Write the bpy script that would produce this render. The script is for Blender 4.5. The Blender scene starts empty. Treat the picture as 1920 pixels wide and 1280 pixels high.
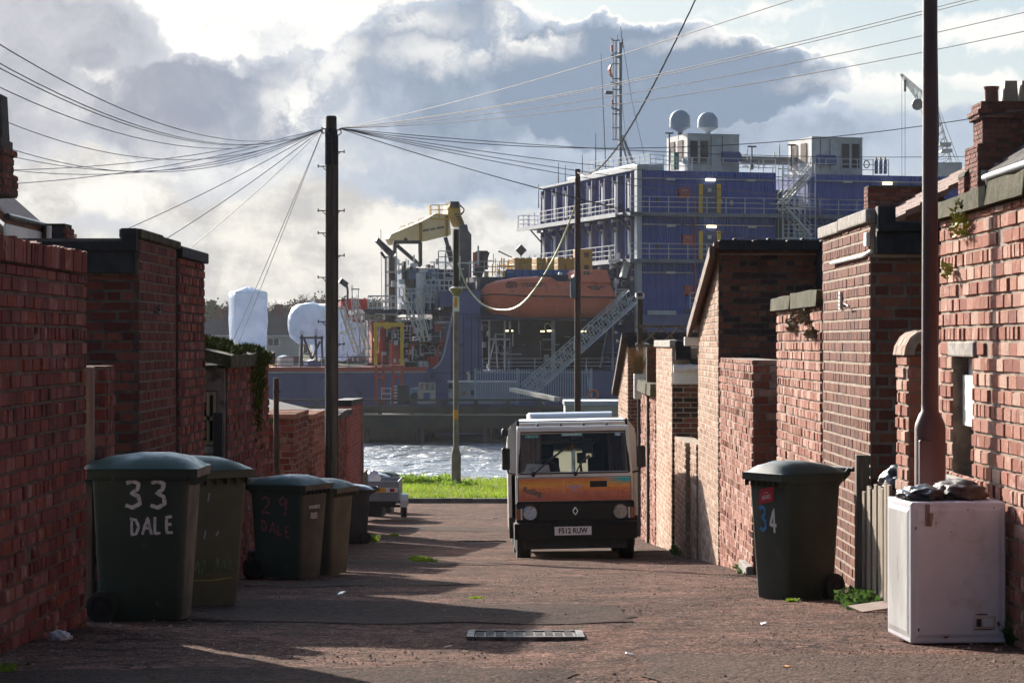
import bpy, math, random
from mathutils import Vector, Matrix, Euler
R = math.radians
random.seed(7)
C = bpy.context.scene.collection
scene = bpy.context.scene

# ------------------------------------------------------------------ camera
F = 4700.0                                   # focal length in pixels of a 1920 wide frame
cam_d = bpy.data.cameras.new('camera'); cam = bpy.data.objects.new('camera', cam_d); C.objects.link(cam)
cam.location = (0, 0, 0); cam.rotation_euler = (R(90), 0, 0)
cam_d.sensor_width = 36; cam_d.lens = F/1920*36; cam_d.clip_start = .1; cam_d.clip_end = 6000
scene.camera = cam

# ------------------------------------------------------------------ sun, sky, exposure
GLOW = 10.
SKY_K = .43                                   # cloud brightness against the exposure
SUN_EL, SUN_AZ = 19.0, 24.0                  # azimuth: degrees left of the view direction
sl = bpy.data.lights.new('sun', 'SUN'); sun = bpy.data.objects.new('sun', sl); C.objects.link(sun)
sl.energy = 5.0; sl.angle = R(.5); sl.color = (1, .91, .80)
_e, _a = R(SUN_EL), R(SUN_AZ)
to_sun = Vector((-math.sin(_a)*math.cos(_e), math.cos(_a)*math.cos(_e), math.sin(_e)))
sun.rotation_euler = (-to_sun).to_track_quat('-Z', 'Y').to_euler()
scene.view_settings.view_transform = 'Standard'; scene.view_settings.look = 'None'
scene.view_settings.gamma = 1; scene.view_settings.exposure = 1.25
scene.cycles.max_bounces = 5; scene.cycles.volume_bounces = 0
scene.cycles.use_denoising = True

class NT:
    """small helper for node trees"""
    def __init__(s, tree): s.t = tree; s.n = tree.nodes; s.l = tree.links
    def node(s, typ, **kw):
        n = s.n.new(typ)
        for k, v in kw.items(): setattr(n, k, v)
        return n
    def put(s, sock, v):
        if v is None: return
        if hasattr(v, 'is_output'): s.l.new(v, sock)
        else: sock.default_value = v
    def math(s, op, a, b=None, c=None, clamp=False):
        n = s.node('ShaderNodeMath', operation=op, use_clamp=clamp)
        s.put(n.inputs[0], a); s.put(n.inputs[1], b); s.put(n.inputs[2], c); return n.outputs[0]
    def vmath(s, op, a, b=None):
        n = s.node('ShaderNodeVectorMath', operation=op); s.put(n.inputs[0], a); s.put(n.inputs[1], b)
        return n.outputs['Value'] if op in ('LENGTH', 'DOT_PRODUCT') else n.outputs[0]
    def mix(s, f, a, b, blend='MIX'):
        n = s.node('ShaderNodeMix', data_type='RGBA', blend_type=blend)
        s.put(n.inputs[0], f); s.put(n.inputs[6], a); s.put(n.inputs[7], b); return n.outputs[2]
    def ss(s, v, a, b, o0=0., o1=1., smooth=True):
        n = s.node('ShaderNodeMapRange', interpolation_type='SMOOTHSTEP' if smooth else 'LINEAR')
        s.put(n.inputs[0], v); n.inputs[1].default_value = a; n.inputs[2].default_value = b
        n.inputs[3].default_value = o0; n.inputs[4].default_value = o1; return n.outputs[0]
    def noise(s, vec, scale, detail=4, rough=.55, out=0, dist=0.):
        n = s.node('ShaderNodeTexNoise'); s.put(n.inputs['Vector'], vec)
        n.inputs['Scale'].default_value = scale; n.inputs['Detail'].default_value = detail
        n.inputs['Roughness'].default_value = rough; n.inputs['Distortion'].default_value = dist
        return n.outputs[out]
    def comb(s, x, y, z=0.):
        n = s.node('ShaderNodeCombineXYZ'); s.put(n.inputs[0], x); s.put(n.inputs[1], y); s.put(n.inputs[2], z); return n.outputs[0]
    def sep(s, v):
        n = s.node('ShaderNodeSeparateXYZ'); s.put(n.inputs[0], v); return n.outputs
    def scale(s, v, k):
        n = s.node('ShaderNodeVectorMath', operation='SCALE'); s.put(n.inputs[0], v); s.put(n.inputs[3], k); return n.outputs[0]
    def ramp(s, f, stops, const=False):
        n = s.node('ShaderNodeValToRGB'); s.put(n.inputs[0], f); e = n.color_ramp.elements
        if const: n.color_ramp.interpolation = 'CONSTANT'
        while len(e) > 1: e.remove(e[-1])
        e[0].position = stops[0][0]; e[0].color = (*stops[0][1], 1)
        for p, c in stops[1:]:
            q = e.new(p); q.color = (*c, 1)
        return n.outputs[0]

def build_world():
    w = bpy.data.worlds.new('World'); scene.world = w; w.use_nodes = True
    t = NT(w.node_tree); t.n.clear()
    out = t.node('ShaderNodeOutputWorld'); bg = t.node('ShaderNodeBackground')
    t.l.new(bg.outputs[0], out.inputs[0]); bg.inputs[1].default_value = .1
    sky = t.node('ShaderNodeTexSky', sky_type='NISHITA'); sky.sun_disc = False
    sky.sun_elevation = R(SUN_EL); sky.sun_rotation = R(-SUN_AZ); sky.altitude = 0; sky.dust_density = 1.5
    tc = t.node('ShaderNodeTexCoord'); d = tc.outputs['Generated']
    x, y, z = t.sep(d)
    yy = t.math('MAXIMUM', y, .12)
    u = t.math('ADD', t.math('MULTIPLY', t.math('DIVIDE', x, yy), 4.7), .96)
    v = t.math('SUBTRACT', .64, t.math('MULTIPLY', t.math('DIVIDE', z, yy), 4.7))
    p0 = t.comb(u, v, 0)
    n1 = t.noise(p0, 3.6, 4, .55, 1); n2 = t.noise(p0, 13., 6, .62, 1)
    w1 = t.scale(t.vmath('SUBTRACT', n1, (.5, .5, .5)), .16)
    w2 = t.scale(t.vmath('SUBTRACT', n2, (.5, .5, .5)), .085)
    pm = t.vmath('ADD', t.vmath('ADD', p0, w1), w2)
    def mx(q, bl):
        r = None
        for cx, cy, rx, ry, amp, soft in bl:
            e = t.vmath('LENGTH', t.vmath('MULTIPLY', t.vmath('SUBTRACT', q, (cx, cy, 0)), (1/rx, 1/ry, 0)))
            g = t.ss(e, 1.+soft, 1.-soft, 0., amp); r = g if r is None else t.math('MAXIMUM', r, g)
        return r
    fb = t.noise(pm, 6.5, 7, .62); fb2 = t.noise(t.comb(u, t.math('MULTIPLY', v, 2.6), 3.), 4.6, 6, .6)
    # cloud bodies: white where thin, grey where thick
    T = mx(pm, [(.06, .12, .26, .17, .84, .25), (.36, .21, .25, .10, 1., .25), (.53, .19, .14, .10, .85, .3), (.85, .15, .25, .15, .95, .25), (1.16, .15, .26, .13, 1.15, .2),
                (1.37, .15, .21, .085, 1.15, .22), (.99, .27, .60, .10, .78, .35), (1.40, .27, .42, .07, .74, .5), (.62, .075, .32, .06, .42, .4), (.45, .05, .16, .05, .42, .4), (.92, .07, .20, .06, .62, .35),
                (1.72, .16, .22, .03, .40, .6), (1.86, .05, .16, .04, .34, .8), (1.55, .02, .2, .02, .3, .9), (1.80, .28, .25, .07, .62, .5), (.40, .335, .14, .045, .52, .5), (.10, .44, .30, .03, .55, .6), (.78, .345, .13, .03, .80, .5)])
    T = t.math('ADD', T, t.math('MULTIPLY', t.math('SUBTRACT', fb, .5), .9))
    # bright gaps where the sun comes through
    Wt = mx(pm, [(.565, .215, .075, .075, 1., .8), (.61, .13, .07, .05, .8, .7), (.185, .172, .04, .02, 1., .8), (.13, .21, .06, .02, .7, .9), (.40, .08, .08, .03, .8, .6), (.99, .065, .075, .045, 1., .6), (.85, .115, .13, .03, .7, .7), (.70, .05, .14, .03, .8, .7),
                 (1.42, .065, .17, .018, .8, .8), (1.57, .10, .06, .025, .8, .8), (1.70, .155, .17, .02, .8, .8), (.42, .30, .34, .05, .6, .8), (.22, .37, .18, .04, .6, .8), (.86, .42, .16, .04, .45, .9)])
    Wt = t.math('MULTIPLY', Wt, t.ss(fb, .40, .58))
    cream = t.mix(t.ss(t.math('ADD', t.math('MULTIPLY', fb2, .45), t.math('MULTIPLY', fb, .55)), .38, .60), (.56, .55, .54, 1), (.90, .865, .79, 1))
    lowc = t.mix(t.ss(u, .75, 1.5), cream, t.mix(t.ss(fb2, .36, .66), (.44, .51, .60, 1), (.56, .62, .69, 1)))
    blue = t.mix(.35, t.mix(t.ss(v, .3, -.1), (.60, .71, .80, 1), (.47, .64, .78, 1)), t.scale(sky.outputs[0], .1))
    base = t.mix(t.ss(t.math('ADD', v, t.math('MULTIPLY', t.math('SUBTRACT', fb, .5), .12)), .19, .30), blue, lowc)
    dk = t.mix(t.ss(u, .0, .9), (.345, .36, .43, 1), (.235, .31, .425, 1))
    mid = t.mix(t.ss(u, .0, 1.), (.60, .61, .65, 1), (.48, .56, .67, 1))
    thin = t.mix(t.ss(v, .13, .22), (.97, .96, .93, 1), t.mix(.5, base, mid))
    cl = t.mix(t.ss(T, .38, .62), thin, mid)
    cl = t.mix(t.ss(T, .60, 1.10), cl, dk)
    A = t.ss(T, .17, .38)
    A = t.math('MULTIPLY', A, t.ss(v, .50, .40))
    col = t.mix(A, base, cl)
    pic = t.mix(Wt, col, (1.0, .985, .945, 1))
    front = t.ss(y, .25, .75)
    bk = t.mix(t.ss(t.noise(d, 2.0, 5, .6), .42, .62), t.scale(sky.outputs[0], .1), (.16, .235, .385, 1))   # round the rest of the sky: broken cloud
    front = t.math('MULTIPLY', front, t.ss(z, .55, .2))
    fin = t.mix(front, bk, pic)
    glow = t.math('ADD', 1., t.math('MULTIPLY', t.ss(t.vmath('DOT_PRODUCT', d, tuple(to_sun)), .78, .985, 0, GLOW), t.ss(z, .14, .24)))     # thin bright cloud round the sun, added above the picture to brighten the water
    fin = t.scale(fin, 10.*SKY_K); sc = t.node('ShaderNodeVectorMath', operation='SCALE'); t.put(sc.inputs[0], fin); t.put(sc.inputs[3], glow); fin = sc.outputs[0]
    t.l.new(fin, bg.inputs[0])
build_world()

# ------------------------------------------------------------------ mesh helpers
class MB:
    def __init__(s): s.v = []; s.f = []; s.m = []
    def add(s, vs, fs, mi=0):
        o = len(s.v); s.v += [tuple(p) for p in vs]; s.f += [tuple(i+o for i in f) for f in fs]; s.m += [mi]*len(fs)
    def box(s, x0, x1, y0, y1, z0, z1, mi=0):
        x0, x1 = min(x0, x1), max(x0, x1); y0, y1 = min(y0, y1), max(y0, y1); z0, z1 = min(z0, z1), max(z0, z1)
        s.add([(x0,y0,z0),(x1,y0,z0),(x1,y1,z0),(x0,y1,z0),(x0,y0,z1),(x1,y0,z1),(x1,y1,z1),(x0,y1,z1)],
              [(3,2,1,0),(4,5,6,7),(0,1,5,4),(1,2,6,5),(2,3,7,6),(3,0,4,7)], mi)
    def obox(s, c, size, rot=(0,0,0), mi=0):
        M = Euler(rot).to_matrix(); c = Vector(c); h = [q/2 for q in size]
        vs = [c + M @ Vector((sx*h[0], sy*h[1], sz*h[2])) for sz in (-1,1) for sx, sy in ((-1,-1),(1,-1),(1,1),(-1,1))]
        s.add(vs, [(3,2,1,0),(4,5,6,7),(0,1,5,4),(1,2,6,5),(2,3,7,6),(3,0,4,7)], mi)
    def bar(s, p0, p1, w, h=None, mi=0, up=(0,0,1)):
        """square bar from p0 to p1"""
        h = h or w; p0, p1 = Vector(p0), Vector(p1); d = (p1-p0)
        if d.length < 1e-6: return
        d.normalize(); a = d.cross(Vector(up))
        if a.length < 1e-4: a = d.cross(Vector((1,0,0)))
        a.normalize(); b = a.cross(d)
        vs = [q + a*(sa*w/2) + b*(sb*h/2) for q in (p0, p1) for sa, sb in ((-1,-1),(1,-1),(1,1),(-1,1))]
        s.add(vs, [(0,1,2,3),(7,6,5,4),(0,4,5,1),(1,5,6,2),(2,6,7,3),(3,7,4,0)], mi)
    def cyl(s, p0, p1, r0, r1=None, n=12, mi=0, caps=True):
        r1 = r0 if r1 is None else r1
        s.tube([p0, p1], [r0, r1], n, mi, caps)
    def tube(s, pts, r, n=6, mi=0, caps=True):
        pts = [Vector(p) for p in pts]
        rr = r if isinstance(r, (list, tuple)) else [r]*len(pts)
        rings = []; prev = None
        for i, p in enumerate(pts):
            a = pts[max(i-1, 0)]; b = pts[min(i+1, len(pts)-1)]; d = (b-a).normalized()
            if prev is None:
                e = d.cross(Vector((0,0,1)))
                if e.length < 1e-3: e = d.cross(Vector((0,1,0)))
            else: e = prev - d*prev.dot(d)
            e.normalize(); prev = e; g = d.cross(e)
            rings.append([p + (e*math.cos(2*math.pi*k/n) + g*math.sin(2*math.pi*k/n))*rr[i] for k in range(n)])
        vs = [q for ring in rings for q in ring]; fs = []
        for i in range(len(pts)-1):
            for k in range(n):
                k2 = (k+1) % n; fs.append((i*n+k, i*n+k2, (i+1)*n+k2, (i+1)*n+k))
        if caps: fs.append(tuple(range(n-1,-1,-1))); fs.append(tuple((len(pts)-1)*n+k for k in range(n)))
        s.add(vs, fs, mi)
    def prism(s, poly, fn, mi=0):
        """poly: list of 2d points; fn(u,v,t) -> 3d point with t 0..1 the depth"""
        n = len(poly); vs = [fn(u, v, 0) for u, v in poly] + [fn(u, v, 1) for u, v in poly]
        fs = [tuple(range(n)), tuple(range(2*n-1, n-1, -1))] + [(i, n+i, n+(i+1)%n, (i+1)%n) for i in range(n)]
        s.add(vs, fs, mi)
    def lathe(s, prof, c=(0,0,0), n=20, mi=0, axis='z'):
        vs = []; fs = []
        for r, h in prof:
            for k in range(n):
                a = 2*math.pi*k/n; x, y = r*math.cos(a), r*math.sin(a)
                q = (x, y, h) if axis == 'z' else ((x, h, y) if axis == 'y' else (h, x, y))
                vs.append((c[0]+q[0], c[1]+q[1], c[2]+q[2]))
        for i in range(len(prof)-1):
            for k in range(n):
                k2 = (k+1) % n; fs.append((i*n+k, i*n+k2, (i+1)*n+k2, (i+1)*n+k))
        fs.append(tuple(range(n))); fs.append(tuple((len(prof)-1)*n+k for k in range(n-1,-1,-1)))
        s.add(vs, fs, mi)
    def loft(s, rings, mi=0, caps=True):
        n = len(rings[0]); vs = [p for r in rings for p in r]; fs = []
        for i in range(len(rings)-1):
            for k in range(n):
                k2 = (k+1) % n; fs.append((i*n+k, i*n+k2, (i+1)*n+k2, (i+1)*n+k))
        if caps: fs.append(tuple(range(n-1,-1,-1))); fs.append(tuple((len(rings)-1)*n+k for k in range(n)))
        s.add(vs, fs, mi)
    def quad(s, a, b, c, d, mi=0): s.add([a,b,c,d], [(0,1,2,3)], mi)
    def build(s, name, mats, parent=None, loc=None, rot=None, smooth=None, bevel=None, fix=True, seg=2):
        me = bpy.data.meshes.new(name); me.from_pydata(s.v, [], s.f)
        for m in (mats if isinstance(mats, (list, tuple)) else [mats]): me.materials.append(m)
        me.polygons.foreach_set('material_index', s.m); me.update()
        if fix:
            import bmesh
            b = bmesh.new(); b.from_mesh(me); bmesh.ops.recalc_face_normals(b, faces=b.faces); b.to_mesh(me); b.free()
        if smooth:
            me.polygons.foreach_set('use_smooth', [True]*len(me.polygons)); me.set_sharp_from_angle(angle=R(smooth))
        o = bpy.data.objects.new(name, me); C.objects.link(o)
        if parent: o.parent = parent
        if loc is not None: o.location = loc
        if rot is not None: o.rotation_euler = rot
        if bevel:
            bm = o.modifiers.new('bevel', 'BEVEL'); bm.width = bevel; bm.segments = seg; bm.limit_method = 'ANGLE'; bm.angle_limit = R(35)
        return o

def tag(o, label, cat=None, group=None):
    o['label'] = label
    if cat: o['category'] = cat
    if group: o['group'] = group
    return o
def empty(name, loc, label, cat, group=None, rz=0):
    o = bpy.data.objects.new(name, None); C.objects.link(o); o.location = loc; o.rotation_euler = (0,0,rz); o.empty_display_size = .1
    return tag(o, label, cat, group)
def struct(o, kind='structure'): o['kind'] = kind; return o
def copy_tree(o, parent=None):
    c = o.copy(); C.objects.link(c)
    if parent: c.parent = parent
    for ch in list(o.children): copy_tree(ch, c)
    return c
def txt(name, body, size, mat, parent=None, loc=(0,0,0), rot=(0,0,0), align='CENTER', ext=.001, sx=1., bold=0.):
    cu = bpy.data.curves.new(name, 'FONT'); cu.body = body; cu.size = size; cu.align_x = align; cu.align_y = 'CENTER'; cu.extrude = ext; cu.offset = bold; cu.resolution_u = 4
    t = bpy.data.objects.new(name, cu); C.objects.link(t)
    bpy.context.view_layer.update()
    me = bpy.data.meshes.new_from_object(t.evaluated_get(bpy.context.evaluated_depsgraph_get()))
    bpy.data.objects.remove(t); bpy.data.curves.remove(cu)
    me.materials.clear(); me.materials.append(mat); me.name = name
    o = bpy.data.objects.new(name, me); C.objects.link(o); o.location = loc; o.rotation_euler = rot; o.scale = (sx, 1, 1)
    if parent: o.parent = parent
    return o
def pix(px, py, d): return Vector(((px-960)*d/F, d, (640-py)*d/F))
def lerp(a, b, t): return a + (b-a)*t
def interp(tab, x):
    if x <= tab[0][0]: return tab[0][1]
    for (a, va), (b, vb) in zip(tab, tab[1:]):
        if x <= b: return lerp(va, vb, (x-a)/(b-a))
    return tab[-1][1]
GZ = [(-10,-.9),(0,-1.0),(10,-1.4),(13,-1.58),(15.5,-1.73),(19,-1.94),(25.5,-2.42),(35.3,-3.05),(48,-3.78),(58,-4.15),(71.4,-4.60),(72.6,-4.62),
      (85,-4.92),(95,-5.3),(100,-6.2),(112,-8.4),(125,-10),(260,-10)]
def gz(y): return interp(GZ, y)

# ------------------------------------------------------------------ materials
def M(name, c1, c2=None, scale=6., rough=.6, metal=0., bump=0., bscale=40., spec=.5, rough2=None, lo=.38, hi=.62, detail=5, coord='Object', stretch=None, spots=None, clear=0., alpha=1., trans=0.):
    m = bpy.data.materials.new(name); m.use_nodes = True; t = NT(m.node_tree); b = t.n['Principled BSDF']
    c2 = c2 or tuple(q*.82 for q in c1)
    co = t.node('ShaderNodeTexCoord').outputs[coord]
    if stretch: co = t.vmath('MULTIPLY', co, stretch)
    n = t.noise(co, scale, detail, .6)
    col = t.mix(t.ss(n, lo, hi), (*c1, 1), (*c2, 1))
    if spots:                                     # (colour, noise scale, threshold lo, hi)
        for sc, ss_, a, bb in (spots if isinstance(spots, list) else [spots]):
            k = t.ss(t.noise(t.vmath('ADD', co, (3.1, 7.7, 1.3)), ss_, 6, .65), a, bb); col = t.mix(k, col, (*sc, 1))
    t.l.new(col, b.inputs['Base Color'])
    if rough2 is not None: t.l.new(t.ss(t.noise(co, scale*1.7, 4), .35, .65, rough, rough2), b.inputs['Roughness'])
    else: b.inputs['Roughness'].default_value = rough
    b.inputs['Metallic'].default_value = metal; b.inputs['Specular IOR Level'].default_value = spec
    if clear: b.inputs['Coat Weight'].default_value = clear
    if trans: b.inputs['Transmission Weight'].default_value = trans
    if bump:
        bp = t.node('ShaderNodeBump'); bp.inputs['Strength'].default_value = 1; bp.inputs['Distance'].default_value = bump
        t.l.new(t.noise(co, bscale, 5, .65), bp.inputs['Height']); t.l.new(bp.outputs[0], b.inputs['Normal'])
    return m
def emit(name, col, st):
    m = bpy.data.materials.new(name); m.use_nodes = True; b = m.node_tree.nodes['Principled BSDF']
    b.inputs['Base Color'].default_value = (*col, 1); b.inputs['Emission Color'].default_value = (*col, 1); b.inputs['Emission Strength'].default_value = st
    return m
def brick_mat(name, cols, dirt=(.03,.025,.02), dirt_amt=.5, bloom=(.55,.45,.38), bloom_amt=.3, rough=.85):
    m = bpy.data.materials.new(name); m.use_nodes = True; t = NT(m.node_tree); b = t.n['Principled BSDF']
    rnd = t.node('ShaderNodeNewGeometry').outputs['Random Per Island']
    co = t.node('ShaderNodeTexCoord').outputs['Object']
    col = t.ramp(rnd, [(i/len(cols), c) for i, c in enumerate(cols)], True)
    fine = t.noise(co, 70, 4, .75); big = t.noise(co, 1.3, 5, .6); mid = t.noise(t.vmath('ADD', co, (9, 3, 5)), 7, 5, .65)
    col = t.mix(.55, col, t.mix(fine, (.35, .32, .30, 1), (1.4, 1.36, 1.32, 1)), 'MULTIPLY')
    col = t.mix(t.math('MULTIPLY', t.math('MULTIPLY', t.ss(big, .48, .72), t.ss(mid, .35, .6)), dirt_amt), col, (*dirt, 1))
    col = t.mix(t.math('MULTIPLY', t.math('MULTIPLY', t.ss(mid, .52, .70), t.ss(big, .62, .35)), bloom_amt), col, (*bloom, 1))
    strk = t.noise(t.vmath('MULTIPLY', co, (26, 26, 3.5)), 1.6, 3, .6); col = t.mix(.5, col, t.mix(strk, (.5,.47,.45,1), (1.45,1.42,1.4,1)), 'MULTIPLY')     # drag marks of the wire cut face
    t.l.new(col, b.inputs['Base Color']); b.inputs['Roughness'].default_value = rough; b.inputs['Specular IOR Level'].default_value = .08
    bp = t.node('ShaderNodeBump'); bp.inputs['Distance'].default_value = .009; bp.inputs['Strength'].default_value = .9
    t.l.new(t.math('ADD', fine, t.math('MULTIPLY', t.noise(co, 18, 3), 1.)), bp.inputs['Height']); t.l.new(bp.outputs[0], b.inputs['Normal'])
    return m
m_red = brick_mat('old_red_brick', [(.22,.062,.047),(.27,.082,.06),(.18,.05,.04),(.25,.085,.066),(.31,.125,.10),(.155,.044,.037),(.25,.068,.042),(.20,.058,.05)], bloom_amt=.45, dirt_amt=.75)
m_pink = brick_mat('weathered_pink_brick', [(.36,.155,.105),(.43,.225,.17),(.32,.125,.085),(.50,.32,.255),(.27,.095,.068),(.40,.19,.14),(.34,.13,.09),(.30,.115,.075)], bloom_amt=.8, bloom=(.62,.50,.43), dirt_amt=.35)
m_brown = brick_mat('dark_brown_brick', [(.165,.062,.040),(.20,.075,.047),(.13,.050,.036),(.18,.07,.05),(.22,.09,.06)], bloom_amt=.08, dirt_amt=.3)
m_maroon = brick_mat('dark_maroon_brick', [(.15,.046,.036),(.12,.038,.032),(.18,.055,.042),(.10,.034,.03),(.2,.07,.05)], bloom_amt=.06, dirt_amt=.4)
m_buff = brick_mat('buff_brick', [(.46,.30,.22),(.52,.36,.27),(.40,.25,.18),(.56,.42,.33),(.43,.26,.18)], bloom_amt=.3, dirt_amt=.25)
m_cheq = brick_mat('burnt_brown_brick', [(.20,.075,.05),(.07,.04,.035),(.24,.10,.065),(.05,.035,.03),(.17,.07,.05)], bloom_amt=.1)
m_mort = M('lime_mortar', (.31,.25,.195), (.19,.155,.125), 9, .95, bump=.004, bscale=80, spec=.15, spots=((.07,.06,.05), 2.2, .55, .72))
m_mortp = M('pale_mortar', (.36,.29,.22), (.26,.21,.165), 9, .95, bump=.003, bscale=80, spec=.15)
m_mortm = M('brown_mortar', (.17,.135,.105), (.11,.09,.075), 9, .95, bump=.004, bscale=80, spec=.1)
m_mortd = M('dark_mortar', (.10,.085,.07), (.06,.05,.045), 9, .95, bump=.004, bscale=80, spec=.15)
m_conc = M('mossy_concrete', (.105,.092,.060), (.055,.05,.028), 5, .95, bump=.012, bscale=45, spec=.1, spots=[((.040,.045,.014), 7, .48, .62), ((.24,.22,.17), 34, .64, .72)])
m_concp = M('pale_concrete', (.36,.33,.29), (.22,.20,.18), 12, .95, bump=.006, bscale=60, spec=.2, spots=((.12,.11,.10), 60, .58, .68))
m_felt = M('black_roof_felt', (.030,.031,.036), (.018,.018,.02), 8, .85, bump=.003, bscale=90, spec=.3)
m_wood = M('weathered_grey_wood', (.15,.12,.09), (.085,.068,.05), 3, .85, bump=.004, bscale=30, stretch=(12,12,1), spec=.2)
m_woodb = M('brown_wood', (.16,.095,.065), (.10,.06,.045), 3, .8, bump=.003, bscale=30, stretch=(12,12,1), spec=.25)
m_pole = M('creosoted_pole_wood', (.075,.06,.048), (.04,.033,.028), 3, .8, bump=.006, bscale=24, stretch=(9,9,.6), spec=.3)
m_white = M('white_paint', (.74,.73,.70), (.62,.61,.58), 4, .45)
m_slate = M('roof_slate', (.07,.062,.06), (.04,.037,.037), 7, .85, bump=.004, bscale=20, spec=.1)
m_tile = M('brown_roof_tile', (.20,.10,.07), (.13,.07,.055), 5, .8, bump=.006, bscale=20, spec=.3)
m_black = M('black_plastic', (.014,.014,.015), (.02,.02,.022), 6, .5, rough2=.65)
m_rubber = M('black_rubber', (.014,.013,.013), (.022,.02,.019), 8, .85)
m_steel = M('galvanised_steel', (.42,.44,.46), (.32,.34,.36), 10, .4, metal=.6)
m_cable = M('black_cable', (.02,.02,.022), None, 4, .85, spec=.05)
m_moss = M('green_moss', (.085,.11,.018), (.045,.06,.012), 14, .95, bump=.012, bscale=60, spec=.1)
m_leaf = M('weed_leaf', (.05,.095,.02), (.03,.06,.014), 9, .7, spec=.3)
m_glass = M('dark_glass', (.02,.022,.025), None, 4, .08, spec=.6)
# ------------------------------------------------------------------ ground, road, water
def sheet(name, xs, ys, zf, mat, off=0.):
    mb = MB(); nx = len(xs)
    mb.v = [(x, y, zf(x, y)+off) for y in ys for x in xs]
    mb.f = [(j*nx+i, j*nx+i+1, (j+1)*nx+i+1, (j+1)*nx+i) for j in range(len(ys)-1) for i in range(nx-1)]; mb.m = [0]*len(mb.f)
    return struct(mb.build(name, mat, fix=False, smooth=60))
def frange(a, b, n): return [a+(b-a)*i/n for i in range(n+1)]
from mathutils import noise as mn
def rz(x, y):                                   # uneven surface of the back lane
    b = .022*mn.noise((x*.7, y*.35, 0)) + .012*mn.noise((x*1.9, y*.9, 5)) - .012*math.exp(-((x)/.9)**2)
    if y > 66: b *= max(0, (71.4-y)/5.4)
    return gz(y)+b
m_earth = M('bare_earth', (.10,.085,.06), (.06,.06,.03), 2, .95, bump=.02, bscale=12)
m_bed = M('river_bed', (.05,.05,.04), None, 1, .9)
sheet('ground', [-400,-60,-20,-8,-4,-2.6,0,2.6,4,8,20,60,400], [-10,-5,0,5,10,13,15.5,19,22,25.5,30,35.3,41,48,58,66,72.6,85,95,100,112,125], lambda x, y: gz(y), m_earth, -.12)
def road_mat(nm='worn_red_tarmac', tint=None):
    m = bpy.data.materials.new(nm); m.use_nodes = True; t = NT(m.node_tree); b = t.n['Principled BSDF']
    co = t.node('ShaderNodeTexCoord').outputs['Object']
    stone = t.node('ShaderNodeTexVoronoi'); stone.inputs['Scale'].default_value = 95; t.l.new(co, stone.inputs['Vector'])
    big = t.noise(co, .8, 6, .65); mid = t.noise(t.vmath('ADD', co, (4, 1, 2)), 4.5, 6, .7); fine = t.noise(co, 40, 4, .7)
    streak = t.noise(t.vmath('ADD', co, (11, 3, 1)), 2.6, 6, .7); grit = t.node('ShaderNodeTexVoronoi'); grit.inputs['Scale'].default_value = 42; t.l.new(co, grit.inputs['Vector'])
    base = t.mix(t.ss(big, .36, .6), (.205,.118,.092,1), (.12,.074,.060,1))
    base = t.mix(t.ss(streak, .46, .66, 0, .8), base, (.085,.060,.050,1))
    base = t.mix(t.math('MULTIPLY', t.ss(mid, .5, .62), .75), base, (.05,.036,.031,1))
    base = t.mix(t.ss(mid, .62, .76), base, (.30,.21,.165,1))
    base = t.mix(t.math('MULTIPLY', t.ss(stone.outputs['Color'], .55, .95), .5), base, (.30,.23,.20,1))
    base = t.mix(t.ss(t.noise(co, 1.7, 5, .7), .64, .72), base, (.06,.065,.03,1))
    base = t.mix(.85, base, t.mix(t.sep(grit.outputs['Color'])[0], (.50,.47,.46,1), (1.55,1.52,1.5,1)), 'MULTIPLY')
    base = t.mix(.7, base, t.mix(t.sep(stone.outputs['Color'])[1], (.6,.58,.57,1), (1.4,1.4,1.4,1)), 'MULTIPLY')
    wp = t.vmath('ADD', co, t.scale(t.vmath('SUBTRACT', t.noise(co, 2.5, 4, .6, 1), (.5,.5,.5)), .5)); ck = t.node('ShaderNodeTexVoronoi', feature='DISTANCE_TO_EDGE'); ck.inputs['Scale'].default_value = .75; t.l.new(wp, ck.inputs['Vector'])
    crack = t.math('MULTIPLY', t.ss(ck.outputs['Distance'], .020, .004), t.ss(t.noise(co, .9, 3), .47, .56)); base = t.mix(t.math('MULTIPLY', crack, .8), base, (.022,.018,.016,1))
    base = t.mix(.8, base, t.mix(t.noise(t.vmath('ADD', co, (2, 8, 1)), 1.1, 5, .7), (.35,.33,.33,1), (1.55,1.52,1.5,1)), 'MULTIPLY')
    lump = t.noise(t.vmath('ADD', co, (6, 2, 9)), 9, 4, .7); base = t.mix(.9, base, t.ramp(lump, [(.25,(.45,.43,.42)),(.45,(.9,.9,.9)),(.58,(1.1,1.08,1.06)),(.72,(2.1,2.0,1.9))]), 'MULTIPLY')
    if tint: base = t.mix(.72, base, t.mix(.8, t.mix(t.ss(mid, .3, .7), tuple(q*.72 for q in tint)+(1,), tint+(1,)), t.mix(t.sep(grit.outputs['Color'])[0], (.6,.6,.6,1), (1.4,1.4,1.4,1)), 'MULTIPLY'))
    t.l.new(base, b.inputs['Base Color']); b.inputs['Roughness'].default_value = 1.; b.inputs['Specular IOR Level'].default_value = .03
    h = t.math('ADD', t.math('ADD', t.math('MULTIPLY', stone.outputs['Distance'], -.8), t.math('MULTIPLY', grit.outputs['Distance'], -1.6)), t.math('ADD', t.math('MULTIPLY', mid, 3.), t.math('MULTIPLY', fine, .8)))
    bp = t.node('ShaderNodeBump'); bp.inputs['Distance'].default_value = .016; bp.inputs['Strength'].default_value = 1
    t.l.new(h, bp.inputs['Height']); t.l.new(bp.outputs[0], b.inputs['Normal'])
    return m
m_road = road_mat()
ys = frange(2, 71.4, 330)
sheet('road', frange(-6.5, 6.5, 52), ys, rz, m_road)
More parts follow.
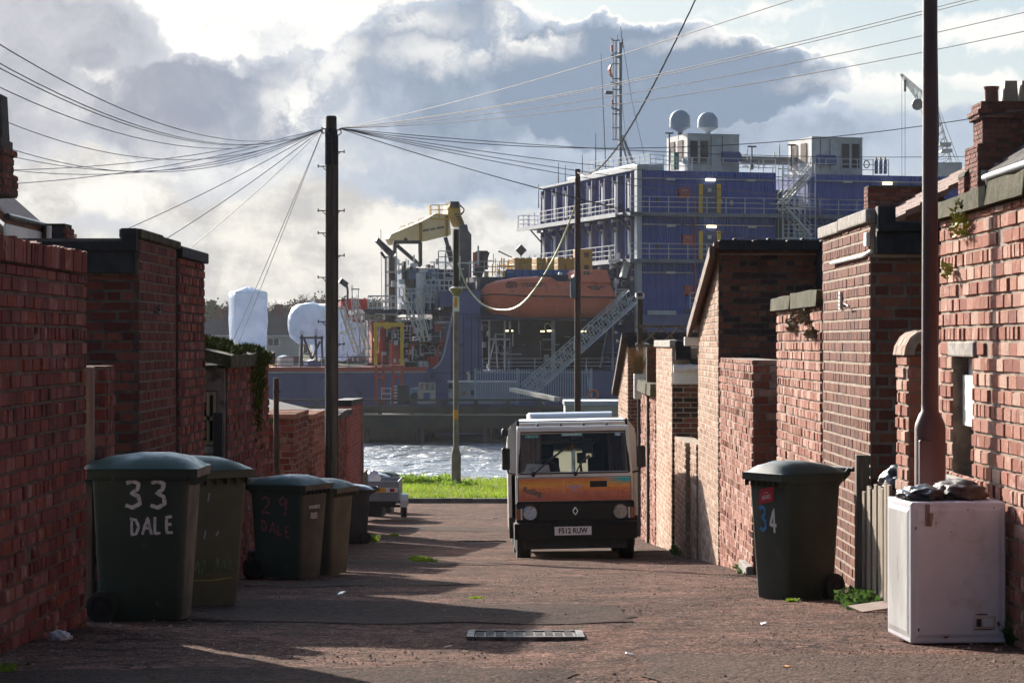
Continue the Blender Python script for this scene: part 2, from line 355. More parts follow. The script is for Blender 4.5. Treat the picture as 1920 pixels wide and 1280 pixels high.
m_patch = M('grey_tarmac_patch', (.125,.100,.083), (.08,.066,.056), 2.5, .95, bump=.008, bscale=90, spec=.06, spots=[((.19,.17,.15), 120, .62, .70), ((.13,.09,.075), 2.5, .55, .7)])
m_patch2 = M('dark_tarmac_trench', (.080,.070,.063), (.05,.044,.041), 3, .95, bump=.008, bscale=90, spec=.08, spots=((.17,.16,.15), 130, .63, .71))
m_patch = road_mat('grey_tarmac_patch', (.115,.088,.072)); m_patch2 = road_mat('dark_tarmac_trench', (.078,.062,.054))
def patch(x0, x1, y0, y1, mat, skew=0.):
    n = 14; mb = MB(); xs = frange(x0, x1, 40); yy = frange(0, 1, n)
    def yj(x, k): return (lerp(y0, y1, k) + skew*(x-x0) + ((.10*mn.noise((x*1.3, 7+k*9, y0))+.05*mn.noise((x*6, 3+k*9, y0))) if k in (0, 1) else 0))
    mb.v = [(x, yj(x, k), rz(x, yj(x, k))+.006) for k in yy for x in xs]
    mb.v = [(x+(.08*mn.noise((y*3, x0, 1)) if x in (x0, x1) else 0), y, z) for x, y, z in mb.v]; nx = len(xs); mb.f = [(j*nx+i, j*nx+i+1, (j+1)*nx+i+1, (j+1)*nx+i) for j in range(n) for i in range(nx-1)]; mb.m = [0]*len(mb.f)
    struct(mb.build('road_patch', mat, fix=False, smooth=60))
patch(-2.5, .75, 15.55, 18.6, m_patch2, -.12)
patch(.6, 3.4, 9.0, 12.35, m_patch)
patch(-2.7, .25, 9.0, 11.2, m_patch2, .1)
patch(-2.6, -.5, 22.5, 24.6, m_patch, .05)
patch(-2.6, -.15, 31.5, 33.5, m_patch, 0)
patch(.2, 2.5, 38.5, 41, m_patch, 0)
patch(-2.2, 2.3, 52, 54.5, m_patch, 0)
# kerb and grass verge at the end of the lane
m_kerb = M('old_stone_kerb', (.16,.125,.10), (.10,.085,.07), 3, .9, bump=.006, bscale=40)
mb = MB(); x = -20.
while x < 20:
    mb.box(x, x+.89, 71.4, 71.56, -4.75, -4.465+random.uniform(-.006,.006)); x += .9
struct(mb.build('kerb', m_kerb, bevel=.015))
def vz(x, y): return interp([(71.5,-4.475),(78,-4.66),(85,-4.88),(95,-5.26),(100,-6.15),(112,-8.4)], y) + .05*mn.noise((x*.5,y*.5,2))*(1 if y > 72 else 0)
m_turf = M('turf', (.13,.20,.022), (.08,.13,.018), 3, .95, bump=.05, bscale=25, spec=.1, spots=((.20,.17,.07), 6, .6, .75))
sheet('grass_verge', frange(-22, 22, 88), [71.55]+frange(72, 112, 80), vz, m_turf, .0)
mb = MB(); rg = random.Random(3)
def blade(mb, p, h, w, lean, mi=0):
    a = rg.uniform(0, 6.283); dx, dy = math.cos(a)*w/2, math.sin(a)*w/2; b = rg.uniform(0, 6.283); lx, ly = math.cos(b)*lean, math.sin(b)*lean
    x, y, z = p
    mb.add([(x-dx,y-dy,z),(x+dx,y+dy,z),(x+dx*.6+lx*.4,y+dy*.6+ly*.4,z+h*.6),(x-dx*.6+lx*.4,y-dy*.6+ly*.4,z+h*.6),(x+lx,y+ly,z+h)], [(0,1,2,3),(3,2,4)], mi)
for i in range(30000):
    x = rg.uniform(-9, 9); y = 71.7 + 25*rg.random()**1.2
    k = mn.noise((x*.45, y*.3, 9)); h = .07+.07*rg.random()+max(0, k)*.12 + (.14*rg.random() if y > 92 else 0)
    blade(mb, (x, y-(.18 if y < 71.95 else 0), vz(x, y)-.01+(.03 if y < 71.95 else 0)), h, .03, h*.5, 0 if rg.random() < .82-.5*max(0, mn.noise((x*.9, y*.5, 21))) else 1)
m_verge = M('verge_leaf', (.20,.30,.03), (.13,.21,.025), 3, .7, spec=.2)
m_gr1 = M('grass_blade', (.21,.30,.02), (.14,.23,.016), .7, .6, spec=.3); m_gr2 = M('dry_grass_blade', (.26,.23,.07), (.17,.19,.04), .7, .7, spec=.3)
for m_ in (m_gr1, m_gr2, m_leaf, m_verge):                  # thin blades let some sun through
    t_ = NT(m_.node_tree); b_ = t_.n['Principled BSDF']; o_ = t_.n['Material Output']
    tr = t_.node('ShaderNodeBsdfTranslucent'); mx = t_.node('ShaderNodeMixShader'); mx.inputs[0].default_value = .5
    src = b_.inputs['Base Color'].links[0].from_socket; t_.l.new(src, tr.inputs[0])
    t_.l.new(b_.outputs[0], mx.inputs[1]); t_.l.new(tr.outputs[0], mx.inputs[2]); t_.l.new(mx.outputs[0], o_.inputs[0])
struct(mb.build('grass', [m_gr1, m_gr2], fix=False), 'stuff')
# leafy weeds
def weed_clump(mb, c, rx, ry, h, n, rgx, lw=.07, flat=False):
    for i in range(n):
        a = rgx.uniform(0, 6.283); q = rgx.random()**.6
        x, y = c[0]+math.cos(a)*rx*q, c[1]+math.sin(a)*ry*q; z = c[2]+h*(rgx.random()**.8)*(1-.6*q*q)
        u = Vector((rgx.uniform(-1,1), rgx.uniform(-1,1), rgx.uniform(-.3,1))).normalized(); w = u.cross(Vector((rgx.uniform(-1,1),rgx.uniform(-1,1),rgx.uniform(-1,1)))).normalized()
        l = lw*rgx.uniform(.6,1.3); p = Vector((x,y,z))
        mb.add([p, p+u*l*.5+w*l*.32, p+u*l, p+u*l*.5-w*l*.32], [(0,1,2,3)], 0)
for nm, x0, x1, y, h, n, lb in (('weed_bank', -4.6, -2.1, 85.5, .40, 2400, 'tall leafy green weeds on the verge beside the trailer'), ('weed_bank', -2.3, -1.3, 83.4, .22, 500, 'low green weeds round the foot of the grey lamp post')):
    mb = MB(); r2 = random.Random(5)
    for i in range(26):
        x = lerp(x0, x1, i/25); weed_clump(mb, (x, y+r2.uniform(-.6,.6), vz(x,y)), .25, .5, h*r2.uniform(.55,1.1), n//26, r2, .11)
        mb.cyl((x,y,vz(x,y)-.05), (x,y,vz(x,y)+h*.5), .01, .005, 4)
    tag(mb.build(nm, m_verge, fix=False), lb, 'plant')
def grass_tuft(x, d, w, h, n, label, seed, mat=None):
    mb = MB(); global rg; rg = random.Random(seed); z = rz(x, d)
    for i in range(n):
        a = rg.uniform(0,6.283); q = rg.random()**.7*w; blade(mb, (x+math.cos(a)*q, d+math.sin(a)*q*.8, z-.01), h*rg.uniform(.4,1.1), .016, h*.6)
    return tag(mb.build('grass_tuft', mat or m_gr1, fix=False), label, 'grass tuft')
grass_tuft(-1.30, 34.5, .13, .07, 260, 'small low grass tuft in the middle of the lane, left of the bigger tuft', 1)
grass_tuft(-1.16, 33.2, .17, .08, 380, 'larger tuft of grass growing through the tarmac in the middle of the lane', 2)
grass_tuft(-2.62, 45.6, .18, .16, 240, 'green tuft at the foot of the black wheelie bin', 3)
grass_tuft(-2.35, 49.5, .12, .07, 150, 'flat little grass tuft between the black bin and the trailer', 4)
grass_tuft(-.28, 19.4, .06, .03, 120, 'tiny bright green tuft by the end of the tarmac trench', 5)
grass_tuft(2.05, 18.35, .05, .04, 90, 'tiny sunlit weed on the tarmac below the bin marked 34', 6)
grass_tuft(2.68, 13.2, .07, .14, 200, 'bright green weed at the wall foot behind the white appliance', 7, m_leaf)
grass_tuft(-2.45, 11.3, .22, .05, 500, 'moss and grass in the near left corner of the lane', 8)
# loose grit and crumbs of stone lying on the lane
m_grit = brick_mat('loose_grit', [(.10,.07,.06),(.22,.17,.14),(.36,.31,.27),(.15,.08,.06),(.06,.05,.045)], bloom_amt=0, dirt_amt=0)
mb = MB(); rs_ = random.Random(31)
for i in range(5200):
    y = 10.2+26*rs_.random()**1.7; x = rs_.uniform(-2.6, 2.6); e = mn.noise((x*.8, y*.5, 4))
    if e < -.1 and abs(x) < 2.2: continue
    s_ = rs_.uniform(.003,.009)*(1.7 if rs_.random() < .06 else 1)*(1.3 if abs(x) > 2.2 else 1); z = rz(x, y)+.004; a = rs_.uniform(0, 3); c_, n_ = math.cos(a)*s_, math.sin(a)*s_
    mb.add([(x-c_,y-n_,z),(x+n_,y-c_,z),(x+c_,y+n_,z),(x-n_,y+c_,z),(x+.2*s_,y,z+s_*.9)], [(0,1,4),(1,2,4),(2,3,4),(3,0,4)])
struct(mb.build('grit', m_grit, fix=False), 'stuff')
# water
def water_mat():
    m = bpy.data.materials.new('rippled_water'); m.use_nodes = True; t = NT(m.node_tree); b = t.n['Principled BSDF']
    b.inputs['Base Color'].default_value = (.04,.06,.07,1); b.inputs['Roughness'].default_value = .42; b.inputs['IOR'].default_value = 1.333; b.inputs['Specular IOR Level'].default_value = .5
    co = t.node('ShaderNodeTexCoord').outputs['Object']
    h = t.math('ADD', t.noise(t.vmath('MULTIPLY', co, (.5,1.,1)), 1.6, 4, .6), t.math('MULTIPLY', t.noise(co, .35, 3, .5), .9))
    bp = t.node('ShaderNodeBump'); bp.inputs['Distance'].default_value = .7; bp.inputs['Strength'].default_value = 1
    t.l.new(h, bp.inputs['Height']); t.l.new(bp.outputs[0], b.inputs['Normal']); return m
wr_ = random.Random(77); WV = [(lambda a, l, p: (math.cos(a)*6.283/l, math.sin(a)*6.283/l, p, l*.0115))(R(wr_.uniform(215, 325)), .9*1.28**k*wr_.uniform(.9,1.1), wr_.uniform(0,6.283)) for k in range(9)]
def wz(x, y):                                   # small wind waves on the dock
    if not (-44 < x < 60 and 112 < y < 214): return -8.
    g = .75+.5*mn.noise((x*.06, y*.06, 1)); return -8.+g*sum(a*math.sin(kx*x+ky*y+p+1.2*mn.noise((x*.15, y*.15, p))) for kx, ky, p, a in WV)
wm_ = water_mat()
sheet('water', [-900]+frange(-44, 60, 300)+[900], [98]+frange(112, 214, 330)+[1500], wz, wm_)
m_land = M('far_bank', (.09,.085,.06), (.06,.065,.04), .05, 1., spec=.03)
m_hill = M('wooded_rise', (.075,.062,.042), (.05,.045,.03), .06, 1., spec=.02, bump=.6, bscale=.35)
sheet('hills', frange(-900, 900, 120), [470, 520, 600, 700], lambda x, y: -4.5 if y < 480 else (2.6+2.2*mn.noise((x*.02, y*.01, 3))+1.2*mn.noise((x*.11, 1, 5))), m_hill)
sheet('ground', [-1500,-400,-100,0,100,400,1500], [262,262.5,330,420,700,3000], lambda x, y: -9 if y < 262.2 else (-4.4 if y < 400 else (-2. if y < 600 else 1.)), m_land)

# ------------------------------------------------------------------ brickwork
def brick_face(mb, A, B, n, z0, z1, pitch=.083, blen=.23, mi=0, holes=(), rngseed=0, prot=.010, jit=.004, bond=4, joint=.012, chip=.0, edge_top=False, phase=0):
    """real bricks on the vertical plane A-B; z0, z1 functions of s (metres along)"""
    r = random.Random(rngseed); A = Vector((*A, 0)); B = Vector((*B, 0)); L = (B-A).length; t = (B-A)/L; n = Vector((*n, 0)).normalized()
    zmin = min(z0(0), z0(L)); zmax = max(z1(q*L/8) for q in range(9))
    k0 = math.floor(zmin/pitch)
    def brick(s0, s1, za, zb):
        if s1-s0 < .02 or zb-za < .015: return
        j = lambda q=jit: r.uniform(-q, q)
        o = prot + r.uniform(-jit, jit*1.4) - (r.random() < chip)*r.uniform(.004,.010)
        tl = r.uniform(-jit, jit)*.8; g = joint/2; e = .0055
        vs = []
        base = [(s0+g, za+g), (s1-g, za+g), (s1-g, zb-g), (s0+g, zb-g)]
        base = [(a+j(jit*.5), b+j(jit*.5)) for a, b in base]
        cs, cz = (s0+s1)/2, (za+zb)/2
        for a, b in base: q = A + t*a + n*(-.004); vs.append((q.x, q.y, b))
        for i, (a, b) in enumerate(base):
            a2 = a + (e if a < cs else -e); b2 = b + (e if b < cz else -e); q = A + t*a2 + n*(o + (tl if i in (0, 3) else -tl)); vs.append((q.x, q.y, b2))
        mb.add(vs, [(4,5,6,7),(0,1,5,4),(1,2,6,5),(2,3,7,6),(3,0,4,7)], mi)
    k = k0
    while k*pitch < zmax:
        za, zb = k*pitch, (k+1)*pitch; hdr = (bond and k % (bond+1) == 0)
        bl = blen/2 if hdr else blen
        s = -bl*(.5 if (k % 2) else 0) - (bl*.25 if hdr else 0) - phase
        wob = .003*mn.noise((k*.7, rngseed, 0))
        while s < L:
            a, b = max(s, 0), min(s+bl, L); s += bl
            if b <= a: continue
            m = (a+b)/2; lo, hi = max(za, z0(m)), min(zb, z1(m))
            if hi-lo < .012: continue
            segs = [(a, b)]
            for h0, h1, hz0, hz1 in holes:
                if hz0 < (za+zb)/2 < hz1:
                    segs = [x for p, q in segs for x in ((p, min(q, h0)), (max(p, h1), q)) if x[1]-x[0] > .02]
            for p, q in segs: brick(p, q, lo+wob, hi+wob)
        k += 1
def slab(mb, X0, X1, y0, y1, zb, zt, mi=0, jit=.01, step=.45, seed=1):
    """rough edged coping run along y made of stones"""
    r = random.Random(seed); y = y0
    while y < y1-.05:
        q = min(y+step*r.uniform(.9,1.2), y1); a, b = r.uniform(-jit,jit), r.uniform(-jit,jit)
        n = 4
        rings = []
        for i in range(n+1):
            yy = lerp(y+.004, q-.004, i/n); w = lambda: r.uniform(-jit,jit)*.5
            rings.append([(X0+a+w(), yy, zb), (X1+a*.3, yy, zb), (X1+a*.3, yy, zt+b+w()), (X0+a+.012+w(), yy, zt+b+w())])
        mb.loft(rings, mi); y = q
# ------------------------------------------------------------------ walls of the back lane
def side_wall(name, label, X, side, d0, d1, zt, mats, cat='wall', zt1=None, depth=.23, front=False, front_w=None, pitch=.083, blen=.23, holes=(), seed=1, jit=.004, prot=.010, bond=4, chip=0., group=None, far=False, rec=.12, front_top=None, blen_f=None, front_mat=False, inset=0., bondf=None, front_mort=None):
    """brick wall along the lane: lane face in the plane x=X, running from distance d0 to d1; front: its end face towards the camera has bricks too"""
    zt1 = zt if zt1 is None else zt1; mb = MB(); L = d1-d0
    zf = lambda s: lerp(zt, zt1, s/L); gf = lambda s: gz(d0+s)-.06
    xs0, xs1 = X, X+side*depth
    def core(s0, s1, za, zb, x0=xs0):           # mortar body between s0 and s1
        a0, a1 = d0+s0, d0+s1; z0_ = za if za is not None else min(gz(a0), gz(a1))-.25
        zb0, zb1 = (zb, zb) if zb is not None else (zf(s0)-.002, zf(s1)-.002)
        x0_, x1_ = (x0, xs1) if side > 0 else (xs1, x0)
        mb.add([(x0_,a0,z0_),(x1_,a0,z0_),(x1_,a1,z0_),(x0_,a1,z0_),(x0_,a0,zb0),(x1_,a0,zb0),(x1_,a1,zb1),(x0_,a1,zb1)], [(3,2,1,0),(4,5,6,7),(0,1,5,4),(1,2,6,5),(2,3,7,6),(3,0,4,7)], 0)
    s = 0
    for h0, h1, hz0, hz1 in sorted(holes):
        core(s, h0, None, None); core(h0, h1, None, hz0); core(h0, h1, hz1, None); core(h0, h1, hz0, hz1, X+side*rec); s = h1
    core(s, L, None, None)
    brick_face(mb, (X, d0), (X, d1), (-side, 0), gf, zf, pitch, blen, 1, holes, seed, prot, jit, bond, chip=chip)
    if front and front_mort is not None:
        mb.box(X+side*.002, X+side*((front_w or depth)-.002), d0-.003, d0+.01, gz(d0)-.06, (front_top or (lambda q: zt))(0)-.003, front_mort)  # darker mortar sheet: the shade on the front put into its colour
    if front:
        w = front_w or depth; ft = front_top or (lambda q: zt)
        brick_face(mb, (X-side*0., d0), (X+side*w, d0), (0, -1), lambda q: gz(d0)-.06, ft, pitch, blen_f or blen, 2 if front_mat else 1, (), seed+50, prot, jit, bond if bondf is None else bondf, chip=chip, phase=.06)
    o = mb.build(name, mats, fix=False); tag(o, label, cat, group); return o
RW, LW = 1, -1
# ---- right hand side, from near to far
w = side_wall('brick_wall', 'old weathered pink brick wall with bricked up slit window behind the white appliance', 2.65, RW, 5., 15.47, .745, [m_mort, m_pink], front=False, pitch=.0865, blen=.222, seed=11, jit=.0042, prot=.012, chip=.12, holes=[(9.38, 10.06, -.80, -.09)], rec=.17)
mb = MB(); slab(mb, 2.585, 2.95, 5., 15.52, .745, .86, seed=4, jit=.014, step=.9); mb.build('coping', m_conc, w, smooth=40)
m_ivy = M('ivy_leaf', (.30,.33,.03), (.22,.20,.04), 9, .6)
mb = MB(); weed_clump(mb, (2.60, 14.55, .60), .04, .16, .24, 170, random.Random(2), .04); weed_clump(mb, (2.60, 14.95, .38), .03, .1, .1, 70, random.Random(3), .04)
tag(mb.build('creeper', m_ivy, fix=False), 'yellow green creeper hanging over the mossy coping of the near right wall', 'plant')
mb = MB(); mb.box(2.625, 2.74, 14.28, 15.12, -.09, .0); mb.build('lintel', m_concp, w, bevel=.012)
mb = MB(); mb.box(2.61, 2.74, 14.3, 15.14, -.90, -.80); mb.build('window_sill', m_concp, w, bevel=.012)
m_board = M('peeling_white_board', (.62,.60,.56), (.5,.47,.42), 5, .8, spots=((.2,.17,.14), 9, .6, .68))
mb = MB(); mb.box(2.735, 2.775, 14.42, 15.02, -.42, -.10); mb.box(2.70, 2.72, 14.6, 15.02, -.50, -.20); mb.box(2.77, 2.80, 14.7, 14.76, -.8, -.42); mb.build('window_board', m_board, w)
mb = MB(); mb.box(2.79, 2.81, 14.4, 15.04, -.8, -.1); mb.build('window_pane', m_black, w)
# rust coloured yard door behind the lamp post
m_rustdoor = M('rusty_orange_door', (.30,.12,.05), (.20,.08,.04), 3, .75, stretch=(4,4,.6), spots=((.10,.05,.035), 8, .58, .7))
mb = MB(); mb.box(2.74, 2.79, 15.52, 16.5, -1.80, -.02); 
for k in range(5): mb.box(2.728, 2.74, 15.54+k*.19, 15.71+k*.19, -1.78, -.03)
dr = mb.build('yard_door', m_rustdoor); tag(dr, 'rusty orange yard door between the near right wall and the round topped gatepost', 'door')
# round topped gatepost
mb = MB(); mb.box(2.62, 2.84, 16.56, 17.02, -2.05, -.10, 0)
brick_face(mb, (2.62, 16.56), (2.62, 17.02), (-1, 0), lambda s: gz(16.8)-.1, lambda s: -.09, .084, .23, 1, (), 31, .012, .006, 0, chip=.1)
brick_face(mb, (2.62, 16.56), (2.84, 16.56), (0, -1), lambda s: gz(16.6)-.1, lambda s: -.09, .084, .225, 1, (), 32, .012, .004, 0)
rings = []
for k in range(9):
    a = math.pi*k/8; x = 2.73-.125*math.cos(a); z = -.09+.15*math.sin(a); rings.append([(x, 16.54, z), (x, 17.04, z), (x+(.05*math.cos(a)), 17.04, z-.05*math.sin(a)), (x+.05*math.cos(a), 16.54, z-.05*math.sin(a))])
mb.loft(rings, 0)
for i in range(4):                               # bullnose bricks on edge
    for k in range(8):
        a0, a1 = math.pi*k/8, math.pi*(k+1)/8; y0, y1 = 16.545+i*.125, 16.545+i*.125+.115; r0 = .142+random.uniform(-.002,.002)
        P = lambda a, y, r: (2.73-r*math.cos(a), y, -.09+(r+.022)*math.sin(a))
        mb.add([P(a0,y0,.12),P(a1,y0,.12),P(a1,y1,.12),P(a0,y1,.12),P(a0,y0,r0),P(a1,y0,r0),P(a1,y1,r0),P(a0,y1,r0)], [(4,5,6,7),(0,1,5,4),(1,2,6,5),(2,3,7,6),(3,0,4,7)], 2)
tag(mb.build('gatepost', [m_mort, m_pink, brick_mat('pale_bullnose_brick', [(.42,.32,.26),(.36,.26,.2),(.48,.38,.31)])], fix=False), 'brick gatepost with a rounded top beside the rusty lamp post', 'gatepost')
# low plank gate
m_plank = M('sunbleached_plank', (.26,.21,.15), (.16,.125,.09), 3, .85, bump=.004, bscale=30, stretch=(10,10,.8), spec=.2)
rt = empty('plank_gate', (2.56, 17.0, gz(17)), 'low gate of vertical weathered planks leaning between the white appliance and the brown brick outhouse', 'gate')
mb = MB()
for k in range(9):
    y = .0+k*.143; h = .90+.02*math.sin(k*2.1)-.012*k
    mb.obox((.0+.008*math.sin(k*3), y, h/2-.05), (.022, .118, h), (0, 0, 0))
mb.build('planks', m_plank, rt, bevel=.004)
mb = MB(); mb.box(.02, .06, -.05, 1.3, .12, .2); mb.box(.02, .06, -.05, 1.3, .62, .70); mb.build('cross_rail', m_wood, rt)
mb = MB(); mb.box(-.045, .05, 1.30, 1.40, -.1, .99); mb.build('gate_post', m_wood, rt, bevel=.006)
mb = MB(); mb.box(2.62, 3.6, 16.98, 17.03, gz(17)-.1, gz(17)+.80)
tag(mb.build('plank_fence', m_woodb), 'dark boarded panel in shade behind the low plank gate', 'fence')
# dark brown brick outhouse with a flat felt roof
w = side_wall('brick_outhouse', 'dark brown brick outhouse with black flat roof and concrete coping behind the bin marked 34', 2.63, RW, 18.4, 21.2, .87, [m_mortp, m_brown, m_mortm], 'outhouse', depth=2.6, front=True, front_mort=2, front_w=2.6, pitch=.083, seed=21, jit=.0018, prot=.006, bond=3, front_top=lambda q: .62)
mb = MB(); mb.box(2.59, 2.80, 18.36, 19.95, .872, .972); mb.box(2.59, 2.80, 19.97, 21.25, .866, .962); mb.build('coping', m_concp, w, bevel=.012)
mb = MB(); mb.box(2.66, 2.79, 18.22, 18.36, .80, .985); mb.box(2.79, 5.3, 18.25, 18.5, .80, .865); mb.box(2.66, 5.3, 18.28, 18.40, .64, .80); mb.box(2.80, 5.2, 18.5, 21.2, .872, .885); mb.build('felt_roof', m_felt, w, bevel=.02)
mb = MB(); mb.tube([(2.60, 20.4, .635), (2.60, 19.0, .635), (2.605, 18.55, .635), (2.63, 18.36, .66)], .014, 6); mb.build('conduit', m_white, w)
mb = MB(); mb.box(2.598, 2.626, 18.39, 18.52, .70, .80); mb.build('junction_box', m_white, w, bevel=.004)
mb = MB(); mb.box(2.605, 2.62, 19.92, 20.02, .255, .395); pl = mb.build('sign_plate', m_white, w)
for k in range(4):
    mb = MB(); mb.box(2.601, 2.6045, 19.945, 19.995, .27+k*.03, .285+k*.03); mb.build('plate_marking', m_black, pl)
mb = MB(); mb.tube([(2.615,19.5,.28),(2.57,19.45,.27),(2.56,19.3,.29),(2.58,19.22,.27)], .008, 6); mb.build('wall_hook', m_black, w)
# weathered wall with thick coping
w = side_wall('brick_wall', 'bulging pink brick wall with thick mossy concrete coping, between brown outhouse and doorway recess', 2.62, RW, 21.21, 24.7, .30, [m_mort, m_pink], pitch=.086, seed=41, jit=.004, prot=.012, chip=.12, depth=.3)
mb = MB(); slab(mb, 2.56, 3.0, 21.25, 24.95, .30, .435, seed=5, jit=.012, step=1.8); mb.build('coping', m_conc, w, smooth=40)
m_drift = M('dry_brown_weed', (.12,.10,.035), (.20,.15,.09), 12, .8)
for (y, z, s, lb) in ((22.1, .20, .10, 'dry weeds growing from the joint under the coping, nearer the outhouse'), (23.1, .14, .12, 'dry weeds growing from the joint under the coping, at the far end'), (21.6, .05, .05, 'small green plant rooted in the face of the bulging pink wall')):
    mb = MB(); weed_clump(mb, (2.59, y, z-s*.5), .06, .22, s*1.6, 220, random.Random(int(y*10)), .045); tag(mb.build('wall_weed', m_drift, fix=False), lb, 'plant')
# yard wall in the recess
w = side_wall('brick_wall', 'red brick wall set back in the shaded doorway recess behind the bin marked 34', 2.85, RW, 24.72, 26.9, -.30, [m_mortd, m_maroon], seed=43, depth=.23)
mb = MB(); mb.box(2.72, 2.84, 24.9, 25.0, gz(25)-.1, -.30); tag(mb.build('door_post', m_wood, bevel=.006), 'grey door post standing in the shaded doorway recess', 'post')
mb = MB(); r_ = random.Random(8)
mb.box(2.50, 2.56, 24.55, 24.95, -.83-.25, -.80); mb.box(2.56, 2.70, 24.55, 24.62, -1.1, -.80); mb.box(2.50, 2.56, 24.55, 24.62, -1.1,-.80)
# leaning wall
w = side_wall('brick_wall', 'leaning pink brick wall with chipped edge, just right of the tall gabled outhouse', 2.60, RW, 27.0, 31.3, -.20, [m_mort, m_pink], front=True, front_w=.36, pitch=.085, seed=45, jit=.0045, prot=.013, chip=.15, depth=.36)
mb = MB(); mb.box(2.52, 2.78, 27.0, 27.9, gz(27.4)-.3, gz(27.4)+.12); mb.build('foot_stone', m_concp, w, bevel=.02)
mb = MB(); weed_clump(mb, (2.53, 27.6, gz(27.6)), .06, .8, .07, 160, random.Random(3), .04); tag(mb.build('wall_foot_weed', m_leaf, fix=False), 'green weeds along the foot of the leaning pink wall', 'plant')
# tall outhouse with sloping roof
ZH, ZL = 1.10, .16
w = side_wall('brick_outhouse', 'tall buff brick outhouse with a roof sloping away and black ridge tiles', 2.58, RW, 31.3, 34.7, ZH, [m_mortp, m_buff, m_cheq, m_mortd], 'outhouse', zt1=ZL, depth=1.5, front=True, front_mort=3, front_w=1.25, front_top=lambda q: 1.08, seed=51, jit=.002, prot=.006, bond=3, pitch=.078, front_mat=True)
mb = MB(); th = math.atan2(ZH-ZL, 3.4)
mb.prism([(31.05, ZH+.06), (34.95, ZL+.055-.06), (34.95, ZL+.13-.06), (31.05, ZH+.14)], lambda a, b, t: (2.50+t*1.6, a, b)); mb.build('tile_roof', m_tile, w)
mb = MB(); mb.prism([(31.0, ZH-.06), (35.0, ZL-.12), (35.0, ZL+.03), (31.0, ZH+.08)], lambda a, b, t: (2.44+t*.06, a, b)); mb.build('verge_board', m_woodb, w)
mb = MB(); mb.box(2.40, 2.62, 34.85, 35.0, ZL-.22, ZL-.10); mb.build('gutter_end', m_white, w, bevel=.01)
mb = MB()
for k in range(5):
    x0 = 2.56+k*.42; mb.box(x0, x0+.405, 31.0, 31.25, ZH+.02, ZH+.16); mb.box(x0+.20-.02, x0+.22, 30.985, 31.26, ZH+.015, ZH+.185)
mb.build('ridge_tiles', m_felt, w, bevel=.02)
mb = MB(); mb.box(3.80, 4.6, 31.0, 34, gz(31)-.3, ZH+.03); mb.build('rear_wall', m_felt, w)
# low buttress wall and gate beyond the outhouse
w = side_wall('brick_wall', 'low buff brick wall at the far corner of the tall outhouse', 2.56, RW, 34.72, 35.9, -1.42, [m_mortp, m_buff], seed=53, jit=.003, pitch=.08, depth=.2)
mb = MB(); mb.box(2.62, 2.68, 35.95, 37.9, gz(36)-.2, -1.55); 
for k in range(9): mb.box(2.605, 2.62, 35.98+k*.21, 36.17+k*.21, gz(36)-.1, -1.57)
tag(mb.build('yard_gate', m_woodb), 'brown boarded yard gate in the gap left of the tall outhouse', 'gate')
w = side_wall('brick_wall', 'low sunlit brick wall carrying the shadow of the camper van', 2.50, RW, 36.0, 38.4, -1.45, [m_mortp, m_buff], seed=55, jit=.003, pitch=.08, depth=.25, front=True, front_w=.25)
# flat roofed buff brick outhouse with white fascia
w = side_wall('brick_outhouse', 'flat roofed buff brick outhouse with white gutter and fascia beside the camper van', 2.46, RW, 38.5, 42.7, -.09, [m_mortp, m_buff, m_cheq], 'outhouse', depth=2.2, front=True, front_w=2.2, front_top=lambda q: -.66, seed=57, jit=.0015, prot=.005, pitch=.078, front_mat=True, bond=0)
mb = MB(); mb.box(2.42, 2.64, 38.46, 42.75, -.09, .02); mb.build('coping', m_concp, w, bevel=.012)
mb = MB(); mb.box(2.64, 4.6, 40.6, 42.6, -.10, .03); mb.box(2.50, 2.74, 38.35, 38.55, -.28, .01); mb.box(2.74, 4.6, 38.36, 38.9, -.36, -.26); mb.box(2.74, 4.6, 38.9, 40.6, -.33, -.24); mb.build('felt_roof', m_felt, w, bevel=.015)
mb = MB(); mb.box(2.47, 4.6, 38.44, 38.495, -.65, -.46); mb.build('fascia', m_white, w)
mb = MB(); mb.cyl((2.47, 38.38, -.41), (4.6, 38.38, -.41), .06, n=14); mb.cyl((2.70, 38.38, -.41), (2.76, 38.38, -.41), .068, n=14); mb.build('gutter', m_white, w, smooth=50)
mb = MB(); mb.tube([(2.95, 38.40, -.53), (3.15, 38.37, -.57), (3.4, 38.39, -.62)], .012, 5); mb.build('cable_tail', m_cable, w)
# trellis panel behind it
rt = empty('trellis_fence', (2.3, 44.5, -.05), 'wooden trellis of crossing bars standing above the buff outhouse roof', 'trellis')
mb = MB()
for k in range(7):
    x = k*.34; mb.bar((x, 0, 0), (x+.34, 0, .30), .03); mb.bar((x+.34, .03, 0), (x, .03, .30), .03)
mb.build('lattice', m_wood, rt)
mb = MB(); mb.box(-.1, 2.6, -.02, .04, -.05, 0); mb.box(-.1, 2.6, -.02, .04, .30, .34); mb.build('frame_rail', m_wood, rt)
mb = MB(); mb.box(2.4, 4.6, 44.6, 44.8, gz(44)-.2, -.09, 0); brick_face(mb, (2.4, 44.6), (4.6, 44.6), (0,-1), lambda s: -1.6, lambda s: -.10, .08, .23, 1, (), 77, .008, .003, 4)
tag(mb.build('brick_wall', [m_mortd, m_brown], fix=False), 'dark brown yard wall under the wooden trellis', 'wall')
# low wall with sloping stone coping beside the van
w = side_wall('brick_wall', 'pink brick wall with a rough stone coping behind the camper van mirror', 2.46, RW, 42.8, 47.6, -.93, [m_mort, m_pink], seed=59, jit=.0045, chip=.1, depth=.3, prot=.014)
mb = MB(); slab(mb, 2.36, 2.95, 42.9, 47.9, -.93, -.72, seed=9, jit=.02, step=1.2); mb.build('coping', m_conc, w, smooth=40)
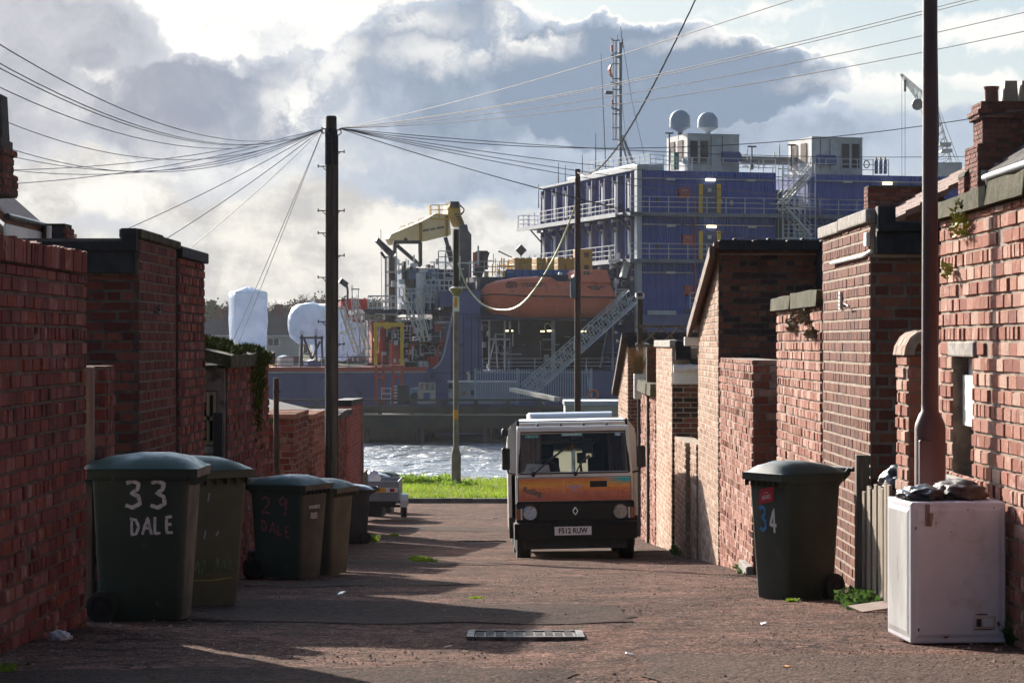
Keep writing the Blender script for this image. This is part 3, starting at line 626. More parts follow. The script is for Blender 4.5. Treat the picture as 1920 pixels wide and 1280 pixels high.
# little gabled outhouse at the end
w = side_wall('brick_outhouse', 'small brick outhouse with a mossy sloping roof at the far end of the right side', 2.55, RW, 55., 60., .06, [m_mortp, m_buff, m_brown], 'outhouse', zt1=-1.15, depth=1.4, front=True, front_w=1.4, front_top=lambda q: .02, seed=61, jit=.003, pitch=.08, front_mat=True)
mb = MB(); mb.prism([(54.9, .06), (60.3, -1.30), (60.3, -1.16), (54.9, .20)], lambda a, b, t: (2.40+t*1.7, a, b)); mb.build('roof', m_slate, w)
mb = MB(); mb.box(2.52, 3.9, 54.85, 55.1, -.12, .12); mb.build('parapet', m_felt, w)
# flue pipes
for i, x in enumerate((2.39, 2.48, 2.57)):
    mb = MB(); x0 = x+.26; mb.tube([(x0, 51.9, -1.9), (x0, 51.9, -.22), (x0-.03, 51.7, -.08), (x0-.08, 51.5, -.06)], .045, 8); mb.cyl((x0, 51.9, -.58), (x0, 51.9, -.52), .055, n=10); mb.cyl((x0-.02, 51.8, -.2), (x0-.02, 51.8, -.14), .056, n=10)
    tag(mb.build('flue_pipe', m_white, smooth=50), ['white flue pipe nearest the lane, leftmost of three beside the wooden post', 'middle one of three white flue pipes beside the wooden post', 'rightmost of three white flue pipes, half behind the wooden post'][i], 'flue pipe', 'white flue pipes')
mb = MB(); mb.tube([(2.52, 49, gz(49)-.3), (2.50, 49, .95)], [.065, .055], 10); wp = mb.build('wooden_post', m_pole, smooth=50); tag(wp, 'weathered wooden post with a coil of cable on top, behind the stone coped wall', 'post')
mb = MB()
for k in range(3): mb.tube([(2.5+.085*math.cos(a*.42), 48.98+.085*math.sin(a*.42), .88+.05*math.sin(a*.42)+k*.02) for a in range(15)], .005, 4)
mb.build('cable_coil', m_white, wp)
# planter with dry grass, and coloured washing
mb = MB(); mb.box(2.34, 2.52, 48.0, 48.25, -1.1, -.62); pt = mb.build('planter_box', m_white, bevel=.01); tag(pt, 'white planter box fixed above the stone coped wall with dry grass in it', 'planter')
mb = MB(); rg = random.Random(4)
for k in range(420): blade(mb, (2.42+rg.uniform(-.07,.07), 48.1+rg.uniform(-.1,.1), -.64), rg.uniform(.25,.62), .012, rg.uniform(.05,.38))
mb.build('dry_grass', M('ochre_grass', (.33,.17,.05), (.20,.16,.05), 8, .7), pt, fix=False)
def rag(name, lb, x, d, w, z0, z1, mat, seed):
    mb = MB(); n = 8; vs = []; fs = []
    for j in range(9):
        for i in range(n+1):
            q = i/n-.5; z = lerp(z1, z0, j/8); vs.append((x+q*w*(.5+.5*(j/8)), d+.05*math.sin(i*1.9+seed)+.03*mn.noise((i, j, seed)), z))
    fs = [(j*(n+1)+i, j*(n+1)+i+1, (j+1)*(n+1)+i+1, (j+1)*(n+1)+i) for j in range(8) for i in range(n)]
    mb.add(vs, fs); o = mb.build(name, mat, smooth=60, fix=False); so = o.modifiers.new('thick', 'SOLIDIFY'); so.thickness = .012; return tag(o, lb, 'washing')
rag('washing', 'white and blue cloth hanging beside the wooden post', 2.75, 47.5, .22, -.75, -.28, M('white_cloth', (.72,.72,.74), (.08,.14,.45), 3, .8, lo=.5, hi=.52), 1)
rag('washing', 'yellow cloth hanging right of the white and blue one', 2.95, 47.5, .2, -.75, -.36, M('yellow_cloth', (.62,.36,.02), None, 4, .8), 2)

# ---- left hand side
w = side_wall('brick_wall', 'near left red brick wall topped with a row of bricks on edge', -2.55, LW, 5., 14.95, .40, [m_mortm, m_red], pitch=.083, seed=71, jit=.004, prot=.012, chip=.12, depth=.3)
mb = MB(); r_ = random.Random(6); y = 5.
while y < 14.9:
    q = y+.078; j = lambda: r_.uniform(-.008,.008)
    a = [(-2.525+j(), y+.005, .405), (-2.86, y+.005, .405), (-2.86, q-.003, .405), (-2.525+j(), q-.003, .405)]; h = .525+j()
    vs = a+[(p[0]*.999, p[1]+.003*(1 if i < 2 else -1), h+j()) for i, p in enumerate(a)]; mb.add(vs, [(4,5,6,7),(0,1,5,4),(1,2,6,5),(2,3,7,6),(3,0,4,7)], 1); y = q
mb.box(-2.55, -2.84, 5., 14.93, .39, .50, 0); mb.build('coping', [m_mortm, m_red], w, fix=True)
mb = MB(); mb.box(-2.72, -2.62, 15.65, 15.75, gz(15.7)-.2, -.16); tag(mb.build('gate_post', M('worn_brown_post', (.24,.15,.11), (.15,.09,.07), 3, .8, stretch=(8,8,.7), bump=.003), bevel=.006), 'brown wooden gate post behind the bin marked 33', 'post')
w = side_wall('brick_pillar', 'short red brick pillar with whitewashed edge behind the bin marked 33', -2.60, LW, 16.05, 16.36, -.155, [m_mortm, m_red, brick_mat('whitewashed_brick', [(.5,.45,.43),(.3,.12,.09),(.55,.5,.48)])], 'pillar', depth=.34, front=True, front_w=.34, seed=73, jit=.004, bond=0, pitch=.085)
mb = MB(); mb.box(-3.6, -2.7, 17.9, 18.1, gz(18)-.2, -1.05, 0); brick_face(mb, (-2.7, 17.9), (-3.6, 17.9), (0,-1), lambda s: gz(18)-.1, lambda s: -1.05, .083, .23, 1, (), 79, .01, .004)
tag(mb.build('brick_wall', [m_mortd, m_red], fix=False), 'low brick wall with mossy top in the gateway behind the bin marked 33', 'wall')
# dark maroon outhouse
w = side_wall('brick_outhouse', 'dark maroon brick outhouse with black felt flat roof on the left', -2.9, LW, 19.5, 21.6, .80, [m_mortm, m_maroon, m_mortd], 'outhouse', depth=2.6, front=True, front_mort=2, front_w=2.2, pitch=.0785, seed=75, jit=.0018, prot=.006, bond=3, front_top=lambda q: .52)
mb = MB(); mb.box(-3.05, -2.87, 19.45, 20.65, .80, .875); mb.box(-3.05, -2.87, 20.67, 21.75, .80, .865); mb.build('coping', m_conc, w, bevel=.012)
mb = MB(); mb.box(-3.02, -2.90, 19.36, 19.46, .70, .875); mb.box(-5.5, -3.02, 19.4, 19.7, .70, .775); mb.box(-5.5, -2.92, 19.42, 19.5, .53, .70); mb.box(-5.4, -3.05, 19.7, 21.6, .802, .81); mb.build('felt_roof', m_felt, w, bevel=.02)
mb = MB(); mb.tube([(-2.89,20.4,.28),(-2.85,20.35,.25),(-2.85,20.25,.22),(-2.88,20.2,.235)], .008, 6); mb.build('wall_hook', m_black, w)
w = side_wall('brick_outhouse', 'red brick outhouse with thin black coping, between the maroon outhouse and the mossy shed', -2.9, LW, 21.75, 23.6, .73, [m_mortd, m_red], 'outhouse', depth=2.4, pitch=.083, seed=76, jit=.005, prot=.013, chip=.05)
mb = MB(); mb.box(-5.3, -2.86, 21.77, 23.65, .73, .83); mb.build('felt_roof', m_felt, w, bevel=.012)
# mossy shed with old window
w = side_wall('brick_shed', 'brick shed with a moss covered slab roof and an old sash window', -2.9, LW, 25.5, 29.8, -.27, [m_mortd, m_red], 'shed', depth=1.5, seed=77, jit=.0045, prot=.012, chip=.2, pitch=.085)
m_render = M('dirty_cream_render', (.22,.18,.14), (.13,.105,.085), 3, .9, bump=.008, bscale=20, spots=((.06,.05,.045), 4, .56, .68))
mb = MB(); y = 25.42
mb.box(-2.915, -2.99, y, 25.5, -2.6, -.27); mb.box(-3.28, -4.4, y, 25.5, -2.6, -.15); mb.box(-2.99, -3.28, y, 25.5, -.50, -.25); mb.box(-2.99, -3.28, y, 25.5, -2.6, -1.06); mb.build('rendered_front', m_render, w)
mb = MB(); mb.box(-2.99, -3.28, 25.47, 25.50, -1.06, -.5); mb.build('window_pane', m_glass, w)
m_sash = M('peeling_cream_sash', (.34,.28,.17), (.24,.19,.11), 6, .8, stretch=(6,6,1), spots=((.10,.08,.06), 12, .56, .66))
mb = MB()
for x0, x1, z0, z1 in ((-3.27,-3.235,-1.05,-.51),(-3.035,-3.0,-1.05,-.51),(-3.235,-3.035,-.80,-.76),(-3.235,-3.035,-.545,-.51),(-3.235,-3.035,-1.05,-1.01),(-3.15,-3.13,-.76,-.545),(-3.15,-3.13,-1.01,-.80),(-3.10,-3.07,-1.01,-.545)): mb.box(x0, x1, 25.435, 25.468, z0, z1)
mb.build('window_frame', m_sash, w)
mb = MB(); mb.box(-2.97, -3.32, 25.36, 25.47, -1.13, -1.06); mb.build('window_sill', m_concp, w)
mb = MB(); mb.box(-2.93, -3.02, 25.35, 25.42, -1.55, -.72); mb.build('door_edge', m_black, w)
mb = MB(); r_ = random.Random(12); rings = []; nn = 16                     # slab roof, sloping towards the lane
for i in range(nn+1):
    yy = lerp(25.22, 29.95, i/nn); q = lambda: r_.uniform(-.012,.012); gap = 0
    rings.append([(-2.83+q(), yy, -.27+q()), (-2.83+q(), yy, -.135+q()), (-3.5, yy, .03+q()), (-4.4, yy, .20), (-4.4, yy, .06), (-3.5, yy, -.10)])
mb.loft(rings); mb.build('slab_roof', m_conc, w, smooth=35)
mb = MB(); rm = random.Random(21); rg = rm
for i in range(5200):
    yy = rm.uniform(25.25, 28.9); u = rm.random(); k = mn.noise((yy*1.3, u*3, 1))
    if k < -.12 + .35*abs((yy-26.5)/3): continue
    x = -2.86-u*.75; z = -.13+u*.19*.75/.67*.9
    blade(mb, (x, yy, z-.01), rm.uniform(.03,.075)*(1+k), .028, .035)
for i in range(1300):                            # moss running down the wall
    yy = 28.3+rm.gauss(0,.28); z = -.14-abs(rm.gauss(0,.32)); blade(mb, (-2.80-.06*(z < -.28), yy, z), .05, .03, .04)
mb.build('moss', m_moss, w, fix=False)
mb = MB(); mb.tube([(-2.84, 30.2, gz(30)-.1), (-2.84, 30.2, -.44)], .033, 10); mb.cyl((-2.84,30.2,-.62), (-2.84,30.2,-.58), .042, n=10); mb.cyl((-2.84,30.2,-1.3), (-2.84,30.2,-1.26), .042, n=10)
tag(mb.build('drain_pipe', M('rusty_black_pipe', (.035,.022,.02), (.07,.035,.025), 5, .8), smooth=50), 'rusty black drain pipe standing at the far end of the mossy shed', 'pipe')
w = side_wall('brick_pillar', 'narrow brick pillar with a mossy top beside the rusty drain pipe', -2.88, LW, 30.6, 31.0, -1.0, [m_mortd, m_red], 'pillar', depth=.22, front=True, front_w=.22, seed=81, jit=.004, bond=0)
mb = MB(); rg = random.Random(2)
for i in range(200): blade(mb, (rg.uniform(-3.1,-2.88), rg.uniform(30.6,31), -1.0), .06, .02, .03)
mb.build('moss', m_moss, w, fix=False)
w = side_wall('brick_pillar', 'broad brick pillar with a flat brick top, right of the drain pipe', -2.8, LW, 32.2, 34.3, -.985, [m_mort, m_red], 'pillar', depth=.46, front=True, front_w=.46, seed=83, jit=.005, prot=.012)
def flat_cap(w, x0, x1, y0, y1, z, seed):
    mb = MB(); r_ = random.Random(seed); y = y0
    while y < y1: mb.box(x0, x1, y, min(y+.068, y1+.03), z, z+.055+r_.uniform(-.004,.004)); y += .077
    mb.build('brick_cap', brick_mat('cap_brick', [(.34,.15,.09),(.40,.2,.13),(.28,.11,.07)]), w, fix=False)
flat_cap(w, -3.27, -2.78, 32.15, 34.3, -.985, 3)
w = side_wall('brick_pillar', 'brick pillar with a flat brick top just left of the telegraph pole', -2.8, LW, 35.2, 37.3, -1.075, [m_mort, m_red], 'pillar', depth=.4, front=True, front_w=.26, seed=85, jit=.005, prot=.012)
flat_cap(w, -3.06, -2.78, 35.15, 37.3, -1.075, 4)
mb = MB(); mb.box(-3.3, -2.86, 34.6, 34.66, gz(34.6)-.1, -1.95)
for k in range(5): mb.box(-3.3+k*.09, -3.22+k*.09, 34.585, 34.6, gz(34.6), -1.93)
tag(mb.build('yard_gate', m_wood), 'grey boarded yard gate between two brick pillars on the left', 'gate')
w = side_wall('brick_wall', 'red brick shed wall behind the telegraph pole with a slate edge', -3.1, LW, 41.3, 47.0, -1.36, [m_mortd, m_red], seed=87, jit=.005, chip=.1, depth=.25)
mb = MB(); slab(mb, -3.7, -3.0, 41.3, 47.1, -1.36, -1.26, seed=14, jit=.02, step=.5); mb.build('slate_edge', m_slate, w, smooth=40)
m_pinkp = M('faded_pink_paint', (.36,.13,.12), (.27,.10,.09), 4, .8, bump=.004, bscale=30)
w = side_wall('brick_pillar', 'pink painted brick pillar with black coping at the end of the left wall', -3.1, LW, 48.0, 51.3, -1.24, [m_pinkp, brick_mat('pink_painted_brick', [(.36,.12,.11),(.30,.10,.09),(.40,.15,.13)], bloom_amt=.1)], 'pillar', depth=.26, front=True, front_w=.26, seed=89, jit=.002, prot=.005)
mb = MB(); mb.prism([(47.9, -1.24), (51.5, -1.24), (51.5, -1.16), (47.9, -1.12)], lambda a, b, t: (-3.42+t*.36, a, b)); mb.build('coping', m_felt, w)
mb = MB(); mb.box(-3.12, -3.05, 51.32, 51.6, gz(51)-.2, -1.24); mb.build('corner_strip', m_render, w)
mb = MB(); mb.box(-3.3, -3.22, 52.5, 56, gz(54)-.2, -2.85); tag(mb.build('timber_fence', m_wood), 'low timber fence beyond the pink pillar', 'fence')
# yards and sheds behind the left walls: slate roof, white boxes
rt = empty('yard_shed', (-3.4, 38, gz(38)), 'low yard shed with an uneven slate roof behind the brick pillars', 'shed')
mb = MB(); z0 = -gz(38)
mb.prism([(-1.6, -1.02+z0+.18), (0, -1.17+z0), (0, -1.1+z0), (-1.6, -.9+z0+.18)], lambda a, b, t: (a, t*9-2, b-t*.16)); mb.build('slate_roof', m_slate, rt)
mb = MB(); mb.box(-1.5, -.1, -1.9, 6.8, -.1, -1.3+z0); mb.build('shed_wall', m_render, rt)
mb = MB(); mb.box(-3.34,-3.18, 33.9, 34.1, -1.6, -1.05); tag(mb.build('water_butt', M('blue_plastic', (.03,.10,.28), None, 4, .5), bevel=.03), 'blue plastic tub half hidden behind the broad brick pillar', 'tub')
# ------------------------------------------------------------------ wheelie bins
def bin_mat(nm, c1, c2): return M(nm, c1, c2, 2.2, .48, bump=.0012, bscale=300, rough2=.68, spots=[((.10,.085,.06), 3.5, .58, .75), ((.07,.075,.06), 14, .63, .72)], lo=.3, hi=.7)
m_bing = bin_mat('dark_green_plastic', (.030,.042,.028), (.022,.034,.022)); m_lidg = M('green_lid_plastic', (.014,.055,.036), (.015,.043,.030), 3, .45, rough2=.65, spec=.35, spots=((.09,.085,.07), 5, .62, .75))
m_lidd = M('dark_lid_plastic', (.022,.045,.034), (.02,.036,.028), 3, .62, spec=.3, spots=((.07,.07,.06), 5, .62, .75))
m_bino = bin_mat('faded_olive_plastic', (.075,.078,.042), (.058,.06,.034)); m_lido = M('olive_lid_plastic', (.034,.068,.040), (.04,.055,.036), 3, .5, rough2=.7, spec=.35)
m_bink = bin_mat('black_bin_plastic', (.016,.016,.019), (.022,.022,.025)); m_lidk = M('black_lid_plastic', (.02,.02,.024), None, 3, .38)
HW = lambda z: lerp(.235, .283, min(1, z/.95)); DF = lambda z: lerp(.285, .345, min(1, z/.95)); DB = lambda z: lerp(-.225, -.265, min(1, z/.95))
def rrect(x0, x1, y, z, r=.045, n=4):
    pts = []
    for cx, cy, a0 in ((x1-r, y-r, 0), (x0+r, y-r, 90), (x0+r, -y+r, 180), (x1-r, -y+r, 270)):
        for k in range(n+1): a = R(a0+90*k/n); pts.append((cx+r*math.cos(a), cy+r*math.sin(a), z))
    return pts
def make_bin(label, loc, rz_, body, lid, handle='lid', droop=0.):
    """two wheeled bin: front towards +x, hinge and wheels at -x"""
    root = empty('wheelie_bin', loc, label, 'wheelie bin', 'wheelie bins standing out in the back lane', rz_)
    mb = MB(); mb.loft([rrect(DB(z)+.03*(z < .03), DF(z), HW(z)-.008*(z < .03), z) for z in (0.005, .03, .25, .55, .87)] + [rrect(DB(.9), DF(.9), HW(.9), .90)])
    mb.loft([rrect(-.28, .352, .292, .885, .05), rrect(-.29, .36, .30, .905, .05), rrect(-.29, .36, .30, .945, .05), rrect(-.28, .35, .29, .95, .05)])
    mb.box(.34, .395, -.295, .295, .90, .947)                      # comb lip at the front
    for k in range(7): mb.box(.345, .385, -.27+k*.085, -.262+k*.085, .855, .90)
    mb.build('body', body, root, smooth=35)
    mb = MB(); P = [(-.325, .962), (-.30, .99), (-.2, 1.02), (0, 1.045), (.18, 1.045), (.31, 1.02), (.375, .975), (.40, .955)]
    rings = []
    for x, z in P:
        n = 10; w = .305 if x > -.31 else .27
        if x > .36: w = .29
        top = [(x, lerp(-w, w, k/n), lerp(.955, z-droop*max(0, x)*.0, (1-abs(2*k/n-1)**3.2))) for k in range(n+1)]
        rings.append(top + [(x, w, .948), (x, -w, .948)])
    mb.loft(rings)
    mb.build('lid', lid, root, smooth=40)
    mb = MB()
    for y in (-.2, .2):
        mb.tube([(-.27, y, .90), (-.33, y, .915), (-.385, y, .945), (-.41, y, .975)], [.035, .033, .028, .02], 8)
        mb.prism([(-.39,.965),(-.27,.955),(-.255,.80),(-.29,.86),(-.35,.905)], lambda a, b, t: (a, y-.018+.036*t, b))
    mb.cyl((-.42, -.25, .975), (-.42, .25, .975), .019, n=10); mb.build('handle', lid, root, smooth=50)
    mb = MB(); mb.cyl((-.195, -.27, .1), (-.195, .27, .1), .012, n=8); mb.build('axle', m_black, root)
    for y, sg in ((-.268, -1), (.268, 1)):
        mb = MB(); c = (-.195, y, .1)
        mb.lathe([(.098, -.024), (.1, -.01), (.1, .01), (.098, .024), (.07, .026), (.066, .012), (.03, .012), (.028, .03), (.0, .03)] if sg > 0 else [(.0, -.03), (.028, -.03), (.03, -.012), (.066, -.012), (.07, -.026), (.098, -.024), (.1, -.01), (.1, .01), (.098, .024)], c, 22, 0, 'y')
        mb.build('wheel', m_rubber, root, smooth=40)
    return root
def strokes(name, root, lines, mat, place, w=.016):
    """hand painted strokes: lines of 2d points, place(u, v) -> 3d point just proud of the surface"""
    mb = MB()
    for ln in lines:
        pts = []
        for a, b in zip(ln, ln[1:]):
            for k in range(4): pts.append((lerp(a[0], b[0], k/4), lerp(a[1], b[1], k/4)))
        pts.append(ln[-1]); pts = [Vector((p[0], p[1])) for p in pts]
        L_, R_ = [], []
        for i, p in enumerate(pts):
            d = pts[min(i+1, len(pts)-1)]-pts[max(i-1, 0)]; d = d.normalized() if d.length else Vector((1,0)); nrm = Vector((-d.y, d.x)); ww = w/2*(1+.3*mn.noise((i*.7, p.x*9, p.y*9)))
            L_.append(place(*(p+nrm*ww))); R_.append(place(*(p-nrm*ww)))
        n = len(pts); mb.add(L_+R_, [(i, i+1, n+i+1, n+i) for i in range(n-1)])
    o = mb.build(name, mat, root, fix=False); s = o.modifiers.new('thick', 'SOLIDIFY'); s.thickness = .0015; s.offset = 0; return o
def side_place(off=.004):                        # the flank that faces -y, u along x, v up
    return lambda u, v: (u, -HW(v)-off, v)
def front_place(off=.004): return lambda u, v: (DF(v)+off, u, v)
G = {'3': [[(0,.92),(.3,1),(.62,.9),(.55,.68),(.25,.55),(.6,.42),(.66,.15),(.3,0),(-.05,.1)]], 'D': [[(.1,1),(.06,.5),(.08,0)],[(-.05,.98),(.4,.9),(.62,.5),(.42,.08),(.02,.02)]], 'A': [[(0,0),(.22,.55),(.42,1),(.55,.5),(.7,0)],[(.12,.38),(.6,.38)]],
     'L': [[(.08,1),(.05,.5),(.08,.03),(.5,.05)]], 'E': [[(.5,.98),(.08,.95),(.06,.5),(.08,.03),(.55,.05)],[(.08,.52),(.45,.54)]], '2': [[(0,.8),(.25,1),(.55,.85),(.5,.55),(.2,.3),(0,.02),(.3,.06),(.6,.0)]], '9': [[(.6,.75),(.35,1),(.08,.8),(.2,.52),(.55,.62),(.62,.9),(.58,.4),(.5,-.1)]], '4': [[(.45,.0),(.45,1),(.0,.32),(.7,.32)]]}
def word(s, x, z, h, w, adv, slope=0.):
    out = []
    for i, c in enumerate(s):
        for ln in G[c]: out.append([(x+i*adv+u*w+slope*0, z+v*h-slope*i) for u, v in ln])
    return out
m_chalk = M('white_brush_paint', (.62,.58,.54), (.42,.40,.37), 25, .8, lo=.45, hi=.62); m_red_p = M('faded_red_paint', (.32,.10,.105), (.17,.06,.06), 25, .8)
m_greenp = M('green_chalk', (.13,.22,.09), (.06,.09,.05), 18, .8); m_bluep = M('blue_sticker', (.05,.25,.55), None, 4, .5)
def at_bin(px, py_base, d): return Vector(((px-960)*d/F, d, gz(d)+.005))
b = make_bin('large dark green wheelie bin painted 33 DALE in white, nearest on the left', (-2.33, 15.75, gz(15.5)-.01), R(-1), m_bing, m_lidg)
strokes('lettering', b, word('33', -.045, .715, .165, .125, .155), m_chalk, side_place(), .024)
strokes('lettering', b, word('DALE', -.02, .545, .105, .08, .072, -.004), m_chalk, side_place(), .017)
b = make_bin('faded olive wheelie bin with chalked green grass marks, behind the bin marked 33', (-2.28, 17.6, gz(17.4)), R(-48), m_bino, m_lido)
gl = [[(-.2+k*.055, .25+.012*(k % 2)), (-.18+k*.055, .25+.11*(.6+.4*((k*37 % 10)/10))), (-.165+k*.055, .25)] for k in range(7)]
strokes('drawing', b, gl, m_greenp, front_place(), .009); strokes('drawing', b, [[(-.17,.20),(.0,.19),(.17,.2)]], M('yellow_chalk', (.3,.27,.06), None, 9, .8), front_place(), .006); strokes('drawing', b, [[(-.06,.74),(-.05,.80)],[(.02,.50),(.04,.53)],[(-.08,.48),(-.07,.54)]], M('grey_chalk', (.3,.3,.32), None, 9, .8), front_place(), .014)
b = make_bin('dark green wheelie bin painted 29 DALE in faded red with a white council logo', (-2.32, 25.7, gz(25.3)), R(-24), m_bing, m_lidg)
strokes('lettering', b, word('29', -.12, .66, .17, .15, .19), m_red_p, side_place(), .02)
strokes('lettering', b, word('DALE', -.13, .48, .11, .09, .09, .02), m_red_p, side_place(), .016)
lg = txt('logo_text', 'WANSBECK', .052, m_white, b, (DF(.70)+.006, .0, .72), (R(90), 0, R(90)), ext=.001, sx=.85)
for k in range(3):
    strokes('logo_wave', b, [[(-.07+q*.02, .655-k*.022+.007*math.sin(q*1.6)) for q in range(8)]], m_white, front_place(.004), .011)
b = make_bin('olive wheelie bin squeezed behind the bin marked 29', (-2.16, 27.5, gz(27.4)), R(-20), m_bino, m_lido)
b = make_bin('black wheelie bin on the left in front of the trailer', (-2.82, 44.6, gz(44.4)), R(188), m_bink, m_lidk)
b = make_bin('black wheelie bin with closed lid behind the trailer', (-3.43, 61.5, gz(61.5)), R(-10), m_bink, m_lidk)
b = make_bin('pale green wheelie bin with domed lid behind the trailer, nearest the water', (-3.33, 64.0, gz(64.)), R(-10), m_bino, m_lido)
b = make_bin('dark green wheelie bin numbered 34 with a red sticker, on the right', (2.17, 19.0, gz(18.9)-.01), R(180+30), m_bing, m_lidd); b.scale = (.86, .86, 1)
_b34 = b
def fp34(u, v): return (DF(v)+.004, -u, v)       # u to the right when seen from the front
P34 = lambda ln: [(p[0], p[1]) for p in ln]
def shift(lines, dx): return [[(u+dx, v) for u, v in ln] for ln in lines]
strokes('numeral', b, [[(-(x-.02), z) for x, z in ln] for ln in word('3', .07, .50, .19, -.12, .17)][:0] or [[(u, v) for u, v in ln] for ln in [[(p[0], p[1]) for p in l] for l in word('3', -.12, .52, .18, .13, .17)]], m_bluep, lambda u, v: (DF(v)+.004, u, v), .026)
strokes('numeral', b, word('4', .03, .51, .18, .13, .17), m_white, lambda u, v: (DF(v)+.004, u, v), .026)
mb = MB(); q = lambda u, v: (DF(v)+.004, u, v); mb.quad(q(-.13,.71), q(.09,.75), q(.105,.86), q(-.10,.83)); st = mb.build('red_sticker', M('red_sticker', (.48,.02,.04), (.36,.02,.03), 8, .5), b, fix=False); s_ = st.modifiers.new('thick', 'SOLIDIFY'); s_.thickness = .001; s_.offset = 0
txt('sticker_text', 'NO\nASHES', .045, m_white, b, (DF(.79)+.0065, -.01, .795), (R(90-4), R(-8), R(90)), ext=.0005)
# ------------------------------------------------------------------ lamp posts and poles
def ground_at(x, y): return rz(x, y) if y < 71 else vz(x, y)
m_rustpost = M('rusty_maroon_paint', (.085,.030,.026), (.055,.022,.022), 3, .5, bump=.0015, bscale=120, rough2=.65, spots=[((.22,.19,.17), 60, .68, .74), ((.14,.05,.02), 4, .6, .75)], stretch=(1,1,.35))
x, d = 2.385, 14.3; z0 = ground_at(x, d)
rt = empty('lamp_post', (x, d, z0), 'rusty maroon steel lamp post with a wide lower sleeve, standing behind the white appliance', 'lamp post')
mb = MB(); mb.lathe([(.088,-.1),(.088,1.165),(.084,1.19),(.062,1.245),(.05,1.26),(.049,1.30),(.044,2.6),(.038,5.4)], n=28); mb.build('shaft', m_rustpost, rt, smooth=40)
mb = MB(); mb.box(-.075,.005,-.094,-.05,.25,1.10); mb.build('access_door', m_rustpost, rt, bevel=.008)
mb = MB(); mb.tube([(0,0,5.35),(0,0,5.55),(-.25,0,5.68),(-.7,0,5.72)], .03, 8); mb.obox((-.95,0,5.72), (.5,.18,.1)); mb.build('lantern', m_steel, rt, smooth=40)

x, d = -2.777, 38.5; z0 = gz(d); PT = 3.46
rt = empty('telegraph_pole', (x, d, z0), 'tall dark wooden telegraph pole with step irons and overhead cables fanning from its top', 'telegraph pole')
mb = MB(); H = PT-z0; mb.lathe([(.100,-.1),(.097,1),(.092,3.2),(.088,H-1),(.085,H-.02),(.07,H)], n=20); mb.build('pole', m_pole, rt, smooth=40)
mb = MB(); mb.lathe([(.085,H-.75),(.098,H-.74),(.098,H-.22),(.085,H-.2)], n=20); mb.build('terminal_box', m_felt, rt, smooth=40)
for py, sd in ((285,1),(312,-1),(395,-1),(395,1),(437,-1),(479,1),(520,-1),(562,1),(603,-1),(645,1)):
    z = (640-py)*d/F - z0; mb = MB(); mb.cyl((sd*.08,0,z), (sd*.20,0,z), .009, n=6); mb.cyl((sd*.20,0,z-.02), (sd*.20,0,z+.03), .009, n=6); mb.cyl((sd*.14,0,z), (sd*.085,0,z-.06), .007, n=6); mb.build('step_iron', m_black, rt)
for k in range(8):
    a = k*.785+.3; mb = MB(); z = H-.22+.02*math.sin(k*5); mb.tube([(.09*math.cos(a),.09*math.sin(a),z),(.15*math.cos(a),.15*math.sin(a),z+.02),(.17*math.cos(a+.2),.17*math.sin(a+.2),z-.03),(.12*math.cos(a+.3),.12*math.sin(a+.3),z-.07)], .008, 5); mb.build('cable_hook', m_black, rt)
mb = MB(); mb.tube([(.10,-.02,z_) for z_ in frange(.5, H-.3, 30)], [.012]*31, 6); mb.tube([(-.02,-.105,.2),(.03,-.10,2.0),(-.01,-.098,3.2),(.03,-.095,4.4),(.02,-.09,H-.3)], .014, 6); mb.build('riser_cable', m_black, rt)

x, d = -1.875, 84.; z0 = vz(x, d)
m_postgrey = M('brown_grey_paint', (.24,.165,.135), (.17,.12,.10), 3, .6, bump=.002, bscale=60)
rt = empty('lamp_post', (x, d, z0), 'brown grey lamp post with a broad stepped base on the grass verge', 'lamp post')
mb = MB(); mb.lathe([(.19,-.2),(.165,0),(.165,1.05),(.10,1.30),(.095,1.34),(.085,4.5),(.08,6.45)], n=14); mb.build('shaft', m_postgrey, rt, smooth=40)
mb = MB(); mb.lathe([(.05,6.3),(.085,6.40),(.10,6.42),(.10,8.55),(.09,8.6)], n=12); mb.build('upper_pole', m_pole, rt, smooth=40)
mb = MB(); mb.lathe([(.06,6.35),(.16,6.48),(.22,6.58),(.22,6.63),(.09,6.68)], (0,-.12,0), 14); mb.build('bowl_lantern', M('tan_lantern', (.30,.23,.13), (.22,.17,.1), 4, .5), rt, smooth=30)
mb = MB(); mb.box(-.11,.11,-.2,-.1,5.85,6.35); mb.build('control_box', m_white, rt)
m_orange = M('orange_sticker', (.75,.30,.01), None, 4, .5)
mb = MB(); mb.box(-.05,.05,-.205,-.2,5.98,6.32); mb.build('warning_sticker', m_orange, rt)
mb = MB(); mb.box(-.07,.07,-.105,-.088,2.25,2.56); mb.build('warning_sticker', m_orange, rt)
x, d = 1.965, 75.; z0 = vz(x, d)
rt = empty('lamp_post', (x, d, z0), 'dark brown wooden lighting pole with a side lantern, rising behind the camper van roof', 'lamp post')
H = 5.15-z0; mb = MB(); mb.lathe([(.105,-.2),(.1,1),(.085,H-1),(.08,H)], n=14); mb.build('pole', M('red_brown_pole_wood', (.075,.032,.026), (.045,.024,.02), 3, .8, stretch=(6,6,.5)), rt, smooth=40)
zl = 1.92-z0; mb = MB(); mb.box(-.22,-.06,-.09,.09,zl-.62,zl-.03); mb.build('control_box', M('grey_blue_paint', (.12,.15,.19), None, 3, .5), rt, bevel=.01)
mb = MB(); mb.tube([(-.05,0,-.12),(-.3,0,-.10)], .03, 8); mb.loft([[(px_, y_, z_) for y_, z_ in ((-.1*w,-.07*h),(.1*w,-.07*h),(.1*w,.05),( -.1*w,.05))] for px_, w, h in ((-.28,.5,1.4),(-.33,.9,2.2),(-.62,.9,2.0),(-.8,.6,.2),(-1.2,.35,.1))]); 
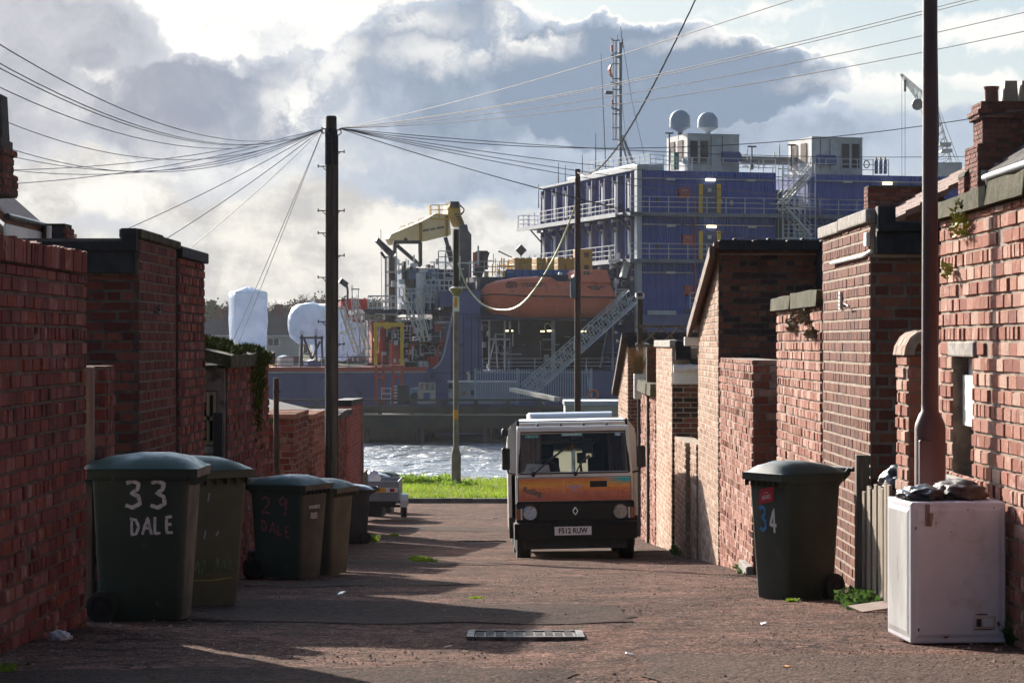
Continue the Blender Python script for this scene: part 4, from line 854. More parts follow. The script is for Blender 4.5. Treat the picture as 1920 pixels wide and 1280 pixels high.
o = mb.build('lantern', M('dark_grey_lantern', (.07,.08,.10), None, 4, .5), rt, smooth=30); o.location = (0,0,zl+.02)
mb = MB(); mb.lathe([(.07,0),(.06,.06),(.03,.09)], (-.52,0,zl+.06), 12); mb.build('photocell', m_white, rt, smooth=40)

# ------------------------------------------------------------------ white appliance with bin bags
m_enamel = M('dirty_white_enamel', (.60,.59,.63), (.51,.50,.54), 2.2, .38, rough2=.5, lo=.3, hi=.7, spots=[((.20,.12,.08), 16, .69, .74), ((.42,.38,.37), 5, .55, .75)])
x, d = 2.10, 13.2; z0 = rz(2.3, 13.3)+.012
rt = empty('freezer', (x, d, z0), 'small dented white freezer carcass with rust spots and a vent grille, against the right wall', 'freezer', None, R(5))
mb = MB(); mb.box(0,.512,0,.52,0,.745); mb.build('cabinet', m_enamel, rt, bevel=.012, seg=3)
mb = MB()
def panel(mb, x0, x1, z0, z1, y, t=.006, w=.02):
    mb.add([(x0,y,z0),(x1,y,z0),(x1,y,z1),(x0,y,z1),(x0+w,y-t,z0+w),(x1-w,y-t,z0+w),(x1-w,y-t,z1-w),(x0+w,y-t,z1-w)], [(4,5,6,7),(0,1,5,4),(1,2,6,5),(2,3,7,6),(3,0,4,7)])
panel(mb, .022, .49, .03, .72, -.0005); mb.build('front_panel', m_enamel, rt, fix=False, bevel=.004)
mb = MB()
for y0, y1 in ((.03, .49),):
    mb.add([(-.0005,y0,.03),(-.0005,y1,.03),(-.0005,y1,.71),(-.0005,y0,.71),(-.007,y0+.03,.06),(-.007,y1-.03,.06),(-.007,y1-.03,.69),(-.007,y0+.03,.69)], [(5,4,7,6),(1,0,4,5),(2,1,5,6),(3,2,6,7),(0,3,7,4)])
mb.build('side_panel', M('scuffed_grey_enamel', (.50,.50,.50), (.34,.33,.32), 2.5, .45, stretch=(1,1,.4), spots=((.2,.17,.15), 9, .62, .7)), rt, fix=False)
mb = MB(); mb.box(.335,.455,-.012,-.006,.075,.145); g = mb.build('vent_grille', M('yellowed_plastic', (.50,.42,.36), (.4,.32,.27), 8, .5), rt, bevel=.008)
mb = MB(); mb.box(.35,.375,-.016,-.011,.09,.13); mb.build('vent_slot', m_black, g)
mb = MB(); mb.box(.385,.44,-.015,-.011,.088,.132); mb.build('vent_knob', m_enamel, g, bevel=.004)
m_rust = M('rust_stain', (.16,.065,.03), (.08,.035,.02), 20, .9)
mb = MB(); r_ = random.Random(3)
for (a, b_, w_, h_) in ((.335,.147,.09,.012),(.33,.07,.13,.008),(.46,.09,.018,.03),(.17,.03,.035,.012),(.035,.06,.012,.03),(.13,.63,.008,.012),(.02,.60,.01,.02),(.21,.585,.008,.008),(.30,.70,.01,.01),(.44,.71,.012,.008)):
    n = 9; pts = [(a+w_/2+w_/2*math.cos(t*6.283/n)*r_.uniform(.6,1.1), -.0075, b_+h_/2+h_/2*math.sin(t*6.283/n)*r_.uniform(.6,1.1)) for t in range(n)]; pts2 = [(p[0], -.0069, p[2]) for p in pts]; mb.loft([pts, pts2])
mb.build('rust_patches', m_rust, rt, fix=False)
mb = MB(); mb.box(.075,.10,-.010,-.0065,.62,.735); mb.obox((.10,-.0085,.655), (.03,.003,.07), (0,R(8),0)); mb.build('tape', M('brown_tape', (.22,.15,.12), (.15,.13,.13), 12, .4), rt)
def bag(nm, lb, c, rx, ry, h, mat, seed, parent=None, sub=3):
    import bmesh
    bm_ = bmesh.new(); bmesh.ops.create_icosphere(bm_, subdivisions=sub+1, radius=1)
    for v in bm_.verts:
        n = mn.noise(v.co*2.2+Vector((seed,0,0)))*.28 + mn.noise(v.co*5+Vector((0,seed,0)))*.14 + abs(mn.noise(v.co*9))*.10
        k = 1+n; v.co = Vector((v.co.x*rx*k, v.co.y*ry*k, max(v.co.z, -.35)*h*k))
    z_ = min(v.co.z for v in bm_.verts)
    for v in bm_.verts: v.co.z -= z_
    me = bpy.data.meshes.new(nm); bm_.to_mesh(me); bm_.free(); me.materials.append(mat); me.polygons.foreach_set('use_smooth', [True]*len(me.polygons))
    o = bpy.data.objects.new(nm, me); C.objects.link(o); o.location = c
    return tag(o, lb, 'bag')
m_bag = M('black_bin_liner', (.012,.012,.016), (.03,.028,.03), 9, .28, bump=.012, bscale=28, rough2=.45)
m_bag2 = M('scorched_rubbish', (.02,.017,.015), (.10,.06,.045), 10, .6, bump=.012, bscale=30, spots=((.3,.3,.33), 14, .66, .7))
bag('bin_bag', 'shiny black bin bag lying on top of the white freezer, left of the rubbish heap', (2.20, 13.45, z0+.745), .12, .16, .052, m_bag, 1)
bag('rubbish_heap', 'dark crumpled rubbish piled on top of the white freezer, right of the bin bag', (2.41, 13.5, z0+.745), .14, .16, .068, m_bag2, 5)
bag('bin_bag', 'shiny black bin bag glimpsed behind the low plank gate', (2.78, 17.5, gz(17.5)+.82), .2, .2, .12, m_bag, 7)
bag('plastic_bag', 'small crumpled pale bag lying on the ground at the near left wall', (-2.42, 13.4, rz(-2.42,13.4)), .06, .06, .035, M('white_polythene', (.55,.55,.58), (.4,.36,.36), 10, .4), 9)
bag('bin_bag', 'small black bag dumped between the left wall and the bin marked 29', (-2.66, 25.9, rz(-2.7,25.9)), .1, .12, .2, m_bag2, 11)
# weeds and card by the gate
mb = MB(); weed_clump(mb, (2.42, 17.5, rz(2.4,17.5)), .16, .55, .13, 380, random.Random(6), .05); tag(mb.build('weed_clump', m_leaf, fix=False), 'dark green weeds at the foot of the low plank gate', 'plant')
mb = MB(); mb.obox((2.40, 16.7, rz(2.4,16.7)+.035), (.26,.2,.008), (R(6),R(-5),R(20))); tag(mb.build('cardboard', M('torn_cardboard', (.36,.27,.21), None, 8, .9)), 'torn piece of cardboard lying in the weeds by the white freezer', 'litter')
mb = MB(); weed_clump(mb, (2.42, 37.2, gz(37.2)), .06, .7, .12, 140, random.Random(6), .05); tag(mb.build('weed_clump', m_leaf, fix=False), 'weeds at the foot of the wall behind the camper van', 'plant')
# covers in the road
def cover(x0, x1, y0, y1, lb, mat, seed):
    rt = empty('access_cover', ((x0+x1)/2, (y0+y1)/2, rz((x0+x1)/2, (y0+y1)/2)+.01), lb, 'access cover'); w, h = (x1-x0)/2, (y1-y0)/2; r_ = random.Random(seed)
    sl_ = math.atan((rz((x0+x1)/2, y1)-rz((x0+x1)/2, y0))/(y1-y0)); rt.rotation_euler = (sl_, 0, 0)
    mb = MB(); mb.box(-w,w,-h,-h+.04,-.02,.012); mb.box(-w,w,h-.04,h,-.02,.012); mb.box(-w,-w+.04,-h+.04,h-.04,-.02,.012); mb.box(w-.04,w,-h+.04,h-.04,-.02,.012); mb.build('frame', mat, rt)
    mb = MB(); mb.box(-w+.045,w-.045,-h+.045,h-.045,-.03,.002); n = int((w*2-.1)/.055); k = int((h*2-.1)/.05)
    for i in range(n):
        for j in range(k):
            if (i+j) % 2: mb.box(-w+.05+i*.055,-w+.05+i*.055+.042,-h+.05+j*.05,-h+.05+j*.05+.038,.002,.010)
    mb.build('plate', mat, rt)
m_iron = M('worn_cast_iron', (.17,.155,.14), (.06,.055,.05), 9, .8, metal=.1, spec=.2)
cover(-.25, .40, 13.75, 14.35, 'chequered iron access cover in the lane close to the camera', m_iron, 1)
cover(.0, .6, 51.2, 51.9, 'iron access cover in the lane, in front of the grass verge', m_iron, 2)
cover(-1.0, -.1, 45.9, 46.3, 'long narrow drain grating across the lane left of the van', m_iron, 3)
lit = random.Random(17)
for i, (px_, d_, s_, c_, lb) in enumerate(((930, 60., .12, 'white', 'white scrap of paper lying near the kerb'), (815, 48, .07, 'white', 'white scrap on the lane to the right of the black bin'), (1432, 15.2, .035, 'white', 'crumpled pale wrapper on the lane in front of the bin marked 34'), (400, 15.2, .03, 'brown', 'small brown stone by the foot of the bin marked 33'), (1475, 11.4, .028, 'orange', 'orange leaf lying on the near tarmac patch'), (120, 13.4, .06, 'white', 'pale litter at the foot of the near left wall'), (640, 19.6, .05, 'white', 'white chip of plaster on the lane right of the bin marked 29'), (840, 13.2, .03, 'white', 'tiny white pebble left of the near iron cover'), (1180, 12.4, .03, 'white', 'tiny white pebble on the near tarmac patch'), (975, 17.5, .025, 'brown', 'small dark pebble above the near iron cover'))):
    x = (px_-960)*d_/F; mb = MB(); mb.obox((x, d_, rz(x, d_)+s_*.14+.006), (s_, s_*1.3, s_*.22), (lit.uniform(-.3,.3), lit.uniform(-.3,.3), lit.uniform(0,3)))
    tag(mb.build('litter', {'white': m_white, 'brown': m_woodb, 'orange': m_orange}[c_], bevel=.004), lb, 'litter')

# ------------------------------------------------------------------ trailer
m_tr = M('grey_painted_steel', (.22,.22,.24), (.17,.17,.185), 2, .5)
rt = empty('trailer', (-3.2, 58., gz(58)+.02), 'grey box trailer with a yellow rear plate parked behind the black bin', 'trailer')
mb = MB(); mb.box(-.6,.58,0,.03,.44,.90); mb.box(-.6,-.57,.03,1.9,.44,.90); mb.box(.55,.58,.03,1.9,.44,.90); mb.box(-.57,.55,1.87,1.9,.44,.9); mb.box(-.57,.55,.03,1.87,.44,.47)
for z in (.50,.56): mb.box(-.59,.57,-.012,0,z,z+.03)
mb.build('box_body', m_tr, rt, bevel=.008)
mb = MB(); mb.box(-.5,.5,.05,1.8,.34,.43); mb.tube([(-.7,.9,.27),(.66,.9,.27)], .03, 8); mb.tube([(-.05,1.8,.38),(0,3.1,.36)], .035, 8); mb.tube([(-.4,.0,.30),(-.1,.0,.24),(.1,-.01,.22),(.35,0,.3)], .012, 6); mb.build('chassis', m_black, rt)
for sx in (-1, 1):
    mb = MB(); mb.lathe([(.0,-.06),(.15,-.06),(.24,-.065),(.255,-.04),(.255,.04),(.24,.065),(.0,.06)], (sx*.66 if sx > 0 else -.68,.9,.25), 20, 0, 'x'); mb.build('wheel', m_rubber, rt, smooth=40)
    mb = MB(); c = (sx*.67,.9,.25); rings = []
    for k in range(9):
        a = R(5+170*k/8); r = .30; rings.append([(c[0]-.085, c[1]+r*math.cos(a), c[2]+r*math.sin(a)), (c[0]+.085, c[1]+r*math.cos(a), c[2]+r*math.sin(a)), (c[0]+.085, c[1]+(r+.02)*math.cos(a), c[2]+(r+.02)*math.sin(a)), (c[0]-.085, c[1]+(r+.02)*math.cos(a), c[2]+(r+.02)*math.sin(a))])
    mb.loft(rings); mb.box(c[0]-.085,c[0]+.085,c[1]-.33,c[1]-.30,.26,.42); mb.build('mudguard', m_white, rt, smooth=30)
    mb = MB(); mb.box(sx*.43-.055,sx*.43+.055,-.04,-.012,.655,.735); mb.build('tail_lamp', M('red_lens', (.30,.02,.02), None, 3, .25), rt, bevel=.008)
mb = MB(); mb.box(-.56,.56,-.02,-.001,.64,.75); mb.build('lamp_board', m_white, rt)
mb = MB(); mb.box(-.28,.28,-.028,-.021,.645,.745); npl = mb.build('number_plate', M('yellow_plate', (.80,.36,.01), None, 3, .5), rt)
txt('plate_text', 'F59 LW', .105, m_black, npl, (0,-.031,.695), (R(90),0,0), sx=.92, bold=.003)
bag('plastic_bag', 'white plastic bag heaped in the grey trailer, rising to a point', (-3.27, 58.7, gz(58)+.84), .17, .17, .2, M('white_polythene', (.62,.60,.64), (.5,.48,.52), 10, .5), 3)

# ------------------------------------------------------------------ camper van
m_cream = M('cream_van_paint', (.68,.63,.56), (.62,.57,.50), 1.5, .3, rough2=.42, clear=.2)
m_blackp = M('black_bumper_plastic', (.013,.012,.012), (.02,.018,.017), 4, .65, spec=.25)
m_grillep = M('grille_plastic', (.016,.015,.014), None, 4, .5)
m_vinyl = M('dark_interior', (.022,.02,.018), (.03,.025,.022), 3, .8)
m_curt = M('pink_grey_curtain', (.28,.20,.19), (.2,.14,.13), 14, .9, stretch=(6,1,.4))
m_chrome = M('chrome', (.7,.7,.7), None, 4, .12, metal=1.)
def wind_mat():
    m = bpy.data.materials.new('clear_window_glass'); m.use_nodes = True; t = NT(m.node_tree); t.n.clear(); o = t.node('ShaderNodeOutputMaterial')
    tr = t.node('ShaderNodeBsdfTransparent'); tr.inputs[0].default_value = (.66,.70,.70,1); gl = t.node('ShaderNodeBsdfGlossy'); gl.inputs[0].default_value = (1,1,1,1); gl.inputs[1].default_value = .03
    fr = t.node('ShaderNodeFresnel'); fr.inputs[0].default_value = 1.5; mx = t.node('ShaderNodeMixShader'); t.l.new(fr.outputs[0], mx.inputs[0]); t.l.new(tr.outputs[0], mx.inputs[1]); t.l.new(gl.outputs[0], mx.inputs[2]); t.l.new(mx.outputs[0], o.inputs[0]); return m
m_wind = wind_mat()
m_blind = M('cream_blind', (.6,.56,.5), None, 3, .9); t_ = NT(m_blind.node_tree); tr = t_.node('ShaderNodeBsdfTranslucent'); tr.inputs[0].default_value = (.55,.51,.45,1); t_.l.new(tr.outputs[0], t_.n['Material Output'].inputs[0])
VD = 35.3
van = empty('camper_van', (.905, VD, -3.075), 'cream camper van with an orange sunset mural on its front, plate F512 RUW', 'camper van', None, R(.4)); van.rotation_euler = (R(-3.2), R(-1.1), R(.4))
def vloft(name, secs, mat, bevel=None, smooth=35): mb = MB(); mb.loft(secs); return mb.build(name, mat, van, smooth=smooth, bevel=bevel)
# cab: front panel, sides, roof edge
mb = MB()
mb.prism([(.045,1.22),(.0,1.17),(.0,.80),(.02,.56),(1.1,.56),(1.1,1.22)], lambda a, b, t: (-.815+t*1.63, a, b)); mb.build('cab_front', m_cream, van, bevel=.05, seg=4)
WS = [(-.765,.05,1.235),(.765,.05,1.235),(.745,.40,1.80),(-.745,.40,1.80)]
mb = MB()                                        # windscreen surround
for s in (-1, 1): mb.prism([(.03,1.20),(.11,1.20),(.47,1.84),(.39,1.84)], lambda a, b, t: (s*(.765+t*.055-(b-1.2)*.03), a, b))
mb.prism([(.385,1.795),(.43,1.785),(.75,1.90),(.70,1.915),(.45,1.895),(.40,1.865)], lambda a, b, t: (-.80+t*1.60, a, b))
mb.prism([(.02,1.19),(.09,1.19),(.11,1.24),(.045,1.245)], lambda a, b, t: (-.80+t*1.60, a, b)); mb.build('windscreen_frame', m_cream, van, bevel=.018)
mb = MB(); 
ring = [(-.775,.041,1.225),(.775,.041,1.225),(.752,.402,1.812),(-.752,.402,1.812)]; inn = [(-.74,.062,1.258),(.74,.062,1.258),(.72,.382,1.78),(-.72,.382,1.78)]
for i in range(4): mb.bar(ring[i], ring[(i+1) % 4], .03, .02)
mb.build('windscreen_seal', m_rubber, van)
mb = MB(); mb.add([(-.765,.052,1.235),(.765,.052,1.235),(.745,.402,1.80),(-.745,.402,1.80)], [(0,1,2,3)]); mb.build('windscreen', m_wind, van, fix=False)
mb = MB()                                        # cab doors and side windows
for s in (-1, 1):
    mb.box(s*.80, s*.83, .10, 1.15, .50, 1.22); mb.prism([(1.06,1.2),(1.16,1.2),(1.16,1.88),(1.06,1.88)], lambda a, b, t: (s*(.79+.03*t), a, b)); mb.box(s*.74, s*.80, .46, 1.16, 1.84, 1.90)
mb.build('cab_door', m_cream, van, bevel=.01)
mb = MB()
for s in (-1, 1): mb.add([(s*.80,.12,1.23),(s*.80,1.06,1.23),(s*.775,1.06,1.84),(s*.775,.47,1.84)], [(0,1,2,3)])
mb.build('side_window', m_wind, van, fix=False)
# living part: sides, roof, back
mb = MB()
def sect(x0): return [(x0, .42), (x0, 1.72), (x0-.02*(1 if x0 > 0 else -1), 1.86), (x0-.10*(1 if x0 > 0 else -1), 1.97), (x0-.2*(1 if x0 > 0 else -1), 2.02)]
for s in (-1, 1):
    o_ = sect(s*.935); i_ = [(a-s*.05, b-(.0 if b < 1.9 else .05)) for a, b in o_]
    pr = o_+i_[::-1]; n = len(pr); y0, y1 = 1.0, 4.75
    mb.prism(pr, lambda a, b, t: (a, y0+t*(y1-y0), b))
mb.build('body_side', m_cream, van, smooth=40)
mb = MB(); mb.box(-.735,.735,1.0,4.75,1.975,2.02); mb.prism([(.62,1.90),(1.02,1.955),(1.02,2.02),(.62,1.955)], lambda a, b, t: (-.76+t*1.52, a, b)); mb.build('roof', m_cream, van, bevel=.012)
mb = MB()
for s in (-1, 1): mb.prism([(s*.76,1.22),(s*.90,1.22),(s*.895,1.75),(s*.85,1.9),(s*.74,1.97),(s*.74,1.86)], lambda a, b, t: (a, 1.0+t*.04, b))
mb.box(-.9,-.5,4.7,4.75,.45,1.97); mb.box(.42,.9,4.7,4.75,.45,1.97); mb.box(-.5,.42,4.7,4.75,.45,1.13); mb.box(-.5,.42,4.7,4.75,1.62,1.97); mb.build('body_end', m_cream, van)
mb = MB(); mb.box(-.5,.42,4.715,4.72,1.13,1.62); mb.build('rear_window', m_wind, van); mb = MB(); mb.box(-.5,.10,4.66,4.664,1.13,1.62); mb.box(.16,.42,4.66,4.664,1.13,1.62); mb.build('rear_blind', m_blind, van)
mb = MB(); mb.box(-.885,.885,.95,4.70,.50,.55); mb.box(-.885,-.52,1.7,4.6,.55,1.95); mb.box(.46,.885,1.15,4.6,.55,1.95); mb.box(-.885,.885,1.1,4.6,1.72,1.95); mb.box(-.52,.46,4.0,4.6,.55,1.08); mb.box(-.8,.8,.12,1.0,.62,.66); mb.build('interior_fittings', m_vinyl, van)
mb = MB(); mb.prism([(.10,1.16),(.42,1.14),(.42,.9),(.10,.9)], lambda a, b, t: (-.79+t*1.58, a, b)); mb.prism([(.36,1.22),(.42,1.24),(.5,1.12),(.36,1.12)], lambda a, b, t: (-.62+t*.46, a, b)); mb.build('dashboard', m_vinyl, van)
mb = MB(); cx, cy, cz = -.40, .60, 1.26; mb.tube([(cx+.20*math.cos(k*.3142), cy-.12*math.sin(k*.3142), cz+.15*math.sin(k*.3142)) for k in range(21)], .016, 6); mb.tube([(cx-.19,cy,cz),(cx,cy-.04,cz-.03),(cx+.19,cy,cz)], .014, 6); mb.cyl((cx,.45,1.1),(cx,cy-.04,cz-.03), .025, n=8); mb.build('steering_wheel', m_black, van, smooth=40)
for x0 in (-.62, .22):
    mb = MB(); mb.box(x0,x0+.46,.85,1.25,.66,.92); mb.prism([(1.18,.9),(1.30,.9),(1.42,1.46),(1.34,1.46)], lambda a, b, t: (x0+.02+t*.42, a, b)); mb.box(x0+.10,x0+.36,1.36,1.44,1.46,1.66); mb.build('seat', m_vinyl, van, bevel=.03)
mb = MB()
for x0, x1 in ((-.76,-.46),(.52,.76)):
    n = 12; vs = []
    for j in range(2):
        for i in range(n+1): vs.append((lerp(x0,x1,i/n)*(1 if j else .96), .72+.03*math.sin(i*2.2), 1.82-.58*j))
    mb.add(vs, [(i, i+1, n+2+i, n+1+i) for i in range(n)])
cu = mb.build('curtain', m_curt, van, fix=False); s_ = cu.modifiers.new('thick','SOLIDIFY'); s_.thickness = .008
mb = MB(); mb.obox((.06,.44,1.72), (.20,.03,.08)); mb.obox((.20,.46,1.60), (.14,.05,.2)); mb.build('rear_view_mirror', m_black, van, bevel=.015)
mb = MB(); mb.cyl((-.02,.46,1.72), (-.02,.46,1.56), .003, n=4); mb.obox((-.02,.46,1.60), (.05,.03,.09)); mb.build('hanging_charm', M('amber_plastic', (.45,.22,.02), None, 3, .5), van, bevel=.012)
mb = MB(); mb.tube([(.12,.5,1.17),(.11,.5,1.32),(.10,.5,1.40)], .02, 8); mb.obox((.12,.5,1.44), (.13,.06,.15)); mb.build('dash_camera', m_black, van, bevel=.03)
# pop top and roof bars
vloft('pop_top', [[(sx*w, y, z) for sx, z in ((-1,z0_),(1,z0_),(1.0,z1_),(-1.0,z1_))] for y, w, z0_, z1_ in ((1.15,.56,2.02,2.03),(1.22,.60,2.02,2.085),(1.32,.61,2.02,2.12),(4.2,.61,2.02,2.17),(4.3,.58,2.02,2.09))], M('pale_grey_fibreglass', (.58,.60,.60), (.5,.52,.53), 2, .4), .03)
mb = MB(); mb.box(-.78,.78,.70,.78,1.925,1.985); mb.box(-.80,-.76,.68,1.3,1.86,2.0); mb.box(.76,.80,.68,1.3,1.86,2.0); mb.build('roof_bar', m_blackp, van, bevel=.015)
for k in range(4): mb = MB(); mb.lathe([(.025,0),(.02,.03),(.008,.04)], (-.5+k*.33,.55,1.895), 10); mb.build('roof_stud', m_black, van, smooth=50)
# front: mural panel, grille, lamps, bumper, plate
def mural_mat():
    m = bpy.data.materials.new('sunset_mural'); m.use_nodes = True; t = NT(m.node_tree); b = t.n['Principled BSDF']; co = t.node('ShaderNodeTexCoord').outputs['Object']
    x, y, z = t.sep(co); st = t.noise(t.vmath('MULTIPLY', co, (1.6,1,13)), 2.4, 5, .6); st2 = t.noise(t.vmath('MULTIPLY', co, (3.0,1,22)), 3.0, 4, .6, dist=.6)
    v = t.math('ADD', z, t.math('MULTIPLY', t.math('SUBTRACT', st, .5), .10))
    col = t.ramp(t.ss(v, .83, 1.17, smooth=False), [(0,(.36,.09,.05)),(.25,(.48,.15,.07)),(.5,(.60,.20,.06)),(.62,(.70,.32,.05)),(.74,(.62,.30,.04)),(.86,(.60,.20,.045)),(1,(.44,.16,.07))])
    col = t.mix(t.ss(st2, .5, .72, 0, .6), col, (.30,.075,.035,1)); col = t.mix(t.ss(st2, .42, .25, 0, .55), col, (.70,.36,.20,1))
    arcs = t.noise(t.vmath('MULTIPLY', t.vmath('ADD', co, (0,0,t_ if False else 0)), (22,1,5)), 1.2, 2, .5, dist=1.2)
    col = t.mix(t.math('MULTIPLY', t.ss(arcs, .5, .6), t.ss(z, 1.0, .95, 0, .5)), col, (.34,.08,.06,1))
    teal = t.math('MULTIPLY', t.ss(t.math('ADD', x, t.math('MULTIPLY', t.math('SUBTRACT', st, .5), .5)), .35, .72), t.ss(v, 1.05, 1.12)); col = t.mix(teal, col, (.02,.36,.38,1))
    col = t.mix(1., col, (1.3,1.3,1.3,1), 'MULTIPLY'); t.l.new(col, b.inputs['Base Color']); b.inputs['Roughness'].default_value = .45; return m
mb = MB(); mb.box(-.785,.785,-.014,-.002,.835,1.155); mu = mb.build('mural_panel', mural_mat(), van, bevel=.004)
vp = lambda u, v: (u, -.016, v); m_pk = M('pink_mural_paint', (.60,.36,.44), (.52,.28,.34), 20, .6); m_pk2 = M('mauve_mural_paint', (.50,.22,.27), None, 20, .6)
strokes('mural_line', mu, [[(-.45,.915),(-.2,.925),(0,.935),(.3,.94),(.6,.955)]], m_pk2, vp, .008); strokes('mural_line', mu, [[(-.68,.885),(-.4,.86),(-.2,.845)]], m_pk2, vp, .006)
strokes('mural_line', mu, [[(-.155,.94),(-.155,1.14)]], M('pale_mural_line', (.8,.62,.55), None, 9, .6), vp, .009)
mb = MB(); tr_ = [(-.14,1.04),(-.06,1.055),(0,1.06),(.07,1.055),(.14,1.045),(.14,1.035),(.06,1.03),(.03,1.01),(.02,.985),(.05,.965),(-.06,.965),(-.03,.985),(-.04,1.01),(-.07,1.03),(-.14,1.03)]
n = len(tr_); mb.add([(a, -.0162, b_) for a, b_ in tr_], [(0,1,13,14),(1,2,12,13),(2,6,12),(2,3,6),(3,4,5,6),(6,7,11,12),(7,8,9,10,11)]); mb.build('mural_tree', m_pk, mu, fix=False)
txt('mural_lettering', 'Rolling', .115, M('teal_lettering', (.10,.17,.16), (.05,.09,.10), 20, .6), mu, (-.60,-.018,.97), (R(90),R(14),0), sx=.85, ext=.002, bold=.003)
strokes('mural_line', mu, [[(-.74,.945),(-.62,.945),(-.52,.915),(-.44,.905)]], M('pale_teal_line', (.3,.32,.25), None, 20, .6), vp, .008)
mb = MB()
for k in range(4): mb.box(.22,.45,-.02,-.015,1.03+k*.019,1.043+k*.019)
mb.box(.215,.455,-.0165,-.0145,1.022,1.108); mb.build('air_vent', m_black, mu)
mb = MB(); mb.box(-.83,.83,-.03,.02,.535,.83); mb.box(-.835,-.75,-.02,.3,.54,.82); mb.box(.75,.835,-.02,.3,.54,.82); mb.build('grille_surround', m_blackp, van, bevel=.02)
mb = MB()
for k in range(8): mb.box(-.50,.50,-.045,-.03,.575+k*.027,.589+k*.027)
mb.build('grille', m_grillep, van)
lz = .69; mb = MB(); q = [(0,lz+.055),(.035,lz),(0,lz-.055),(-.035,lz)]; q2 = [(0,lz+.028),(.017,lz),(0,lz-.028),(-.017,lz)]
for i in range(4): mb.bar((q[i][0],-.05,q[i][1]), (q[(i+1)%4][0],-.05,q[(i+1)%4][1]), .014, .012)
mb.build('grille_badge', m_chrome, van)
m_gap = M('panel_gap', (.008,.008,.008), None, 3, .9)
mb = MB()
for s in (-1, 1): mb.box(s*.79, s*.797, -.004, .0012, .83, 1.17)
mb.box(-.797,.797,-.004,.0012,1.163,1.17); mb.box(-.35,-.33,.02,.046,1.18,1.2); mb.build('panel_gap', m_gap, van)
for s in (-1, 1):
    cx_ = s*.635; mb = MB(); mb.lathe([(.105,.0),(.108,-.02),(.098,-.032),(.09,-.02)], (cx_,-.03,.67), 26, 0, 'y'); hl = mb.build('headlight', m_chrome, van, smooth=40)
    mb = MB(); mb.lathe([(.09,-.02),(.085,.02),(.05,.05),(.02,.06),(0,.06)], (cx_,-.03,.67), 26, 0, 'y'); mb.build('reflector', M('reflector_bowl', (.82,.80,.76), (.6,.56,.5), 25, .25, metal=.15), hl, smooth=50)  # near-white bowl colour stands for the sky it would reflect
    mb = MB(); mb.lathe([(.0,-.015),(.028,-.012),(.03,.0),(.028,.03),(0,.03)], (cx_,-.03,.665), 14, 0, 'y'); mb.build('bulb_shield', m_steel, hl, smooth=50)
    mb = MB(); mb.box(s*.775, s*.835, -.036, .05, .575, .735); mb.build('indicator_lamp', M('amber_lens', (.30,.09,.01), (.24,.07,.01), 9, .25), van, bevel=.008)
    mb = MB(); mb.box(s*.745, s*.772, -.034, .0, .58, .735); mb.build('side_lamp', m_white, van, bevel=.005)
mb = MB(); mb.loft([[(x, y0, z) for y0, z in ((y,.30),(y-.0,.34),(y-.02,.52),(y+.03,.545),(.12,.545),(.12,.30))] for x, y in ((-.875,.16),(-.86,-.03),(-.78,-.09),(0,-.11),(.78,-.09),(.86,-.03),(.875,.16))]); mb.build('bumper', m_blackp, van, smooth=40)
mb = MB(); mb.box(-.72,.72,.05,.25,.16,.32); mb.box(-.5,.5,.3,3.8,.22,.5); mb.build('valance', m_black, van)
mb = MB(); mb.box(-.30,.22,-.125,-.115,.355,.475); npl = mb.build('number_plate', M('reflective_white_plate', (.88,.88,.88), (.84,.84,.84), 3, .4), van, bevel=.003)
txt('plate_text', 'F512 RUW', .105, m_black, npl, (-.04,-.1275,.414), (R(90),0,0), sx=.84, ext=.0012, bold=.0035)
for x_, y_ in ((-.735,.62),(.735,.62),(-.76,3.7),(.76,3.7)):
    mb = MB(); mb.lathe([(.0,-.10),(.17,-.10),(.26,-.105),(.31,-.09),(.325,-.05),(.325,.05),(.31,.09),(.26,.105),(.17,.10),(.0,.10)], (x_,y_,.30), 28, 0, 'x'); wh = mb.build('wheel', m_rubber, van, smooth=40)
    mb = MB(); sg = 1 if x_ > 0 else -1; mb.lathe([(.165,0),(.17,.012),(.1,.03),(.05,.02),(0,.03)] if sg > 0 else [(0,-.03),(.05,-.02),(.1,-.03),(.17,-.012),(.165,0)], (x_+sg*.1,y_,.30), 20, 0, 'x'); mb.build('hub', m_steel, wh, smooth=40)
mb = MB()
for s in (-1, 1): mb.box(s*.60,s*.93,.9,1.0,.3,.6)
mb.build('wheel_arch_flap', m_black, van)
for s in (-1, 1):
    x0 = s*.83; mb = MB(); mb.tube([(x0,.25,1.22),(x0+s*.10,.18,1.24),(x0+s*.12,.16,1.34)], .016, 6); mb.build('mirror_arm', m_black, van)
    mb = MB(); mb.loft([[(x0+s*.13+a*(.056+.008*q), .12+q*.10, 1.44+b_*.155) for a, b_ in ((-1,-.9),(-.7,-1),(.7,-1),(1,-.9),(1,.9),(.7,1),(-.7,1),(-1,.9))] for q in (0, .5, 1)]); mi_ = mb.build('wing_mirror', m_black, van, smooth=35)
mb = MB(); mb.lathe([(.05,0),(.055,.03),(.05,.09),(.03,.11)], (-.965,1.05,1.78), 12); mb.build('marker_lamp', m_black, van, smooth=40)
for a, b_, c_ in (((-.58,-.0,1.215),(-.36,.10,1.40),(-.03,.30,1.645)), ((.015,-.0,1.215),(.10,.09,1.37),(.22,.16,1.47))):
    mb = MB(); mb.cyl((a[0],.03,1.20), (a[0],-.01,1.225), .028, n=10); mb.tube([a, (b_[0], b_[1]-.05, b_[2])], .011, 6); mb.tube([(b_[0], b_[1]-.05, b_[2]), (c_[0], c_[1]-.03, c_[2])], .016, 6); mb.build('wiper', m_black, van)
def ws_pt(px_, f, off=.008): return (px_, lerp(.052,.402,f)-off, lerp(1.235,1.80,f))
